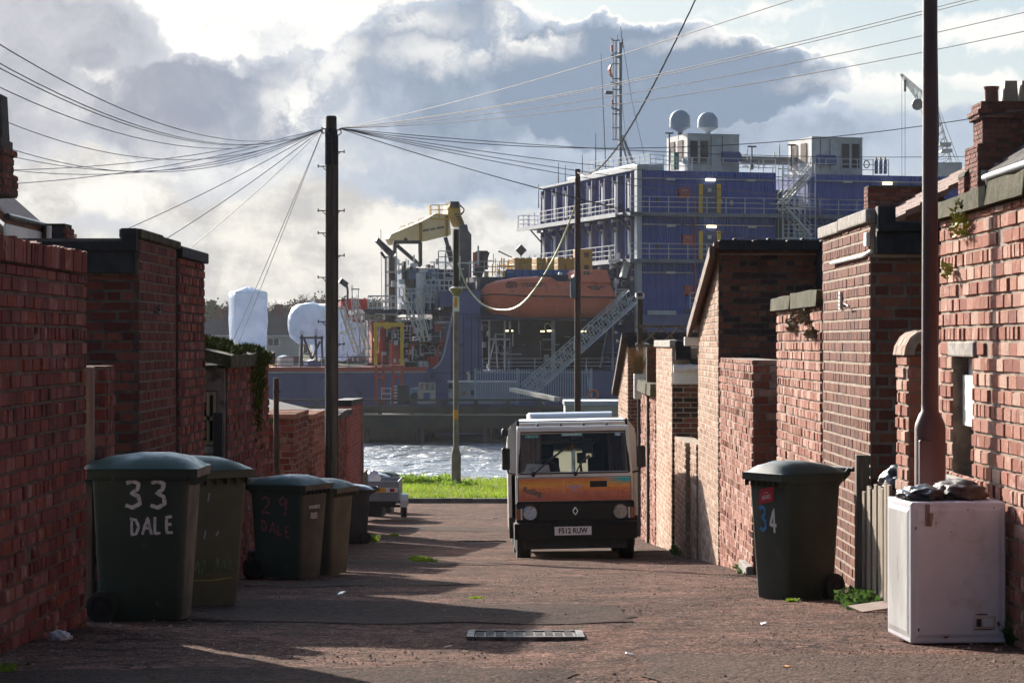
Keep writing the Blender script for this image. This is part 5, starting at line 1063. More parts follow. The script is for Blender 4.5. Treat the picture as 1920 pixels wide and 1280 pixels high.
for nm, x0, x1, f0, f1, mt in (('sticker',-.68,-.49,.88,.95,M('blue_green_sticker',(.06,.28,.40),(.25,.42,.15),30,.5)),('sticker',-.16,.13,.92,.985,M('green_white_sticker',(.12,.42,.33),(.6,.65,.6),60,.5)),('sticker',.60,.68,.90,.985,M('pale_blue_sticker',(.45,.58,.66),(.15,.3,.45),50,.5))):
    mb = MB(); mb.add([ws_pt(x0,f0),ws_pt(x1,f0),ws_pt(x1,f1),ws_pt(x0,f1)], [(0,1,2,3)]); mb.build(nm, mt, van, fix=False)
mb = MB(); mb.add([ws_pt(-.71,.03),ws_pt(-.34,.03),ws_pt(-.36,.20),ws_pt(-.66,.24)], [(0,1,2,3)]); mb.build('dashboard_paper', M('pale_paper', (.32,.33,.30), (.2,.2,.19), 12, .7), van, fix=False)
# ------------------------------------------------------------------ ship across the water; ship frame: L along the side, W inboard, z up
OX, OY, TH = 11.2, 220., R(16); cT, sT = math.cos(TH), math.sin(TH)
def S(px, py, W=0.):
    k = (px-960)/F; L = (k*(OY+W*cT)-OX+W*sT)/(cT-k*sT); Y = OY+L*sT+W*cT; return L, W, (640-py)*Y/F
def SW(L, W, z): return Vector((OX+L*cT-W*sT, OY+L*sT+W*cT, z))
def sb(mb, px0, py0, px1, py1, W0, W1, mi=0, Wr=None):
    Wr = W0 if Wr is None else Wr; pm = (py0+py1)/2
    L0 = S(px0, pm, Wr)[0]; L1 = S(px1, pm, Wr)[0]; z1 = S((px0+px1)/2, py0, Wr)[2]; z0 = S((px0+px1)/2, py1, Wr)[2]; mb.box(L0, L1, W0, W1, z0, z1, mi)
def sthing(name, label, cat, base, group=None):        # base in ship coordinates; parts are built in ship coordinates and shifted to it
    rt = empty(name, SW(*base), label, cat, group, TH); rt['_b'] = 0; del rt['_b']; return rt, tuple(-q for q in base)
def ribbed(name, c1, c2, freq=9.):
    m = M(name, c1, c2, .35, .7, spec=.2, spots=((c1[0]*.6, c1[1]*.6, c1[2]*.65), 1.2, .58, .75)); t = NT(m.node_tree); b = t.n['Principled BSDF']
    src = b.inputs['Base Color'].links[0].from_socket; sk = t.noise(t.vmath('MULTIPLY', t.node('ShaderNodeTexCoord').outputs['Object'], (2.2, 2.2, .16)), 1.5, 5, .65); t.l.new(t.mix(t.ss(sk, .56, .75, 0, .45), src, (.09,.06,.06,1)), b.inputs['Base Color'])     # rust and salt runs
    w = t.node('ShaderNodeTexWave', wave_type='BANDS', bands_direction='X'); w.inputs['Scale'].default_value = freq*.16; t.l.new(t.node('ShaderNodeTexCoord').outputs['Object'], w.inputs[0])
    bp = t.node('ShaderNodeBump'); bp.inputs['Distance'].default_value = .06; t.l.new(w.outputs[1], bp.inputs['Height']); t.l.new(bp.outputs[0], b.inputs['Normal']); return m
m_blue = ribbed('ship_blue_paint', (.048,.090,.36), (.040,.077,.31)); m_blue2 = M('hazed_hull_blue', (.13,.135,.26), (.11,.115,.22), .3, .65, spec=.25, spots=((.05,.04,.06), .8, .55, .75))  # hull blue lightened: haze low over the water put into its colour
m_bluel = M('lighter_blue_paint', (.075,.10,.25), (.06,.08,.21), .5, .5); m_dkblue = M('dark_blue_paint', (.03,.035,.07), (.022,.026,.05), .4, .7)  # darker blue used for bulkheads, decks, wells and seams
m_grey = M('pale_grey_paint', (.40,.42,.44), (.33,.35,.37), 1, .45); m_rail = M('galvanised_rail', (.50,.52,.54), None, 1, .35, metal=.3)
m_yel = M('safety_yellow_paint', (.75,.46,.012), (.65,.38,.015), 1.5, .5); m_redp = M('signal_red_paint', (.42,.035,.02), (.34,.03,.02), 1.5, .5); m_orgp = M('red_oxide_paint', (.42,.075,.035), (.33,.06,.035), 1.2, .6)
m_dark = M('dark_steel', (.03,.03,.035), (.05,.045,.045), 1, .7); m_louv = M('dark_louvre', (.035,.03,.03), None, 2, .7); m_unit = M('weathered_white_unit', (.56,.56,.54), (.42,.42,.41), .9, .55)
m_lampon = emit('lit_lamp', (1., .82, .4), 2.2); m_lampoff = M('frosted_lamp', (.55,.56,.5), None, 3, .3); m_text = M('dark_lettering', (.04,.03,.03), None, 3, .6)
ship = empty('ship', (OX, OY, 0), 'big blue offshore work ship with deck crane and stacked accommodation blocks across the water', 'ship', None, TH)
def SP(name, mb, mats, parent=None, **kw): return mb.build(name, mats, parent or ship, **kw)
def rails(mb, pts, h=1.1, n=3, step=1.9, r=.028, post=True, mi=0):
    for a, b in zip(pts, pts[1:]):
        a, b = Vector(a), Vector(b); L = (b-a).length; k = max(1, round(L/step))
        for j in range(n): o = Vector((0,0,h*(j+1)/n)); mb.bar(a+o, b+o, r*2, r*2, mi)
        if post:
            for j in range(k+1): p = a.lerp(b, j/k); mb.bar(p, p+Vector((0,0,h)), r*2.2, r*2.2, mi)
# hull
mb = MB(); Lh0, Lh1 = S(330,700)[0], S(1900,700)[0]; zt = S(640,696)[2]
mb.box(Lh0, Lh1, 0, 32, -9, zt); sb(mb, 820, 690, 905, 750, -.02, 5); SP('hull', mb, m_blue2)
mb = MB(); sb(mb, 380, 688, 800, 697, -.06, 6); sb(mb, 380, 696.5, 800, 699, -.1, -.06, 1); SP('deck_edge', mb, [m_orgp, m_grey])
mb = MB(); rails(mb, [(S(380,0)[0], .2, zt+.1), (S(700,0)[0], .2, zt+.1)], 1.1, 3, 2.1); SP('railing', mb, m_dark)
# blue column block with curved bulwark
def poly_at(pts, W): return [S(a, b, W)[0::2] for a, b in pts]
mb = MB(); mb.prism(poly_at([(852,575),(900,573),(907,752),(800,752),(800,692),(812,690),(822,683),(830,668)], -.1), lambda a, b, t: (a, -.12+t*5.5, b)); mb.prism(poly_at([(826,545),(900,545),(903,575),(826,575)], -.1), lambda a, b, t: (a, -.12+t*5, b)); SP('side_column', mb, m_blue2)
mb = MB(); pp = [(851,577),(841,625),(833,660),(829,672),(822,684),(812,691)]
for a, b in zip(pp, pp[1:]): A, B = S(*a, -.2), S(*b, -.2); mb.bar(A, B, .14, .14)
SP('bulwark_trim', mb, m_grey)
mb = MB()
for x in (846, 869, 884, 897): A, B = S(x,590,-.14), S(x,745,-.14); mb.bar(A, B, .07, .06)
A, B = S(810,699,-.14), S(905,699,-.14); mb.bar(A, B, .06, .06); A, B = S(850,589,-.14), S(900,589,-.14); mb.bar(A, B, .06, .06); SP('seam', mb, m_dkblue)
# recess under the boat deck
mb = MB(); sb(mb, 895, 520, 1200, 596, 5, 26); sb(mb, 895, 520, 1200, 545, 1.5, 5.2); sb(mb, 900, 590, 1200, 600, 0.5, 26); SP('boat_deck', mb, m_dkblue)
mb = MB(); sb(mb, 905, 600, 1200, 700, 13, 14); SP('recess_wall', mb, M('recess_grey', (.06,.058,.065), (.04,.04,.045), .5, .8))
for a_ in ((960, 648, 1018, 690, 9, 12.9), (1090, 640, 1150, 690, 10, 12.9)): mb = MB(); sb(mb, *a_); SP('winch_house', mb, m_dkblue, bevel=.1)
for x in (947, 918, 1036, 1040, 1150): mb = MB(); sb(mb, x-1.2, 600, x+1.2, 696, 3, 3.2); SP('stanchion', mb, m_grey)
mb = MB()
for a, b in (((915,690),(930,625)),((933,690),(929,625)),((1125,690),(1140,610))): mb.bar(S(*a,3), S(*b,3), .1)
sb(mb, 921, 634, 957, 638, 3, 3.3); SP('deck_trestle', mb, m_grey)
for x, y, w in ((951,620,5),(961,620,2),(1018,621,6),(1034,620,14),(1094,621,10),(1180,622,4)):
    mb = MB(); sb(mb, x-w/2, y-1.2, x+w/2, y+1.2, 6, 6.2); SP('deck_lamp', mb, m_lampon)
mb = MB(); rails(mb, [(S(905,0,1)[0],1,zt+.05),(S(1195,0,1)[0],1,zt+.05)], 1.0, 3, 2.4); SP('railing', mb, m_grey)
# accommodation block: two modules with a stair tower between them
zb, ztp = S(1300,640)[2]-4, S(1300,321)[2]; La, Lb, Lc, Ld = 0., S(1455,400)[0], S(1520,400)[0], S(1900,400)[0]; zr = S(1600,328)[2]
mb = MB(); mb.box(La, Lb, 0, 29.5, zb, ztp); SP('accommodation_block', mb, m_blue)
mb = MB(); mb.box(Lc, Ld, 0, 26, zb, zr); SP('accommodation_block', mb, m_blue)
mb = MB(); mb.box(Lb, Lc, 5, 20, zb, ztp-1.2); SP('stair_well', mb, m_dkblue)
mb = MB(); sb(mb, 1203, 588, 1320, 640, -.35, -.05); SP('lower_panel', mb, m_bluel)
mb = MB(); sb(mb, 1214, 582, 1268, 590, -.6, -.36); SP('white_band', mb, m_grey)
mb = MB(); sb(mb, 1194.5, 315, 1203.5, 645, -.75, -.02); SP('corner_post', mb, m_grey)
mb = MB(); mb.box(-.5,.6,-.8,.4,ztp+.03,ztp+.42); SP('corner_cap', mb, m_grey, bevel=.05)
# walkways with railings on the front and the left side
for py, k in ((400,0),(487,1),(578,2)):
    z = S(1300,py)[2]; mb = MB(); x0 = -1.3 if k < 2 else S(1285,500)[0]
    mb.box(x0, Ld, -1.25, -.03, z-.32, z)
    if k < 2: mb.box(-1.6, -.03, -.02, 33. if k == 0 else 29., z-.16, z)
    SP('walkway', mb, M('walkway_grey', (.16,.18,.22), (.12,.13,.16), 1, .6))
    mb = MB(); rails(mb, [(x0, -1.2, z), (Ld, -1.2, z)], 1.35, 3, 1.75); SP('railing', mb, m_rail)
    if k < 2:
        mb = MB(); rails(mb, [(-1.55, 2, z), (-1.55, 33. if k == 0 else 29., z)], 1.3, 3, 2.0, .035)
        if k == 0: rails(mb, [(-1.55, 33, z), (2.6, 33, z)], 1.3, 3, 1.0, .035); mb.box(-1.5, 3.2, 29.5, 33.2, z-.15, z-.01)
        SP('railing', mb, m_rail)
        mb = MB(); mb.box(-1.72,-1.6,1.6,33. if k == 0 else 29.,z-.32,z+.06); SP('kick_board', mb, m_grey)
        mb = MB()
        for j in range(8): w = 2+j*3.9; mb.bar((-1.4,w,z-.25),(-.05,w,z-1.7), .12); mb.bar((-1.5,w,z-.22),(0,w,z-.22), .14)
        SP('bracket', mb, m_dark)
        for j in range(8):
            mb = MB(); w = 1.6+j*3.9; mb.box(-.75,-.45,w-.25,w+.25,z-.62,z-.36); SP('deck_lamp', mb, m_lampoff)
mb = MB()                                        # stiffened side wall
for (za, zb_) in ((S(1200,398)[2]+.02, ztp-.2), (S(1200,485)[2]+.02, S(1200,400)[2]-.45), (S(1200,590)[2], S(1200,487)[2]-.45)):
    for j in range(8):
        w = .9+j*3.75
        for q in (0, .55, 1.9): mb.box(-.34 if q else -.5, -.01, w+q, w+q+.16, za, zb_)
SP('side_stiffener', mb, m_blue2)
for (za, zb_) in ((S(1200,392)[2], ztp-.9), (S(1200,480)[2], S(1200,400)[2]-1.3)):
    for j in range(8):
        w = 1.1+j*3.75; mb = MB(); mb.box(-.30, -.02, w+.9, w+1.35, za+.2, zb_); mb.loft([[(-.34,w+.9,zb_+.02),(-.02,w+.9,zb_+.02),(-.02,w+1.35,zb_+.02),(-.34,w+1.35,zb_+.02)],[(-.45,w+.8,zb_+.30),(-.02,w+.8,zb_+.30),(-.02,w+1.45,zb_+.30),(-.45,w+1.45,zb_+.30)]]); SP('vent_trunk', mb, m_grey)
mb = MB(); mb.box(-.45,.3,-.5,30,ztp+.02,ztp+.22); SP('roof_edge', mb, m_grey)
# doors, hydrant boxes, conduits, lamps on the front
m_door = M('door_blue', (.038,.052,.135), None, 1, .5)
for x0, x1, y0, y1, dr in ((1311,1352,345,399,1),(1311,1352,433,486,1),(1311,1352,523,577,1),(1645,1685,352,399,1)):
    mb = MB(); sb(mb, x0+8, y0+1, x1-7, y1, -.10, -.02); dd = SP('door', mb, m_door)
    for xx in (x0, x1-7):
        mb = MB(); sb(mb, xx, y0, xx+7, y1, -.22, -.02); SP('yellow_door_post', mb, m_yel, dd)
    mb = MB(); sb(mb, x0+16, y0+8, x0+23, y0+15, -.13, -.105); SP('door_sign', mb, m_grey, dd)
    mb = MB(); sb(mb, x0+24, y0+34, x0+28, y0+36, -.16, -.105); SP('door_handle', mb, m_grey, dd)
for x0, y0, x1, y1 in ((1274,352,1294,371),(1281,440,1300,460),(1285,535,1299,553)):
    mb = MB(); sb(mb, x0, y0, x1, y1, -.40, -.02); bx = SP('hydrant_box', mb, m_redp)
    mb = MB(); sb(mb, x0+5, y0+4.5, x1-5, y0+6, -.42, -.405); SP('box_lettering', mb, m_grey, bx)
mb = MB(); sb(mb, 1302.4, 372, 1304.2, 580, -.3, -.2); SP('red_riser', mb, m_redp)
for y, xa, xb in ((336,1205,1452),(422,1205,1452),(511,1205,1300),(341,1528,1800),(425,1528,1800)):
    mb = MB(); sb(mb, xa, y-.9, xb, y+.9, -.16, -.06); SP('conduit', mb, m_grey)
for x, y, on in ((1258,336,0),(1333,337,1),(1409,338,0),(1259,423,0),(1335,425,1),(1411,425,0),(1590,341,0),(1665,344,1),(1620,425,0),(1258,511,0)):
    mb = MB(); sb(mb, x-8, y-2.2, x+8, y+2.2, -.42, -.17); SP('bulkhead_lamp', mb, m_lampon if on else m_lampoff)
for x, y in ((1234,375),(1233,463),(1352,378),(1372,380)):
    mb = MB(); sb(mb, x-2.5, y-4, x+2.5, y+4, -.2, -.02); SP('socket_box', mb, m_dark if x < 1300 else m_grey)
# stair tower
mb = MB(); Lm0, Lm1 = Lb+.1, Lc-.1
for k in range(5):
    z = S(1490,330+k*58)[2]; z2 = z-2.6
    mb.box(Lm0, Lm1, -1.3, -1.22, z-.1, z); mb.box(Lm0, Lm1, .9, 1., z-.1, z)
    a, b = (Lm0+.3, Lm1-.3) if k % 2 else (Lm1-.3, Lm0+.3)
    for w in (-1.2, -.3, .8): mb.bar((a,w,z), (b,w,z2), .12, .2); mb.bar((a,w,z+.9), (b,w,z2+.9), .06)
    for j in range(10): q = (j+.5)/10; mb.box(lerp(a,b,q)-.14, lerp(a,b,q)+.14, -1.2, .8, lerp(z,z2,q)-.03, lerp(z,z2,q)+.03, 1)
    rails(mb, [(Lm0,-1.26,z),(Lm1,-1.26,z)], 1.1, 3, .6, .022)
for q in range(7):
    l = lerp(Lm0, Lm1, q/6)
    for w in (-1.3, 1.0): mb.bar((l,w,S(1490,310)[2]), (l,w,S(1490,640)[2]), .09 if q in (0,6) else .05)
SP('stair_tower', mb, [m_rail, M('stair_tread_brown', (.22,.15,.05), None, 2, .7)])
mb = MB(); l = S(1533,0,-1.6)[0]; mb.cyl((l,-1.6,S(1533,480,-1.6)[2]), (l,-1.6,S(1533,368,-1.6)[2]), .07); mb.bar((l-.6,-1.6,S(0,375,-1.6)[2]), (l+.6,-1.6,S(0,375,-1.6)[2]), .06); SP('aerial_pole', mb, m_dark)
# roof: rails, plant units, radomes, mast
zr2 = ztp+.05; mb = MB(); rails(mb, [(S(1110,0,15)[0], 16, zr2+.6), (S(1200,0,2)[0]+.6, 1, zr2+.3), (S(1270,0)[0], .1, zr2), (S(1385,0)[0], .1, zr2), (Lb,.1,zr2)], 1.15, 3, 1.3, .028); rails(mb, [(Lc,.1,zr+.02),(S(1667,0)[0],.1,zr+.02)], 1.4, 3, 1.5); SP('railing', mb, m_rail)
mb = MB(); mb.box(.2, 3., 2, 22, ztp+.02, ztp+.7); SP('roof_trunking', mb, m_grey, bevel=.1)
def unit(x0, x1, y0, y1, lx, hood, zb):
    W = 1.6; mb = MB(); L0, L1 = S(x0,y0,W)[0], S(x1,y0,W)[0]; z1 = S(x0,y0,W)[2]; mb.box(L0, L1, W, W+5.5, zb, z1); u = SP('plant_unit', mb, m_unit)
    mb = MB(); sb(mb, x0, y0-.8, x1, y0+1.2, W-.1, W+5.6, Wr=W); SP('unit_roof_edge', mb, m_grey, u)
    for xx in lx: mb = MB(); sb(mb, xx, y0+12, xx+14, y1-5, W-.06, W-.005, Wr=W); SP('louvre', mb, m_louv, u)
    mb = MB(); sb(mb, lx[0]-3, y0+9, lx[0]-.8, y1-3, W-.09, W-.01, Wr=W); sb(mb, lx[1]+15, y0+9, lx[1]+17, y1-3, W-.09, W-.01, Wr=W); sb(mb, lx[0]-3, y1-4, lx[1]+17, y1-2, W-.085, W-.012, Wr=W); SP('louvre_frame', mb, m_grey, u)
    mb = MB(); L0h, L1h = S(hood,0,W)[0], S(hood+32,0,W)[0]; zt_ = S(hood,y0+33,W)[2]; zb_ = S(hood,y0+52,W)[2]; mb.prism([(W-.9,zb_),(W-.9,zt_-.35),(W-.5,zt_),(W-.01,zt_),(W-.01,zb_)], lambda a, b, t: (L0h+t*(L1h-L0h), a, b)); SP('cooling_hood', mb, m_bluel, u)
    mb = MB()
    for xx in (lx[1]+20, hood+2) if lx[0] < hood else (x0+16, x0+34): sb(mb, xx-.5, y0+3, xx+.5, y1, W-.05, W-.008, Wr=W)
    SP('panel_joint', mb, m_louv, u)
    for k in range(2): mb = MB(); w = W+1.2+k*2.2; mb.box(L0-.05, L0-.01, w, w+1.3, z1-2.2, z1-.4); SP('side_louvre', mb, m_yel if False else m_woodb, u)
unit(1289, 1386, 252, 312, (1294,1313), 1352, ztp+.03); unit(1522, 1617, 258, 320, (1578,1597), 1530, zr+.03)
for px_, y0, y1 in ((1275,206,250),(1327,210,251)):
    l, w, zt_ = S(px_, y0, 4.); zl_ = S(px_, y1, 4.)[2]; h = zt_-zl_; r = .93; mb = MB(); mb.lathe([(.25,-.0),(.28,.15),(r*.9,.45),(r,.5)]+[(r, .5+(h-.5-r)*q/3) for q in range(1,4)]+[(r*math.cos(R(a)), h-r+r*math.sin(R(a))) for a in (15,30,45,60,75,88)], (l,w,zl_), 24); SP('radome', mb, M('radome_grey', (.42,.47,.53), (.37,.42,.48), .5, .6, spec=.2), smooth=40)
    mb = MB(); mb.cyl((l,w,S(px_,262,4)[2]-.0), (l,w,zl_+.05), .18); SP('radome_post', mb, m_dark)
mb = MB(); sb(mb, 1264, 286, 1273, 318, .6, 1.5); SP('green_locker', mb, M('teal_paint', (.03,.18,.15), None, 2, .5))
mb = MB(); sb(mb, 1390, 294, 1500, 306, 5, 7); SP('exhaust_duct', mb, M('dull_tan_duct', (.22,.20,.17), (.16,.15,.13), 1, .6))
for k in range(3):
    l, w, z = S(1643+k*8.3, 326, .8); mb = MB(); mb.lathe([(.16,0),(.165,1.15),(.10,1.32),(.06,1.36)], (l,w,z), 12); g = SP('gas_cylinder', mb, m_bluel, smooth=40); mb = MB(); mb.lathe([(.08,1.3),(.09,1.36),(.06,1.5)], (l,w,z), 10); SP('cylinder_cap', mb, m_yel, g)
mb = MB(); mb.tube([S(1625+5*math.cos(a*.5), 308+7*math.sin(a*.5), 1.) for a in range(14)], .05, 5); SP('hose_coil', mb, m_dark)
for x, y0, y1 in ((1255,250,330),(1410,275,318),(1484,272,318),(1375,0,0)):
    if y0:
        mb = MB(); a = S(x,y1,.5); b = S(x,y0,.5); mb.cyl(a, b, .06, n=6); mb.obox((b[0],b[1],b[2]), (.75,.3,.12)); SP('floodlight_pole', mb, m_dark)
for x, y0, y1, W in ((1117,250,320,16),(1060,310,356,26),(1047,305,356,28),(1127,100,318,14),(1092,290,345,20),(1010,345,390,32),(1600,300,320,6)):
    mb = MB(); a = S(x+(9 if x == 1127 else 0),y1,W); b = S(x,y0,W); mb.tube([a, b], [.05,.025], 5); SP('whip_aerial', mb, m_dark)
Wm = 9.; mb = MB(); A = lambda x, y, w=0: Vector(S(x,y,Wm+w))
mb.bar(A(1163,316), A(1163,80), .26, .26)
for x in (1149, 1155): mb.bar(A(x,262), A(x,76), .09); mb.bar(A(x,262,.5), A(x,76,.5), .07)
for y in (76, 100, 120, 148, 168, 180, 195, 214, 240, 262): mb.bar(A(1147,y), A(1163,y), .09)
for y in (104, 155, 203): mb.add([A(1146,y-2),A(1163,y+2),A(1163,y+7),A(1146,y+1)], [(0,1,2,3)])
mb.bar(A(1166,254), A(1190,312), .2); mb.bar(A(1163,256), A(1179,312), .14); mb.bar(A(1146,72), A(1150,78), .08); mb.bar(A(1166,72), A(1168,90), .12); mb.bar(A(1157,66), A(1158,78), .06); SP('mast', mb, M('mast_grey_paint', (.20,.22,.25), (.15,.17,.2), 1, .6)); mast = ship.children[-1]
mast = [o for o in ship.children if o.name.startswith('mast')][0]
mb = MB()
for x, y in ((1147,88),(1147,94),(1148,190),(1148,196)): mb.obox(A(x,y), (.2,.2,.22))
SP('red_mast_lamp', mb, m_redp, mast)
mb = MB(); mb.loft([[A(x,y)+Vector((0,q*w,0)) for q in (-1,1)]+[A(x+3,y)+Vector((0,q*w,0)) for q in (1,-1)] for x, y, w in ((1144,122,.1),(1141,130,.25),(1143,140,.2),(1146,145,.06))]); SP('red_horn', mb, m_orgp, mast)
mb = MB(); mb.obox(A(1141,174), (.65,.4,.28)); SP('radar_scanner', mb, m_dark, mast, bevel=.05)
mb = MB(); mb.tube([A(1168,80), A(1185,190), A(1210,300)], .02, 4); mb.tube([A(1166,190), A(1180,312)], .015, 4); mb.tube([A(1164,50), A(1166,80)], .03, 4); SP('mast_stay', mb, m_cable, mast)
# deck crane
m_crane = M('cream_crane_paint', (.86,.67,.34), (.78,.58,.27), .6, .5, spots=((.25,.17,.10), 1.5, .6, .75)); m_kp = M('dark_king_post_paint', (.085,.085,.10), (.06,.06,.075), .6, .6)
mb = MB(); sb(mb, 861, 460, 884, 575, 7, 9.5); mb.prism(poly_at([(861,460),(861,425),(867,421),(876,421),(878,432),(884,440),(884,460)], 7), lambda a, b, t: (a, 7+t*2.5, b)); SP('crane_king_post', mb, m_kp)
Wc = 7.6; mb = MB(); mb.prism(poly_at([(729,447),(733,439),(788,416),(818,400),(842,402),(846,440),(800,452),(735,459)], Wc), lambda a, b, t: (a, Wc+t*1.5, b)); boom = SP('crane_boom', mb, m_crane, bevel=.05)
mb = MB(); sb(mb, 786, 417, 791, 452, Wc-.12, Wc+1.6, Wr=Wc); sb(mb, 835, 404, 840, 443, Wc-.12, Wc+1.6, Wr=Wc); SP('boom_band', mb, M('ochre_paint', (.42,.24,.03), None, 1, .6), boom)
mb = MB()
for k in range(17):
    if k not in (5, 10): sb(mb, 793+k*2.35, 430.5-k*.42, 794.6+k*2.35, 434.5-k*.42, Wc-.04, Wc-.005, Wr=Wc)
SP('boom_lettering', mb, m_text, boom)
mb = MB(); mb.prism(poly_at([(838,404),(842,384),(861,380),(863,402),(872,425),(862,432),(851,410)], Wc), lambda a, b, t: (a, Wc-.2+t*1.9, b)); hd = SP('crane_head', mb, M('ochre_crane_paint', (.70,.44,.05), (.5,.30,.04), .8, .6), boom)
mb = MB(); sb(mb, 843, 378, 859, 390, Wc-.3, Wc+1.4, Wr=Wc); mb.tube([S(863+7*math.sin(a*.35), 386+a*1.8, Wc) for a in range(10)], .06, 5); mb.tube([S(861+9*math.sin(a*.3), 383+a*2.2, Wc) for a in range(10)], .04, 5); SP('sheave_housing', mb, m_dark, hd)
mb = MB()
for k in range(7): mb.bar(S(853+k*2.2,402+k*4.2,Wc-.3), S(861+k*2.2,402+k*4.2,Wc-.3), .09)
SP('head_ladder', mb, m_dark, hd)
mb = MB(); rails(mb, [S(808,411,Wc), S(840,411,Wc)], 1.25, 3, .7, .03); rails(mb, [S(806,411,Wc+1.4), S(838,411,Wc+1.4)], 1.25, 3, .7, .03); sb(mb, 806, 409.5, 841, 411.5, Wc-.3, Wc+1.7, Wr=Wc)
for x, y in ((785,420),(766,428),(750,434)): rails(mb, [S(x,y,Wc+.5), S(x+9,y-3,Wc+.5)], .4, 1, .5, .025)
SP('boom_rail', mb, m_yel, boom)
mb = MB(); mb.cyl(S(835,445,Wc-.2), S(843,472,Wc-.2), .18); mb.cyl(S(840,462,Wc-.2), S(847,490,Wc-.2), .26); SP('luffing_cylinder', mb, m_dark, boom)
mb = MB()
for k in range(24): y = 430+k*6; mb.bar(S(853,y,6.8), S(859,y,6.8), .05)
mb.bar(S(853,425,6.8), S(853,570,6.8), .06); mb.bar(S(859,425,6.8), S(859,570,6.8), .06); SP('king_post_ladder', mb, m_rail)
mb = MB()
for a, b in (((738,454),(789,454)),((740,454),(740,475)),((788,454),(788,498)),((744,460),(789,499))): mb.bar(S(*a,6), S(*b,6), .3, .3)
mb.add([S(755,452,5.9),S(761,444,5.9),S(766,452,5.9)], [(0,1,2)]); SP('boom_rest', mb, m_dark)
mb = MB(); mb.prism(poly_at([(706,452),(709,445),(741,474),(736,484),(731,478)], 4), lambda a, b, t: (a, 4+t*.8, b)); mb.bar(S(714,472,4), S(722,484,4), .2); SP('raised_ramp_arm', mb, m_dark)
mb = MB(); sb(mb, 729, 482, 741, 605, 4.5, 5.8); pc = SP('exhaust_column', mb, M('brown_steel_column', (.10,.075,.06), (.07,.055,.05), .8, .7))
mb = MB()
for x in (723, 742.5): mb.bar(S(x,480,4.2), S(x,600,4.2), .16)
for y in (482, 510, 535, 562, 590): mb.bar(S(723,y,4.2), S(743,y,4.2), .13)
SP('column_cage', mb, m_grey, pc)
mb = MB(); mb.bar(S(714,430,6), S(716,590,6), .04); SP('whip_aerial', mb, m_dark)
# control cabin and platforms
m_cab = ribbed('pale_blue_cabin_paint', (.20,.28,.40), (.17,.24,.35), 7.)
mb = MB(); Wk = 3.; sb(mb, 764, 505, 822, 582, Wk, Wk+6, Wr=Wk); cabn = SP('control_cabin', mb, m_cab)
for xx in (765, 775): mb = MB(); sb(mb, xx, 523, xx+8, 541, Wk-.05, Wk-.005, Wr=Wk); SP('cabin_window', mb, m_glass, cabn)
for xx in (797, 811): mb = MB(); sb(mb, xx, 517, xx+7, 530, Wk-.05, Wk-.005, Wr=Wk); SP('cabin_window', mb, m_glass, cabn)
mb = MB(); mb.cyl(S(789,575,Wk-.8), S(789,512,Wk-.8), .45, n=12); sb(mb, 783, 506, 795, 511, Wk-1.4, Wk-.2, Wr=Wk); SP('white_vent_pipe', mb, m_white, cabn, smooth=50)
mb = MB(); sb(mb, 762, 503, 824, 506, Wk-.15, Wk+6.1, Wr=Wk); rails(mb, [S(822,503,Wk), S(850,503,Wk)], 1.5, 3, .8, .035); SP('cabin_roof_edge', mb, m_grey, cabn)
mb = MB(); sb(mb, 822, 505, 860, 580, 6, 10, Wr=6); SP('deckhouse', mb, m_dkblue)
mb = MB(); r_ = random.Random(9)
for x, y, w, h in ((768,500,6,5),(781,502,4,3),(802,496,5,6),(809,498,5,4),(815,503,4,3),(760,510,4,60),(757,490,5,40)): sb(mb, x, y, x+w, y+h, 2.6, 3.4)
SP('deck_fittings', mb, m_dark)
mb = MB()
for xa, xb, ys_ in ((800,850,(525,535,545,556)),(690,742,(555,566,577)),(760,830,(550,566,582))):
    for y in ys_: mb.bar(S(xa,y,1.2), S(xb,y,1.2), .12)
    for x in frange(xa, xb, 6): mb.bar(S(x,ys_[0],1.2), S(x,ys_[-1]+4,1.2), .07)
SP('railing', mb, m_rail)
mb = MB(); sb(mb, 690, 580, 832, 588, 1, 9, Wr=1); sb(mb, 820, 585, 850, 592, .8, 3, Wr=1); sb(mb, 735, 640, 832, 643, .8, 6, Wr=1); SP('platform', mb, m_dkblue)
mb = MB(); rails(mb, [S(735,640,.9), S(780,640,.9)], .95, 3, .5, .03); rails(mb, [S(795,571,1.1), S(832,571,1.1)], 1.6, 2, .45, .04); SP('railing', mb, m_grey)
mb = MB(); sb(mb, 690, 600, 835, 692, 7, 8, Wr=7); sb(mb, 738, 645, 832, 690, 2.5, 7, Wr=2.5); SP('deck_bulkhead', mb, m_dkblue)
for (x0, y0, x1, y1, W) in ((752,555,792,640,.6),(778,560,800,640,.6),(636,575,668,660,.5),(660,572,690,655,.5)):
    mb = MB()
    for off in (0, 8): mb.bar(S(x0+off,y0,W), S(x1+off-4,y1,W), .10, .16); mb.bar(S(x0+off,y0-20,W), S(x1+off-4,y1-20,W), .05)
    for k in range(11): q = k/10; a, b = S(lerp(x0,x1-4,q), lerp(y0,y1,q), W), S(lerp(x0+8,x1+4,q), lerp(y0,y1,q), W); mb.bar(a, b, .12, .05, 1)
    for k in range(4): q = (k+.5)/4; a, b = S(lerp(x0,x1-4,q), lerp(y0,y1,q), W), S(lerp(x0,x1-4,q), lerp(y0,y1,q)-20, W); mb.bar(a, b, .05)
    SP('ship_ladder', mb, [m_rail, m_yel])
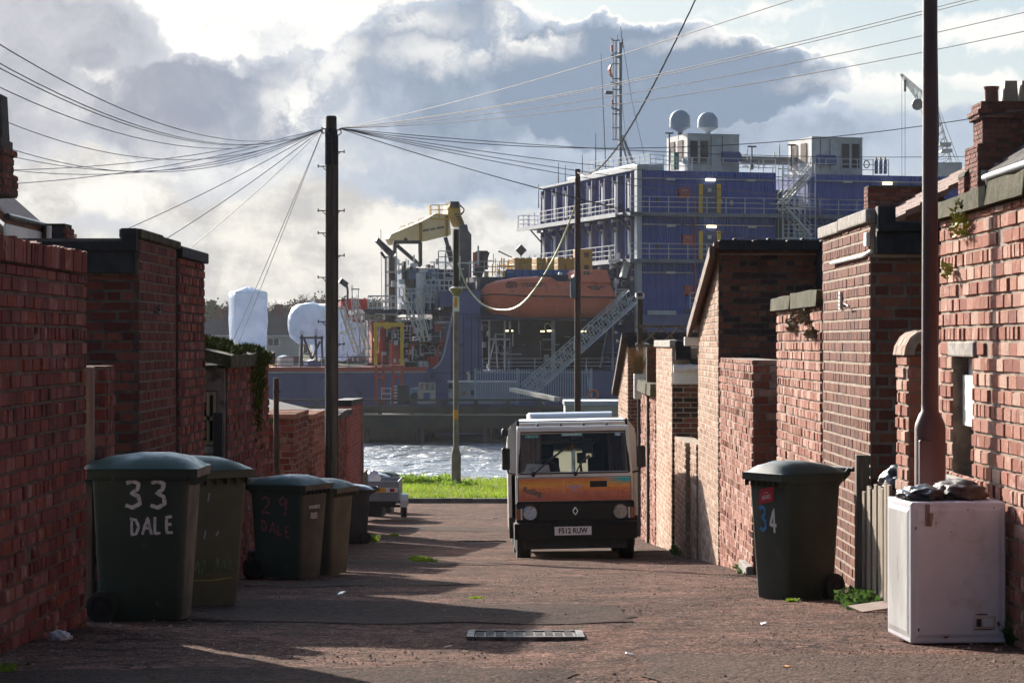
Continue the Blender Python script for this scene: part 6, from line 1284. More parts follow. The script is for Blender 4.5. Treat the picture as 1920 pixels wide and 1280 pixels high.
for nm, x0, y0, x1, y1, W, mt in (('hydraulic_box',806,668,822,690,.5,m_redp),('hydraulic_box',735,638,752,690,1.2,m_redp),('notice_board',767,649,776,663,2.3,m_white),('white_cabinet',752,570,764,580,.5,m_white),('deck_bin',785,677,803,693,.4,m_grey),('red_cabin',640,560,690,580,2.,m_redp),('red_panel',697,600,722,680,4,m_orgp)):
    mb = MB(); sb(mb, x0, y0, x1, y1, W, W+1.2); SP(nm, mb, mt, bevel=.03)
mb = MB(); mb.tube([S(820,690,.4),S(822,650,.4),S(828,645,.4),S(829,635,.4)], .12, 6); sb(mb, 822, 640, 832, 642, .3, .6); SP('red_davit', mb, m_redp)
mb = MB(); sb(mb, 900, 470, 915, 505, 5, 6.5); mb.bar(S(897,520,5), S(912,472,5), .5); mb.bar(S(893,517,5), S(893,492,5), .5, .5, 0); SP('knuckle_crane', mb, m_dark)
mb = MB(); mb.obox(S(893,488,5), (.5,.5,1.4)); SP('crane_driver_seat', mb, m_orgp)
mb = MB(); rails(mb, [S(880,520,3), S(965,520,3)], 1.4, 3, 1.2, .03); mb.bar(S(933,470,4), S(960,483,4), .12); SP('railing', mb, m_grey)
mb = MB(); mb.cyl(S(977,482,4), S(977,472,4), .05, n=6); l, w, z = S(977,469,4); mb.obox((l,w,z), (.75,.08,.75), (0,R(45),0)); SP('diamond_sign', mb, m_kp)
mb = MB(); mb.bar(S(1150,575,2), S(1172,535,2), .4); mb.bar(S(1168,520,1), S(1176,490,1), .5); mb.bar(S(1140,490,1), S(1176,488,1), .25); SP('boat_davit', mb, m_white)
mb = MB(); mb.bar(S(893,600,1), S(897,520,1), .3); mb.bar(S(880,575,1), S(903,545,1), .2); sb(mb, 903, 569, 910, 578, .2, .9); SP('boat_davit', mb, m_kp)
# yellow crates on a blue frame (lifted off one by one: each stack of crates is a thing)
rt, off = sthing('blue_cargo_frame', 'long blue cargo frame under the yellow crates above the lifeboat', 'cargo frame', S(1010,522,3)); mb = MB(); sb(mb, 948, 506, 1125, 522, 3, 6); mb.build('frame', M('bright_blue_paint', (.02,.13,.38), (.02,.10,.30), 1, .5), rt, off, bevel=.04)
mb = MB()
for k in range(12): sb(mb, 950+k*14.5, 506, 951.2+k*14.5, 522, 2.93, 3.0)
mb.build('frame_rib', m_dkblue, rt, off)
m_crate = M('ochre_crate', (.50,.27,.035), (.42,.22,.03), .9, .6)
cx_ = [(965,975),(975,986),(986,998),(1006,1017),(1017,1024),(1026,1040),(1046,1060),(1060,1071),(1071,1081)]
for i, (xa, xb) in enumerate(cx_):
    c0 = S((xa+xb)/2, 506, 3.2); rt, off = sthing('cargo_crate', ['leftmost yellow crate on the blue cargo frame','second yellow crate from the left on the blue cargo frame','third yellow crate on the blue frame, left of the first grey gap','fourth yellow crate on the blue frame, right of the first grey gap','narrow fifth yellow crate on the blue cargo frame','sixth yellow crate on the blue frame, left of the second grey gap','seventh yellow crate on the blue frame, right of the second gap','eighth yellow crate on the blue frame, left of the brown pole','yellow crate on the blue frame half behind the brown pole'][i], 'crate', c0, 'yellow crates on the ship deck')
    mb = MB(); sb(mb, xa+.4, 495, xb-.4, 506, 3.2, 5); mb.build('lower_box', m_crate, rt, off, bevel=.04); mb = MB(); sb(mb, xa+.4, 483, xb-.4, 494.6, 3.2, 5); mb.build('upper_box', m_crate, rt, off, bevel=.04)
for y0, y1, lb in ((467,489.5,'upper of two large yellow crates right of the brown pole'),(490,512,'lower of two large yellow crates right of the brown pole')):
    c0 = S(1100, y1, 3.2); rt, off = sthing('cargo_crate', lb, 'crate', c0, 'yellow crates on the ship deck'); mb = MB(); sb(mb, 1089, y0, 1111, y1, 3.2, 5.5); mb.build('box', m_crate, rt, off, bevel=.04); mb = MB(); sb(mb, 1096, y0+7, 1104, y0+15, 3.12, 3.19); mb.build('square_mark', m_text, rt, off)
# lifeboat
m_boat = M('lifeboat_orange', (.80,.19,.085), (.72,.165,.07), .5, .42, rough2=.55, spots=((.33,.09,.05), 1.5, .55, .75))
base = S(1030,597,.5); rt, off = sthing('lifeboat', 'orange enclosed lifeboat with raised wheelhouse hanging in davits on the ship side', 'lifeboat', base)
secs = []; kh = []
for x, yt, yb, hw, ybelt in ((905,551,560,.10,554),(909,541,572,.55,553),(918,532,583,1.0,551.5),(935,526,593,1.35,552),(970,520,597,1.55,554),(1010,517.5,598,1.6,555.5),(1050,517,598,1.6,556),(1090,518,598,1.6,556.5),(1125,520,597,1.5,557),(1143,530,590,1.3,557),(1152,545,577,1.0,558),(1154,553,568,.7,560)):
    L, _, zt_ = S(x, yt, .5); zb_ = S(x, yb, .5)[2]; zm = S(x, ybelt, .5)[2]; W0 = 1.2
    ring = []
    for a, b in ((0,1),(.55,.97),(.84,.72),(.95,.3),(1,.06),(1.04,0),(1.0,-.06),(.97,-.35),(.80,-.72),(.45,-.95),(0,-1)): ring.append((a, b))
    full = ring+[(-a, b) for a, b in ring[-2:0:-1]]
    secs.append([(L, W0+a*hw, zm+(b*(zt_-zm) if b > 0 else b*(zm-zb_))) for a, b in full])
mb = MB(); mb.loft(secs); mb.build('hull', m_boat, rt, off, smooth=50)
mb = MB()
for a, b in zip(secs, secs[1:]):
    mb.bar((a[5][0],a[5][1],a[5][2]), (b[5][0],b[5][1],b[5][2]), .14, .10); k = len(a)-5; mb.bar(a[k], b[k], .14, .10)
for a, b in zip(secs, secs[1:]): mb.bar(secs[0][15], secs[0][5], .1)
mb.build('rubbing_strake', m_text, rt, off)
wl = lambda x, y, w: (S(x,y,.5)[0], w, S(x,y,.5)[2]); mb = MB(); mb.loft([[wl(1064,531,-.3),wl(1141,531,-.3),wl(1141,531,2.7),wl(1064,531,2.7)],[wl(1078,506,.05),wl(1136,506,.05),wl(1136,506,2.35),wl(1078,506,2.35)]]); mb.build('wheelhouse', m_boat, rt, off, bevel=.12, seg=3)
mb = MB(); p = lambda x, y, w: wl(x,y,w); mb.add([p(1067,528,-.30),p(1075,528,-.30),p(1081,510,-.06),p(1077,510,-.06)], [(0,1,2,3)]); q_ = mb.build('windscreen', m_glass, rt, off, fix=False)
mb = MB(); mb.obox(Vector(wl(1096,512,-.06)), (.5,.06,.32)); mb.build('side_window', m_glass, rt, off)
def hullw(x, y):                                 # how far out the near flank is at this point
    L = S(x,y,.5)[0]; z = S(x,y,.5)[2]
    a = min(secs, key=lambda s: abs(s[0][0]-L)); i = min(range(12, 20), key=lambda i: abs(a[i][2]-z)); return a[i][1]
mb = MB()
for x in (923,943,968,990,1012,1031,1051,1068,1107,1125,1143): mb.obox((S(x,540,.5)[0], hullw(x,540)-.03, S(x,540,.5)[2]), (.28,.03,.05))
for x,y in ((940,556),(975,559),(1010,560),(1044,560),(1080,561),(1113,561),(1141,562)): mb.obox((S(x,y,.5)[0], hullw(x,y)-.04, S(x,y,.5)[2]), (.3,.03,.045))
mb.build('reflective_dash', M('mauve_reflector', (.55,.45,.55), None, 3, .4), rt, off)
for x, y, rows in ((956,535,(7,9,8)),(996,537,(16,11)),(1112,539,(1,12,7))):
    mb = MB(); Lx, _, zx = S(x,y,.5)
    for j, n in enumerate(rows):
        for k in range(n): q = Lx+(k-n/2)*.125; mb.box(q, q+.085, hullw(x,y)-.10, hullw(x,y)-.02, zx+.18-j*.19, zx+.29-j*.19+.02*math.sin(k*3+j))
    mb.build('boat_lettering', m_text, rt, off)
# gangway
rt, off = sthing('gangway', 'long grey lattice gangway slanting from quay up to the ship', 'gangway', S(1010,742,-3)); mb = MB()
P0, P1 = Vector(S(1000,742,-3)), Vector(S(1196,566,-3)); d_ = (P1-P0)
up_ = Vector((-.62,0,.78))*1.25
for W in (0, 1.1):
    o = Vector((0,W,0)); mb.bar(P0+o, P1+o, .13); mb.bar(P0+up_+o, P1+up_+o, .09); mb.bar(P0+up_*.5+o, P1+up_*.5+o, .05)
    for k in range(22): a = P0+d_*(k/22)+o; b = P0+d_*((k+1)/22)+o; mb.bar(a, a+up_, .05); mb.bar(*((a, b+up_) if k % 2 else (a+up_, b)), .05)
mb.build('side_truss', m_rail, rt, off)
mb = MB(); mb.bar(P0+Vector((0,.55,.03)), P1+Vector((0,.55,.03)), 1.0, .05); mb.build('tread_deck', m_grey, rt, off)
# wrapped loads on the after deck
m_wrap = M('pale_shrink_wrap', (.66,.73,.82), (.54,.62,.72), .7, .38, bump=.16, bscale=1.6)
t_ = NT(m_wrap.node_tree); b_ = t_.n['Principled BSDF']; tr = t_.node('ShaderNodeBsdfTranslucent'); mx = t_.node('ShaderNodeMixShader'); mx.inputs[0].default_value = .42     # thin sheeting lets the low sun through
t_.l.new(b_.inputs['Base Color'].links[0].from_socket, tr.inputs[0]); t_.l.new(b_.outputs[0], mx.inputs[1]); t_.l.new(tr.outputs[0], mx.inputs[2]); t_.l.new(mx.outputs[0], t_.n['Material Output'].inputs[0])
rt, off = sthing('wrapped_tower', 'tall load shrink wrapped in pale white sheeting, left of the telegraph pole', 'wrapped load', S(473,692,14)); mb = MB(); secs_ = []
for y, w, j in ((690,31,0),(660,31.5,1),(625,33,0),(600,34,1),(580,33,1),(560,33.5,0),(549,33.5,1),(546,31,0),(541,14,0),(537.5,6,0),(537,2,0)):
    ring = []
    for k in range(40):
        a = 2*math.pi*k/40; q = max(abs(math.cos(a)), abs(math.sin(a))); rr = 1/q**.8*(1+.05*mn.noise((k*1.3, y*.02, 1))+.03*mn.noise((k*3.1, y*.15, 4))); ring.append((S(474+w*math.cos(a)*rr*.98, y, 14)[0], 16.4+1.7*math.sin(a)*rr*(w/34), S(474,y,14)[2]+.05*mn.noise((k, y, 3))))
    secs_.append(ring)
mb.loft(secs_); mb.build('sheeting', m_wrap, rt, off, smooth=50)
rt, off = sthing('wrapped_drum', 'round drum wrapped in pale sheeting on a braced dark stand, left of the telegraph pole', 'wrapped load', S(585,692,12)); mb = MB(); c = S(586,606,12); secs_ = []
for q, rr in ((-2.1,.2),(-2.0,.9),(-1.7,1.4),(-1.1,1.75),(-.3,1.85),(.5,1.85),(1.2,1.78),(1.55,1.62),(1.6,1.4),(1.5,.3)):
    ring = []
    for k in range(22): a = 2*math.pi*k/22; r2 = rr*(1+.07*mn.noise((k*1.1, q*3, 2))+.05*mn.noise((k*2.7, q*7, 5))); ring.append((c[0]+q*.85+.12*mn.noise((k, q, 1)), c[1]+2+r2*math.cos(a), c[2]+r2*math.sin(a)))
    secs_.append(ring)
mb.loft(secs_); dm = mb.build('sheeting', m_wrap, rt, off, smooth=50)
mb = MB()
for a, b in (((562,692),(566,632)),((592,692),(570,635)),((575,692),(600,640)),((605,692),(603,630)),((566,692),(566,618)),((594,692),(591,615)),((562,633),(606,633)),((560,691),(608,691))): mb.bar(S(*a,12.6), S(*b,12.6), .18); mb.bar(S(*a,15), S(*b,15), .18)
mb.build('stand', m_kp, rt, off)
rt, off = sthing('wrapped_cone', 'huge cone shaped load in pale wrapping with a red band, behind the telegraph pole', 'wrapped load', S(640,692,18)); mb = MB(); c = S(632,620,18); secs_ = []; 
for x, rr, k0 in ((596,.2,0),(600,1.9,0),(612,2.4,0),(640,2.45,0),(655,2.6,0),(678,2.1,0),(690,1.8,0),(692,.3,0)):
    Lx = S(x,620,18)[0]; secs_.append([(Lx+.03*mn.noise((k, x, 0)), c[1]+3+rr*math.cos(2*math.pi*k/26), c[2]-.05+rr*math.sin(2*math.pi*k/26)*1.08) for k in range(26)])
mb.loft(secs_); mb.build('sheeting', m_wrap, rt, off, smooth=50)
mb = MB(); mb.loft([[(p_[0], c[1]+3+(p_[1]-c[1]-3)*1.01, c[2]+(p_[2]-c[2])*1.01) for p_ in s_] for s_ in [[(S(x,620,18)[0], c[1]+3+rr*math.cos(a_), c[2]+rr*math.sin(a_)*1.08) for a_ in [R(20+140*k/12) for k in range(13)]] for x, rr in ((652,2.62),(690,1.85))]], caps=False); mb.build('red_band', m_redp, rt, off, fix=False)
for xx, yy, cc, lb in ((538,668,m_white,'small white tent shaped cover on the ship after deck'),(590,676,m_bluel,'small blue crate on the ship after deck beside the drum stand'),(515,672,m_yel,'small yellow box on the ship after deck rail')):
    rt, off = sthing('deck_box', lb, 'box', S(xx,692,4)); mb = MB(); w_ = 12 if cc is not m_yel else 3; mb.prism(poly_at([(xx-w_,692),(xx+w_,692),(xx+w_,yy+2),(xx,yy-2),(xx-w_,yy+2)], 4), lambda a, b, t: (a, 4+t*2, b)); mb.build('cover', cc, rt, off)
# floodlight on the after deck
mb = MB(); mb.tube([S(650,600,1), S(652,545,1), S(650,535,1)], .10, 6); mb.obox(S(644,530,1), (.75,.3,.45), (0,R(35),0)); SP('floodlight_pole', mb, m_kp); mb = MB(); mb.bar(S(660,575,1), S(660,535,1), .08); mb.bar(S(672,575,1), S(672,542,1), .06); mb.bar(S(658,542,1), S(674,542,1), .10); SP('deck_frame', mb, m_grey)

# pipes, valves, hoses and small gear crowding the working deck
for seed, (xa, xb, ya, yb, Wa, Wb, n), mt in ((1,(738,835,588,690,.3,2.2,60),m_rail),(2,(738,900,490,560,1.5,5.5,60),m_rail),(3,(640,735,575,690,.3,3,45),m_grey),(4,(700,850,560,690,.4,3,40),m_dark),(5,(912,962,490,520,3,5,26),m_yel),(6,(690,830,600,690,.4,2.5,22),m_orgp),(7,(1140,1192,485,600,.2,4,45),m_rail),(8,(905,1190,610,692,4,12,40),m_grey),(9,(1205,1520,300,318,2,9,40),m_rail)):
    r_ = random.Random(seed*13); mb = MB()
    for k in range(n):
        x, y, w = r_.uniform(xa, xb), r_.uniform(ya, yb), r_.uniform(Wa, Wb); p = Vector(S(x, y, w)); q = r_.random()
        if q < .4: mb.bar(p, p+Vector((0,0,r_.uniform(.4,1.8))), r_.uniform(.05,.12))
        elif q < .65: mb.bar(p, p+Vector((r_.uniform(.4,2.2),0,0)), r_.uniform(.05,.12))
        elif q < .85: mb.obox(p, (r_.uniform(.15,.5), r_.uniform(.15,.4), r_.uniform(.15,.6)))
        else: mb.tube([p+Vector((.3*math.cos(a*.6), 0, .3*math.sin(a*.6))) for a in range(8)], .035, 4)
    o_ = SP('deck_gear', mb, mt); o_['kind'] = 'stuff'
# ------------------------------------------------------------------ jetty in front of the ship
D0, D1 = 198., 211.
m_timb = M('dark_jetty_timber', (.085,.07,.05), (.05,.045,.035), .6, .9, spots=((.05,.055,.02), .7, .52, .7))
pz = lambda y, d=D0: (640-y)*d/F
jt = empty('jetty', (0, D0, -8), 'long dark timber jetty with a post and rail parapet across the water', 'jetty')
J = (0, -D0, 8)
mb = MB(); mb.box(-60, 60, D0, D1, pz(792), pz(778)); mb.box(-60, 60, D0-.1, D0+.4, pz(803), pz(782)); mb.build('deck', m_timb, jt, J)
mb = MB(); mb.box(-60, 60, D0-.14, D0-.02, pz(778.5), pz(776)); mb.build('deck_edge_board', M('pale_edge_timber', (.42,.36,.26), (.34,.29,.21), 1, .8), jt, J)  # edge board paler than the rest of the jetty timber
rr_ = random.Random(4); x = -40
while x < 40:
    mb = MB(); mb.cyl((x, D0+.7, -9), (x, D0+.7, pz(790)), .26, n=8); mb.cyl((x+.6, D0+6, -9), (x+.6, D0+6, pz(790)), .26, n=8)
    if rr_.random() < .75: mb.box(x, x+rr_.uniform(3, 6.5), D0+.6, D0+1, pz(rr_.choice((818,826,812))), pz(795))
    x += rr_.uniform(4.2, 5.2); mb.build('pile', m_timb, jt, J)
mb = MB(); mb.box(-60, 60, D0+.1, D0+.26, pz(751.5), pz(748)); mb.box(-60, 60, D0+.12, D0+.24, pz(764), pz(761)); mb.build('hand_rail', m_timb, jt, J)
mb = MB(); x = -58.3
while x < 60: mb.box(x-.16, x+.16, D0-.08, D0+.1, pz(781), pz(749)); x += 2.52
mb.build('rail_post', m_timb, jt, J)
mb = MB(); mb.box(-60, 60, D0+1.2, D0+1.3, pz(775), pz(765)); mb.build('kerb_beam', m_timb, jt, J)
DQ = 205.; qz = lambda y, d=DQ: (640-y)*d/F; qx = lambda x, d=DQ: (x-960)*d/F
def qthing(name, lb, cat, px_, py_, d=DQ, group=None): return empty(name, (qx(px_,d), d, qz(py_,d)), lb, cat, group)
def qb(mb, px0, py0, px1, py1, dep, px_, py_, d=DQ, y0=0, mi=0): mb.box(qx(px0,d)-qx(px_,d), qx(px1,d)-qx(px_,d), y0, y0+dep, qz(py1,d)-qz(py_,d), qz(py0,d)-qz(py_,d), mi)
# palisade fence
m_pal = M('galvanised_palisade', (.36,.41,.47), (.30,.34,.40), 1, .45, metal=.2)
rt = qthing('palisade_fence', 'pale galvanised steel palisade fence on the jetty below the lifeboat', 'fence', 1000, 756, 202.)
mb = MB()
for k in range(48):
    x = 892+k*4.55
    if 1094 < x < 1096: continue
    x0 = qx(x,202.)-qx(1000,202.); zt_ = qz(691,202.)-qz(756,202.); mb.box(x0-.035, x0+.035, -.03, .0, .1, zt_-.1); mb.add([(x0-.035,-.03,zt_-.1),(x0+.035,-.03,zt_-.1),(x0,-.03,zt_+.02),(x0-.035,0,zt_-.1),(x0+.035,0,zt_-.1),(x0,0,zt_+.02)], [(0,1,2),(5,4,3),(0,2,5,3),(1,4,5,2)])
mb.build('pale', m_pal, rt)
mb = MB(); qb(mb, 890, 697, 1110, 699, .06, 1000, 756, 202., .01); qb(mb, 890, 744, 1110, 746, .06, 1000, 756, 202., .01); mb.build('cross_rail', m_pal, rt)
mb = MB()
for x in (891, 970, 1019, 1109): qb(mb, x-2, 690, x+2, 757, .1, 1000, 756, 202., .08)
mb.bar((qx(1098,202)-qx(1000,202), -.2, qz(683,202)-qz(756,202)), (qx(1109,202)-qx(1000,202), -.3, 0), .1); mb.build('fence_post', m_pal, rt)
# quay clutter
rt = qthing('liquid_tank', 'white liquid tank in a wire cage with a pale pallet on top, on the jetty', 'tank', 800, 757)
mb = MB(); qb(mb, 784, 731, 816, 757, 1.2, 800, 757); mb.build('tank_body', M('milky_plastic', (.60,.52,.45), (.5,.44,.38), 3, .6), rt, bevel=.05)
mb = MB()
for x in (783.5, 791, 799, 807, 816): qb(mb, x-.4, 730, x+.4, 757, .04, 800, 757, DQ, -.06)
for y in (731, 738, 745, 752): qb(mb, 783, y-.4, 817, y+.4, .04, 800, 757, DQ, -.1)
mb.build('wire_cage', m_grey, rt)
mb = MB(); qb(mb, 794, 736, 806, 748, .03, 800, 757, DQ, -.14); mb.build('tank_label', m_bluel, rt)
rt = qthing('pallet_stack', 'pale wooden pallets stacked on top of the caged liquid tank', 'pallets', 800, 730.8)
mb = MB()
for k in range(3):
    qb(mb, 785, 717.5+k*4.4, 816, 718.6+k*4.4, 1.2, 800, 730.8, DQ, 0)
    for x in (785, 795, 805, 814): qb(mb, x, 718.8+k*4.4, x+2.2, 721.6+k*4.4, 1.2, 800, 730.8, DQ, 0)
mb.build('pallet', M('pale_pallet_wood', (.52,.44,.30), (.40,.33,.22), 3, .8), rt)
rt = qthing('dark_cage', 'dark ribbed crate on the jetty beside the red legged frame', 'crate', 754, 757); mb = MB(); qb(mb, 744, 722, 765, 757, 1.2, 754, 757); mb.build('crate_body', m_dark, rt, bevel=.03); mb = MB()
for k in range(6): qb(mb, 739, 723+k*6, 745, 725.5+k*6, .2, 754, 757, DQ, -.1)
mb.build('end_slat', m_white, rt)
rt = qthing('blue_drum', 'pale blue drum with a dark open end on the jetty, left of the caged tank', 'drum', 774, 757); mb = MB(); qb(mb, 766, 727, 783, 757, 1.0, 774, 757, DQ, .1); mb.build('drum_body', m_cab, rt, bevel=.1); mb = MB(); mb.lathe([(0,-.0),(.3,0),(.38,.02),(.38,.1)], (qx(778)-qx(774), 0, .55), 16, 0, 'y'); mb.build('open_end', m_dark, rt)
rt = qthing('barrier_rack', 'low white rail rack in front of the red legged frame', 'rack', 724, 758); mb = MB()
for y in (727, 737, 747): qb(mb, 715, y, 733, y+1.6, .08, 724, 758)
for x in (715, 732): qb(mb, x, 726, x+1, 758, .08, 724, 758)
mb.build('rail', m_white, rt)
rt = qthing('generator', 'grey generator cabin with roof edge painted as sunlit and exhaust stub, left of the palisade fence', 'generator', 905, 757, 206.)
mb = MB(); qb(mb, 840, 716, 970, 757, 2.4, 905, 757, 206.); mb.build('cabin_body', M('grey_generator_paint', (.24,.28,.33), (.18,.21,.25), .7, .5), rt, bevel=.03)
mb = MB(); qb(mb, 839, 714, 971, 716.5, 2.6, 905, 757, 206., -.1); mb.build('roof_edge', m_white, rt)  # white strip puts the sunlit top into the colour
for x0, x1, y0, y1, mt in ((866,874,733,741,M('brown_notice', (.25,.13,.04), None, 3, .6)),(883,889,731,741,m_text),(841,848,719,728,m_dark),(841,848,735,745,m_grey)): mb = MB(); qb(mb, x0, y0, x1, y1, .05, 905, 757, 206., -.05); mb.build('hatch', mt, rt)
mb = MB(); P = lambda x, y: (qx(x,206)-qx(905,206), .8, qz(y,206)-qz(757,206)); mb.tube([P(879,715), P(879,703), P(876,697)], .13, 8); mb.build('exhaust_stub', M('cream_pipe', (.6,.5,.36), None, 2, .5), rt, smooth=50)
rt = qthing('gantry_frame', 'tall steel frame with yellow upper posts and red legs standing before the ship', 'frame', 729, 757, 207.)
q2 = dict(px_=729, py_=757, d=207.); mb = MB(); qb(mb, 701, 612, 707, 684, .35, **q2); qb(mb, 750.5, 612, 756.5, 684, .35, **q2); qb(mb, 700, 604.5, 757.5, 612, .35, **q2); mb.build('yellow_portal', m_yel, rt, bevel=.03)
mb = MB(); qb(mb, 720, 606, 733, 616, .2, y0=-.25, **q2); mb.build('yellow_plate', m_yel, rt)
mb = MB()
for x in (702, 716, 734, 751): qb(mb, x, 686, x+5.5, 757 if x != 751 else 728, .35, **q2)
for x in (707, 740): qb(mb, x, 705, x+10, 709, .3, y0=.02, **q2)
qb(mb, 700, 684.2, 758, 686.5, 1.5, y0=-.1, **q2); mb.build('red_leg', m_orgp, rt)
rt = qthing('lifebuoy', 'orange ring lifebuoy on the jetty right of the palisade fence', 'lifebuoy', 1113, 750, 201.); mb = MB(); mb.tube([(.36*math.cos(a*.3307), 0, .44+.36*math.sin(a*.3307)) for a in range(20)], .085, 8); mb.build('ring', M('lifebuoy_orange', (.62,.12,.03), None, 3, .5), rt, smooth=60)
for x0, y0, x1, y1, lb in ((1170,753,1075,752,''),): pass
rt = qthing('white_barge', 'pale flat decked pontoon edge behind the camper van roof', 'pontoon', 1110, 765, 170.); mb = MB(); qb(mb, 1058, 752, 1235, 760, 6, 1110, 765, 170.); mb.build('pontoon_deck', m_grey, rt); mb = MB(); qb(mb, 1060, 760.5, 1235, 800, 5.5, 1110, 765, 170., .2); mb.build('pontoon_side', M('pontoon_cream', (.4,.36,.28), None, 1, .7), rt)
mb = MB(); a, b = pix(1045,748,186), pix(960,730,196); mb.bar(a, b, .5, .3); tag(mb.build('ramp', M('pale_ramp_wood', (.46,.42,.34), None, 2, .8)), 'pale ramp plank sloping down in front of the palisade fence', 'ramp')
# gulls
for i, (px_, py_, d, s_, lb) in enumerate(((778,637,150,.55,'grey and white gull flying in front of the ship deckhouse'),(1158,640,180,.4,'white gull flying past the gangway, lower of three'),(1155,624,185,.35,'white gull flying past the gangway, middle of three'),(1163,608,190,.35,'white gull flying past the gangway, topmost of three'))):
    rt = empty('gull', pix(px_,py_,d), lb, 'gull', 'gulls flying over the water'); mb = MB()
    mb.tube([(-.34*s_,0,-.03*s_),(-.2*s_,0,.0),(0,0,.02*s_),(.22*s_,0,.02*s_),(.33*s_,0,.05*s_),(.40*s_,0,.04*s_)], [.02*s_,.07*s_,.11*s_,.09*s_,.06*s_,.015*s_], 8); mb.build('body', m_white, rt, smooth=60)
    for sg in (-1, 1): mb = MB(); mb.add([(.16*s_,sg*.05*s_,.04*s_),(-.12*s_,sg*.05*s_,.04*s_),(-.14*s_-.05*s_,sg*.4*s_,.30*s_),(.10*s_,sg*.42*s_,.32*s_),(-.25*s_,sg*.95*s_,.26*s_)], [(0,1,2,3),(3,2,4)]); wg = mb.build('wing', m_grey, rt, fix=False); q_ = wg.modifiers.new('thick','SOLIDIFY'); q_.thickness = .02
# ------------------------------------------------------------------ houses and trees on the far bank
m_farroof = M('far_slate', (.10,.075,.07), (.075,.06,.06), .5, .8); m_farwall = M('far_cream_render', (.50,.46,.40), (.44,.40,.35), .4, .85); m_farbrick = M('far_red_brick', (.22,.09,.06), (.18,.075,.055), .5, .85)
def far_house(px0, px1, ridge0, ridge1, d, ye, yr, lb, seed):
    X = lambda p: (p-960)*d/F; Z = lambda p: (640-p)*d/F; zb = -4.6; rt = empty('house', (X((px0+px1)/2), d, zb), lb, 'house', 'houses on the far bank'); c = X((px0+px1)/2)
    x0, x1, r0, r1 = X(px0)-c, X(px1)-c, X(ridge0)-c, X(ridge1)-c; ze, zr_ = Z(ye)-zb, Z(yr)-zb
    mb = MB(); mb.box(x0, x1, 0, 8, ze*.42, ze-.01, 0); mb.box(x0, x1, 0.01, 8, 0, ze*.42-.01, 1); mb.build('wall', [m_farwall, m_farbrick], rt)
    mb = MB(); e = .35; mb.add([(x0-e,-e,ze),(x1+e,-e,ze),(x1+e,8+e,ze),(x0-e,8+e,ze),(r0,4,zr_),(r1,4,zr_)], [(0,1,5,4),(1,2,5),(2,3,4,5),(3,0,4),(3,2,1,0)]); rf = mb.build('roof', m_farroof, rt)
    mb = MB(); mb.box(x0-e, x1+e, -e-.05, -e+.02, ze-.22, ze-.02); mb.build('fascia', m_white, rt)
    mb = MB(); mb.box(r0+.2, r0+1.5, 3.2, 4.2, ze+1, zr_+1.1); mb.build('chimney', m_farbrick, rf)
    n = max(1, int((x1-x0)/4))
    for i in range(n):
        x = lerp(x0, x1, (i+.5)/n); mb = MB(); mb.box(x-.95, x+.95, -.06, -.005, ze-1.7, ze-.45); w = mb.build('window', m_white, rt); mb = MB()
        for k in range(2): mb.box(x-.82+k*.86, x-.08+k*.86, -.08, -.062, ze-1.6, ze-.55)
        mb.build('pane', m_glass, w)
far_house(352, 462, 396, 440, 378, 628, 592, 'cream house with dark hipped roof and tall chimney, left of the wrapped tower', 1)
far_house(466, 560, 508, 545, 376, 628, 584, 'cream house with grey hipped roof behind and right of the wrapped tower', 2)
far_house(600, 690, 625, 670, 380, 628, 590, 'cream house mostly hidden behind the telegraph pole and the wrapped cone', 3)
m_bark = M('far_bark', (.10,.075,.06), (.07,.055,.045), 1, .9)
FL = [M('autumn_leaf_brown', (.16,.10,.045), (.11,.07,.035), .8, .9), M('autumn_leaf_olive', (.13,.115,.04), (.10,.085,.035), .8, .9), M('bare_twig', (.115,.082,.06), (.085,.06,.048), .8, .9)]
def far_tree(px_, d, ytop, wpx, lb, seed, kind):
    r_ = random.Random(seed); X = (px_-960)*d/F; zb = -3.; top = (640-ytop)*d/F-zb; w = wpx*d/F/2; rt = empty('tree', (X, d, zb), lb, 'tree', 'autumn trees behind the far houses')
    mb = MB(); mb.tube([(0,0,-1),(.1,0,top*.3),(.2,.1,top*.55)], [.4,.3,.15], 7); tips = []
    for k in range(26):
        a = r_.uniform(0, 6.283); z0_ = top*r_.uniform(.22,.5); q = r_.uniform(.3,1)*w; z1_ = lerp(z0_, top*.97, r_.uniform(.35,1)*(1-.35*(q/w)**2)); e = Vector((math.cos(a)*q, math.sin(a)*q, z1_)); m_ = Vector((.1,0,z0_)).lerp(e,.5)+Vector((0,0,-.2)); mb.tube([(.1,0,z0_), m_, e], [.13,.07,.025], 5); tips.append((m_, e))
    mb.build('trunk', m_bark, rt)
    mb = MB()
    for m_, e in tips:
        for k in range(110):
            p = m_.lerp(e, r_.uniform(.2,1.08))+Vector((r_.gauss(0,.55),r_.gauss(0,.55),r_.gauss(0,.45))); u = Vector((r_.uniform(-1,1),r_.uniform(-1,1),r_.uniform(-.4,1))).normalized()
            if kind == 2: v_ = u.cross(Vector((0,1,.2))).normalized()*.045; l = r_.uniform(.5,1.1); mb.add([p-v_, p+v_, p+u*l+v_*.4, p+u*l-v_*.4], [(0,1,2,3)])
            else: v_ = u.cross(Vector((r_.uniform(-1,1),1,0))).normalized()*.2; mb.add([p, p+u*.2+v_, p+u*.45, p+u*.2-v_], [(0,1,2,3)])
    mb.build('crown', FL[kind], rt, fix=False)
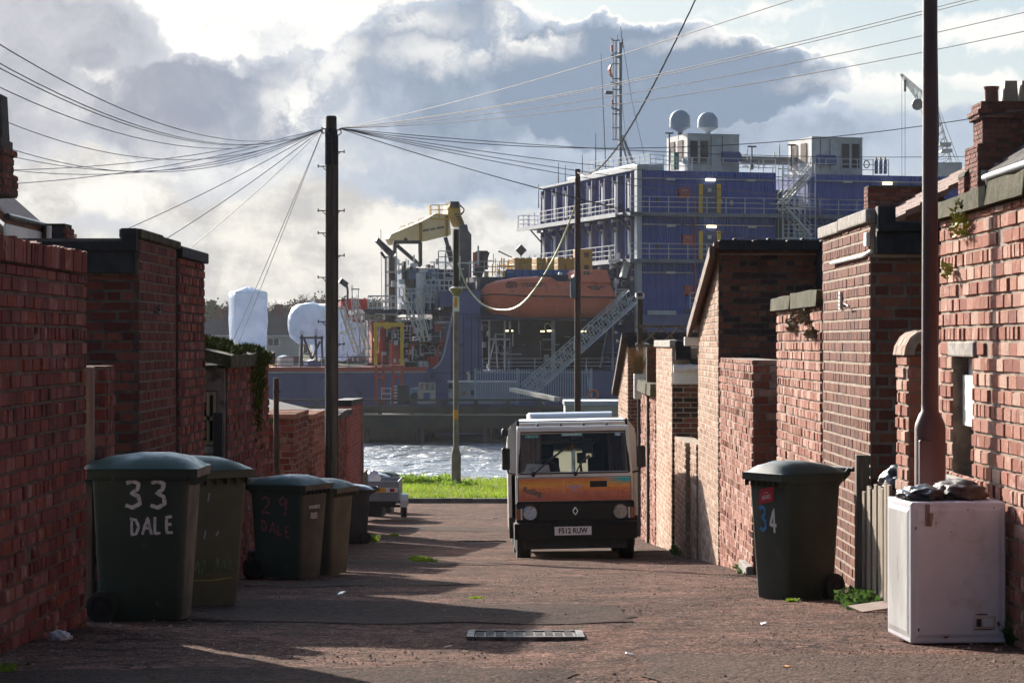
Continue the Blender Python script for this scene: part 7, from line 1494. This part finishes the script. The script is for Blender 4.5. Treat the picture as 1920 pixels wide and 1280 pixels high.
for i, (px_, d, yt, w, k, lb) in enumerate(((392,430,560,34,1,'rounded olive tree at the left end of the far tree line'),(420,436,572,40,0,'low brown tree left of the wrapped tower'),(440,440,562,44,2,'bare twiggy tree just left of the wrapped tower'),(520,432,566,40,2,'bare twiggy tree just right of the wrapped tower'),(545,440,560,46,0,'brown tree above the far house roof right of the wrapped tower'),(572,430,548,56,2,'broad bare tree, tallest in the far tree line, above the wrapped drum'),(600,436,552,44,0,'brown tree next to the telegraph pole, on its left'),(640,440,556,40,1,'olive tree next to the telegraph pole, on its right'),(700,440,548,40,1,'olive tree behind the raised ramp arm of the ship'),(672,434,560,40,0,'brown tree between the floodlight and the ship column'))): far_tree(px_, d, yt, w, lb, 40+i, k)
# harbour crane far right
d = 420.; Xp = lambda x, y, o=0: Vector(((x-960)*d/F, d+o, (640-y)*d/F)); bz = Xp(1790, 660)
rt = empty('harbour_crane', bz, 'distant white lattice harbour crane behind the houses on the right', 'crane'); o_ = tuple(-q for q in bz)
def lattice(mb, a0, a1, b0, b1, n, w):
    for a, b in ((a0, a1), (b0, b1)):
        for y in (0, 1.5): mb.bar(a+Vector((0,y,0)), b+Vector((0,y,0)), w)
    for k in range(n):
        q, q2 = k/n, (k+1)/n; p = [a0.lerp(a1,q), b0.lerp(b1,q), a0.lerp(a1,q2), b0.lerp(b1,q2)]; mb.bar(p[0], p[1], w*.6); mb.bar(p[0], p[3], w*.6); mb.bar(p[0]+Vector((0,1.5,0)), p[3]+Vector((0,1.5,0)), w*.6)
m_cr = M('harbour_crane_white', (.40,.42,.42), (.32,.34,.35), .5, .6)
mb = MB(); lattice(mb, Xp(1690,138), Xp(1758,196), Xp(1698,152), Xp(1748,222), 9, .15); mb.build('jib', m_cr, rt, o_)
mb = MB(); lattice(mb, Xp(1752,180), Xp(1786,310), Xp(1730,205), Xp(1758,310), 10, .15); mb.bar(Xp(1752,180), Xp(1800,308), .08); mb.bar(Xp(1756,220), Xp(1796,308), .08); mb.build('tower', m_cr, rt, o_)
mb = MB(); mb.box(*sum([[Xp(1760,0).x, Xp(1782,0).x], [d-1, d+2], [Xp(0,274).z, Xp(0,268).z]], [])); mb.box(*sum([[Xp(1764,0).x, Xp(1784,0).x], [d-1, d+2], [Xp(0,286).z, Xp(0,280).z]], [])); mb.box(*sum([[Xp(1735,0).x, Xp(1800,0).x], [d-2, d+3], [Xp(0,400).z, Xp(0,306).z]], [])); mb.build('machine_house', m_cr, rt, o_)
mb = MB(); mb.bar(Xp(1697,150), Xp(1697,330), .06); mb.bar(Xp(1691,142), Xp(1691,330), .05); mb.bar(Xp(1697,150), Xp(1697,172), .35); mb.build('hoist_rope', m_cable, rt, o_)
mb = MB(); mb.lathe([(0,-.5),(.9,-.4),(1.0,0),(.9,.4),(0,.5)], tuple(Xp(1720,196)), 14, 0, 'y'); mb.build('counterweight', m_kp, rt, o_, smooth=40)
# ------------------------------------------------------------------ houses behind the lane walls
m_chim = brick_mat('sooty_red_brick', [(.22,.07,.05),(.17,.055,.042),(.26,.09,.065),(.13,.045,.038)], dirt_amt=.6)
def brick_box(mb, x0, x1, y0, y1, z0, z1, seed, pitch=.083, sides='-y-x'):
    mb.box(x0, x1, y0, y1, z0, z1, 0)
    if '-y' in sides: brick_face(mb, (x0,y0), (x1,y0), (0,-1), lambda s: z0, lambda s: z1, pitch, .23, 1, (), seed, .01, .003, 4)
    if '-x' in sides: brick_face(mb, (x0,y1), (x0,y0), (-1,0), lambda s: z0, lambda s: z1, pitch, .23, 1, (), seed+1, .01, .003, 4)
    if '+x' in sides: brick_face(mb, (x1,y0), (x1,y1), (1,0), lambda s: z0, lambda s: z1, pitch, .23, 1, (), seed+2, .01, .003, 4)
def roof_plane(name, rt, x0, x1, z0, z1, y0, y1, mat, t=.12, step=.30):
    """roof slope rising from x0 (eave) to x1 (ridge); courses of overlapping tiles"""
    mb = MB(); L = math.hypot(x1-x0, z1-z0); n = int(L/step)
    for k in range(n):
        a, b = k/n, (k+1)/n; lift = .035
        xa, xb, za, zb = lerp(x0,x1,a), lerp(x0,x1,b), lerp(z0,z1,a), lerp(z0,z1,b); w = .33; m = max(1, int((y1-y0)/w))
        for j in range(m):
            ya, yb = y0+(y1-y0)*j/m, y0+(y1-y0)*(j+1)/m-.012; q = random.uniform(0,.012)
            mb.add([(xa,ya,za+lift+q),(xa,yb,za+lift+q),(xb,yb,zb+.006),(xb,ya,zb+.006),(xa,ya,za-t*.5),(xa,yb,za-t*.5),(xb,yb,zb-t),(xb,ya,zb-t)], [(0,1,2,3),(7,6,5,4),(0,4,5,1),(1,5,6,2),(2,6,7,3),(3,7,4,0)])
    return mb.build(name, mat, rt, fix=True)
P_ = lambda px_, py_, d: pix(px_, py_, d)
# right: rear wing with brown tile roof and big chimney
d = 44.; s = F/d; X = lambda p: (p-960)/s; Z = lambda p: (640-p)/s
rt = empty('terraced_house', (X(1900), d, gz(d)), 'terraced house with brown tile roof, big brick chimney and pots on the right', 'house'); B = (-X(1900), -d, -gz(d))
def HB(name, mb, mats, parent=None, **k): o = mb.build(name, mats, parent or rt, B if not parent else None, **k); return o
mb = MB(); brick_box(mb, X(1843), X(1843)+2.6, d, d+.9, Z(345), Z(205), 201); st = HB('chimney', mb, [m_mortd, m_chim], fix=False)
mb = MB(); brick_box(mb, X(1836), X(1836)+2.7, d-.06, d+.96, Z(222), Z(214), 203); brick_box(mb, X(1833), X(1833)+2.7, d-.1, d+1., Z(213.5), Z(205), 205); brick_box(mb, X(1840), X(1840)+2.6, d-.03, d+.93, Z(204.5), Z(190), 207); HB('chimney_cap', mb, [m_mortd, m_chim], st, fix=False)
mb = MB(); brick_box(mb, X(1833), X(1833)+2.7, d-.05, d+1.2, Z(420), Z(270), 209); HB('chimney_base', mb, [m_mortd, m_chim], st, fix=False)
c_ = X(1868); mb = MB(); mb.lathe([(.145,Z(192)),(.13,Z(188)),(.12,Z(165)),(.135,Z(162)),(.14,Z(158)),(.11,Z(158))], (c_, d+.45, 0), 18); HB('chimney_pot', mb, M('red_clay_pot', (.20,.075,.05), (.13,.05,.04), 3, .7), st, smooth=40)
for k, px_ in enumerate((1886, 1918)): mb = MB(); a = X(px_); mb.loft([[(a,d+.2,Z(192)),(a+.27,d+.2,Z(192)),(a+.27,d+.6,Z(192)),(a,d+.6,Z(192))],[(a+.03,d+.22,Z(149)),(a+.24,d+.22,Z(149)),(a+.24,d+.58,Z(149)),(a+.03,d+.58,Z(149))]]); HB('chimney_pot', mb, M('buff_clay_pot', (.36,.27,.19), (.28,.2,.14), 3, .7), st)
# roof slopes of the house (eave towards the lane)
roof = roof_plane('tile_roof', rt, 8.3, 12.8, 2.93, 6.5, d-12, d-.15, m_slate); roof.location = B
mb = MB(); mb.cyl((8.27, d-12, 2.86), (8.27, d-.1, 2.86), .06); mb.tube([(8.27,d-.4,2.83),(8.3,d-.4,2.65),(8.5,d-.4,2.5)], .045, 8); HB('gutter', mb, m_grey, smooth=50)
for k in range(6): mb = MB(); mb.box(X(1836)+.02+k*.24, X(1836)+.26+k*.24, d-.09, d-.062, Z(332)+k*.13, Z(320)+k*.13); HB('lead_flashing', mb, m_grey)
mb = MB(); mb.box(8.55, 14, d-11.9, d-.2, gz(d), 2.95); HB('wall', mb, m_render)
# next wing: lower brown tile roof with a round capped stack
d = 47.; s = F/d
rt = empty('terraced_house', (X(1760), d, gz(d)), 'house wing with a red brown tile roof and round capped vent stack on the right', 'house'); B = (-X(1760), -d, -gz(d))
roof = roof_plane('tile_roof', rt, X(1618), X(1618)+3.2, Z(446), Z(446)+1.85, d, d+6, m_tile); roof.location = B
mb = MB(); mb.box(X(1645), X(1645)+3, d+.1, d+5.9, gz(d), Z(446)); HB('wall', mb, m_render)
mb = MB(); brick_box(mb, X(1769), X(1829), d-2.2, d-1.6, Z(380), Z(345), 221); sk = HB('vent_stack', mb, [m_mortd, m_chim], fix=False)
mb = MB(); mb.loft([[(lerp(X(1767),X(1831),.5)-.32*math.cos(R(180*k/8)), y, Z(345)+.17*math.sin(R(180*k/8))) for k in range(9)] for y in (d-2.22, d-1.58)]); HB('rounded_cap', mb, m_conc, sk)
mb = MB(); brick_box(mb, X(1716), X(1716)+1.6, d+6.2, d+6.8, Z(420), Z(312), 223); HB('party_wall', mb, [m_mortd, m_chim], fix=False)
mb = MB(); mb.box(X(1716), X(1840), d+6.15, d+6.85, Z(314), Z(310)); HB('wall_coping', mb, m_conc)
mb = MB(); mb.obox((X(1700), d+1.2, Z(398)), (.5,.5,.03), (0,R(-27),0)); HB('lead_patch', mb, m_grey)
# left: house with gutter, roof and chimney
d = 27.; s = F/d
rt = empty('terraced_house', (X(-40), d, gz(d)), 'house with brown roof, white fascia and black gutter at the left edge', 'house'); B = (-X(-40), -d, -gz(d))
mb = MB(); zE = Z(402); y0, y1 = d, d+2.2
mb.add([(X(10),y0+.0,zE),(X(10),y1,zE),(X(10)-2.6,y1,zE+2.3),(X(10)-2.6,y0,zE+2.3),(X(10),y0,zE-.1),(X(10),y1,zE-.1),(X(10)-2.6,y1,zE+2.15),(X(10)-2.6,y0,zE+2.15)], [(0,1,2,3),(7,6,5,4),(0,4,5,1),(1,5,6,2),(2,6,7,3),(3,7,4,0)]); HB('tile_roof', mb, m_tile)
mb = MB(); mb.box(X(7)-.0, X(7)+.03, y0, y1, zE-.32, zE-.10); HB('fascia', mb, m_white)
mb = MB(); mb.tube([(X(14), y0, zE-.02), (X(14), y1, zE-.02)], .035, 8); mb.tube([(X(14),y1-.1,zE-.05),(X(13),y1-.1,zE-.2),(X(2),y1-.1,zE-.33)], .035, 8); HB('gutter', mb, m_black, smooth=50)
mb = MB(); mb.box(X(2)-2.5, X(2), y0+.1, y1-.05, gz(d), zE-.12); HB('wall', mb, m_render)
mb = MB(); brick_box(mb, X(-70), X(15), d-.3, d+.5, zE+.2, Z(325), 231, sides='-y+x'); brick_box(mb, X(-70), X(11), d-.2, d+.4, Z(325), Z(290), 235, sides='-y+x'); brick_box(mb, X(-70), X(15), d-.3, d+.5, Z(290), Z(278), 237, sides='-y+x'); mb.box(X(-70), X(10), d-.2, d+.4, Z(278), Z(262), 0); st = HB('chimney', mb, [m_mortd, m_chim], fix=False)
mb = MB(); mb.prism([(X(10)-2.55,gz(d)),(X(2)-.02,gz(d)),(X(2)-.02,zE-.13),(X(10)-2.55,zE+2.05)], lambda a, b, t: (a, y0+.12+t*.2, b)); HB('gable', mb, m_render)
mb = MB(); mb.loft([[(X(-20)-.05,d-.1,Z(264)),(X(8),d-.1,Z(264)),(X(8),d+.3,Z(264)),(X(-20),d+.3,Z(264))],[(X(-18),d-.08,Z(178)),(X(4),d-.08,Z(178)),(X(4),d+.28,Z(178)),(X(-18),d+.28,Z(178))]]); HB('chimney_pot', mb, m_slate, st)
d = 29.; s = F/d; rt = empty('vent_stack', (X(103), d, Z(470)), 'small capped brick stack with a white pipe behind the maroon outhouse', 'chimney'); B = (-X(103), -d, -Z(470))
mb = MB(); brick_box(mb, X(81), X(124), d, d+.5, Z(475), Z(426), 241, sides='-y+x'); mb.box(X(84), X(121), d+.02, d+.48, Z(426), Z(419), 0); HB('stack', mb, [m_conc, m_chim], fix=False)
mb = MB(); mb.box(X(102), X(118), d-.03, d-.014, Z(452), Z(425)); HB('flue_opening', mb, m_black)
mb = MB(); mb.cyl((X(95), d-.1, Z(475)), (X(95), d-.1, Z(424)), .03); HB('white_pipe', mb, m_white)
mb = MB(); mb.box(X(20), X(85), d+2, d+2.1, Z(480), Z(425)); tag(mb.build('boarding', M('pale_cladding', (.34,.33,.24), (.28,.27,.2), 2, .8, stretch=(1,1,14))), 'pale horizontal boarding beside the small brick stack on the left', 'cladding')
# ------------------------------------------------------------------ overhead cables
m_cabl = M('weathered_cable', (.10,.10,.11), None, 4, .4)
PTOP = Vector((-2.777, 38.5, 3.30))
def cable(a, b, sag, r, lb, mat=None, n=24, grp='telephone cables fanning from the telegraph pole'):
    mb = MB(); pts = []
    for k in range(n+1): q = k/n; p = a.lerp(b, q); p.z -= sag*4*q*(1-q); pts.append(p)
    mb.tube(pts, r, 5); return tag(mb.build('overhead_cable', mat or m_cabl, smooth=60, fix=False), lb, 'cable', grp)
def ray(px_, py_, d): return pix(px_, py_, d)
# cable ends to houses; each end: a picture direction carried on to the distance of its house
LEFT = [((0,32),20,.55,'topmost telephone cable running left off the pole to the upper left corner'),((0,70),21,.55,'second telephone cable from the top on the left of the pole'),((0,80),21.5,.55,'third telephone cable from the top, close under the second, left of the pole'),((0,121),24,.55,'fourth telephone cable from the top on the left of the pole'),
        ((0,186),31,.62,'telephone cable meeting the left chimney pot at its upper part'),((0,236),31.5,.62,'telephone cable meeting the left chimney pot at its foot'),((0,257),31.5,.52,'telephone cable reaching the left chimney just above its brick cap'),((10,318),33,.30,'upper of two cables that meet at the left chimney shoulder'),((10,319),33.5,.14,'lower of two cables that meet at the left chimney shoulder'),((16,345),33,.14,'lowest cable reaching the left chimney'),
        ((232,432),36,.06,'telephone cable dropping to the left behind the maroon outhouse coping'),((308,450),37,.05,'telephone cable dropping behind the red outhouse, second from the maroon one'),((360,462),38,.05,'telephone cable dropping to the yards behind the red outhouse edge'),((436,640),46,.03,'steep telephone cable falling past the wrapped tower to the mossy shed, left of a pair'),((428,690),52,.03,'steep telephone cable falling past the wrapped tower to the mossy shed, right of a pair')]
for (px_, py_), d, sg, lb in LEFT:
    b = ray(px_, py_, d)
    if px_ == 0: b = PTOP.lerp(b, 1.0) + (b-PTOP)*.12
    if px_ == 428: b = ray(437, 668, 52)
    cable(PTOP+Vector((-.12,0,-.03)), b, sg, .0055, lb)
RIGHT = [((1453,0),20,.10,'highest telephone cable rising from the pole to the upper right'),((1735,5),22,.16,'second cable rising from the pole to the upper right'),((1775,0),23,.18,'third cable rising from the pole to the upper right'),((1920,6),24,.22,'fourth cable rising from the pole to the right edge'),((1920,40),24,.24,'lowest of the cables rising from the pole to the right edge'),((1920,206),33,.40,'nearly level cable from the pole passing the radomes to the right chimney'),
         ((1840,293),46,.16,'level cable from the pole passing in front of the ship plant units'),((1690,345),46,.20,'cable from the pole crossing the top of the blue accommodation block'),((1690,382),45,.18,'cable from the pole crossing the upper yellow door posts'),((1640,402),42,.16,'cable from the pole crossing the upper walkway of the ship'),((1545,470),34,.14,'lower cable from the pole running to the tall gabled outhouse'),((1465,462),34,.10,'lowest cable from the pole running to the tall gabled outhouse')]
m_lit = M('sun_painted_cable', (.40,.37,.33), None, 4, .8, spec=.1)  # brighter copy of the cable grey, sunlight put into its colour
for i, ((px_, py_), d, sg, lb) in enumerate(RIGHT):
    b = ray(px_, py_, d); 
    if i < 5: b = b + (b-PTOP)*.12
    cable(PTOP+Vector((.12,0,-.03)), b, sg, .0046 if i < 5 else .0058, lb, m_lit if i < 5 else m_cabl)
# street lighting cable between the two posts, and the twisted bundle to the brown post
a = pix(857, 488, 84); b = pix(1082, 335, 75)
mb = MB(); pts = []
ctl = [(857,488,84),(875,535,83.5),(905,570,83),(940,581,82),(975,572,80.5),(1010,532,79),(1045,470,77),(1070,410,75.6),(1083,372,75)]
V = [pix(*q) for q in ctl]
for i in range(len(V)-1):
    p0, p1, p2, p3 = V[max(i-1,0)], V[i], V[i+1], V[min(i+2,len(V)-1)]
    for k in range(6):
        t = k/6; pts.append(.5*((2*p1)+(p2-p0)*t+(2*p0-5*p1+4*p2-p3)*t*t+(3*p1-p0-3*p2+p3)*t*t*t))
pts.append(V[-1]); mb.tube(pts, [.028]*len(pts), 6); tag(mb.build('overhead_cable', M('pale_yellow_cable', (.55,.52,.30), None, 3, .4), smooth=60, fix=False), 'thick pale yellow cable drooping between the grey lamp post and the brown lighting pole', 'cable')
top = Vector((1.965, 75, 5.05)); bnd = pix(1318, -30, 34); grp = None
mb = MB()
for ph in (0, 2.1, 4.2):
    pts = []
    for k in range(161):
        q = k/160; p = top.lerp(bnd, q); p.z -= 3.6*q*(1-q)*(1-.35*q); w = lerp(.018, .006, q); pts.append(p+Vector((math.cos(q*70+ph)*w, 0, math.sin(q*70+ph)*w)))
    mb.tube(pts, [lerp(.013,.005,k/160) for k in range(161)], 5)
tag(mb.build('overhead_cable', m_cable, smooth=60, fix=False), 'thick twisted black cable climbing from the brown lighting pole to the top edge', 'cable')
mb = MB(); d = 18.; mb.tube([pix(1755,-20,60), pix(1759,250,60), pix(1757,330,60)], .02, 5); tag(mb.build('whip_aerial', m_cable, fix=False), 'thin whip aerial rising just right of the rusty lamp post', 'aerial')
# ------------------------------------------------------------------ haze over the harbour
HAZE = 0.00006
hm = bpy.data.materials.new('harbour_haze'); hm.use_nodes = True; t = NT(hm.node_tree); t.n.clear(); o = t.node('ShaderNodeOutputMaterial'); pv = t.node('ShaderNodeVolumePrincipled')
pv.inputs['Color'].default_value = (.86,.88,.92,1); pv.inputs['Density'].default_value = HAZE; pv.inputs['Anisotropy'].default_value = .35; t.l.new(pv.outputs[0], o.inputs['Volume'])
mb = MB(); mb.box(-560, 560, -30, 520, -12, 70); hz = mb.build('haze', hm); struct(hz, 'stuff'); hz.display_type = 'WIRE'
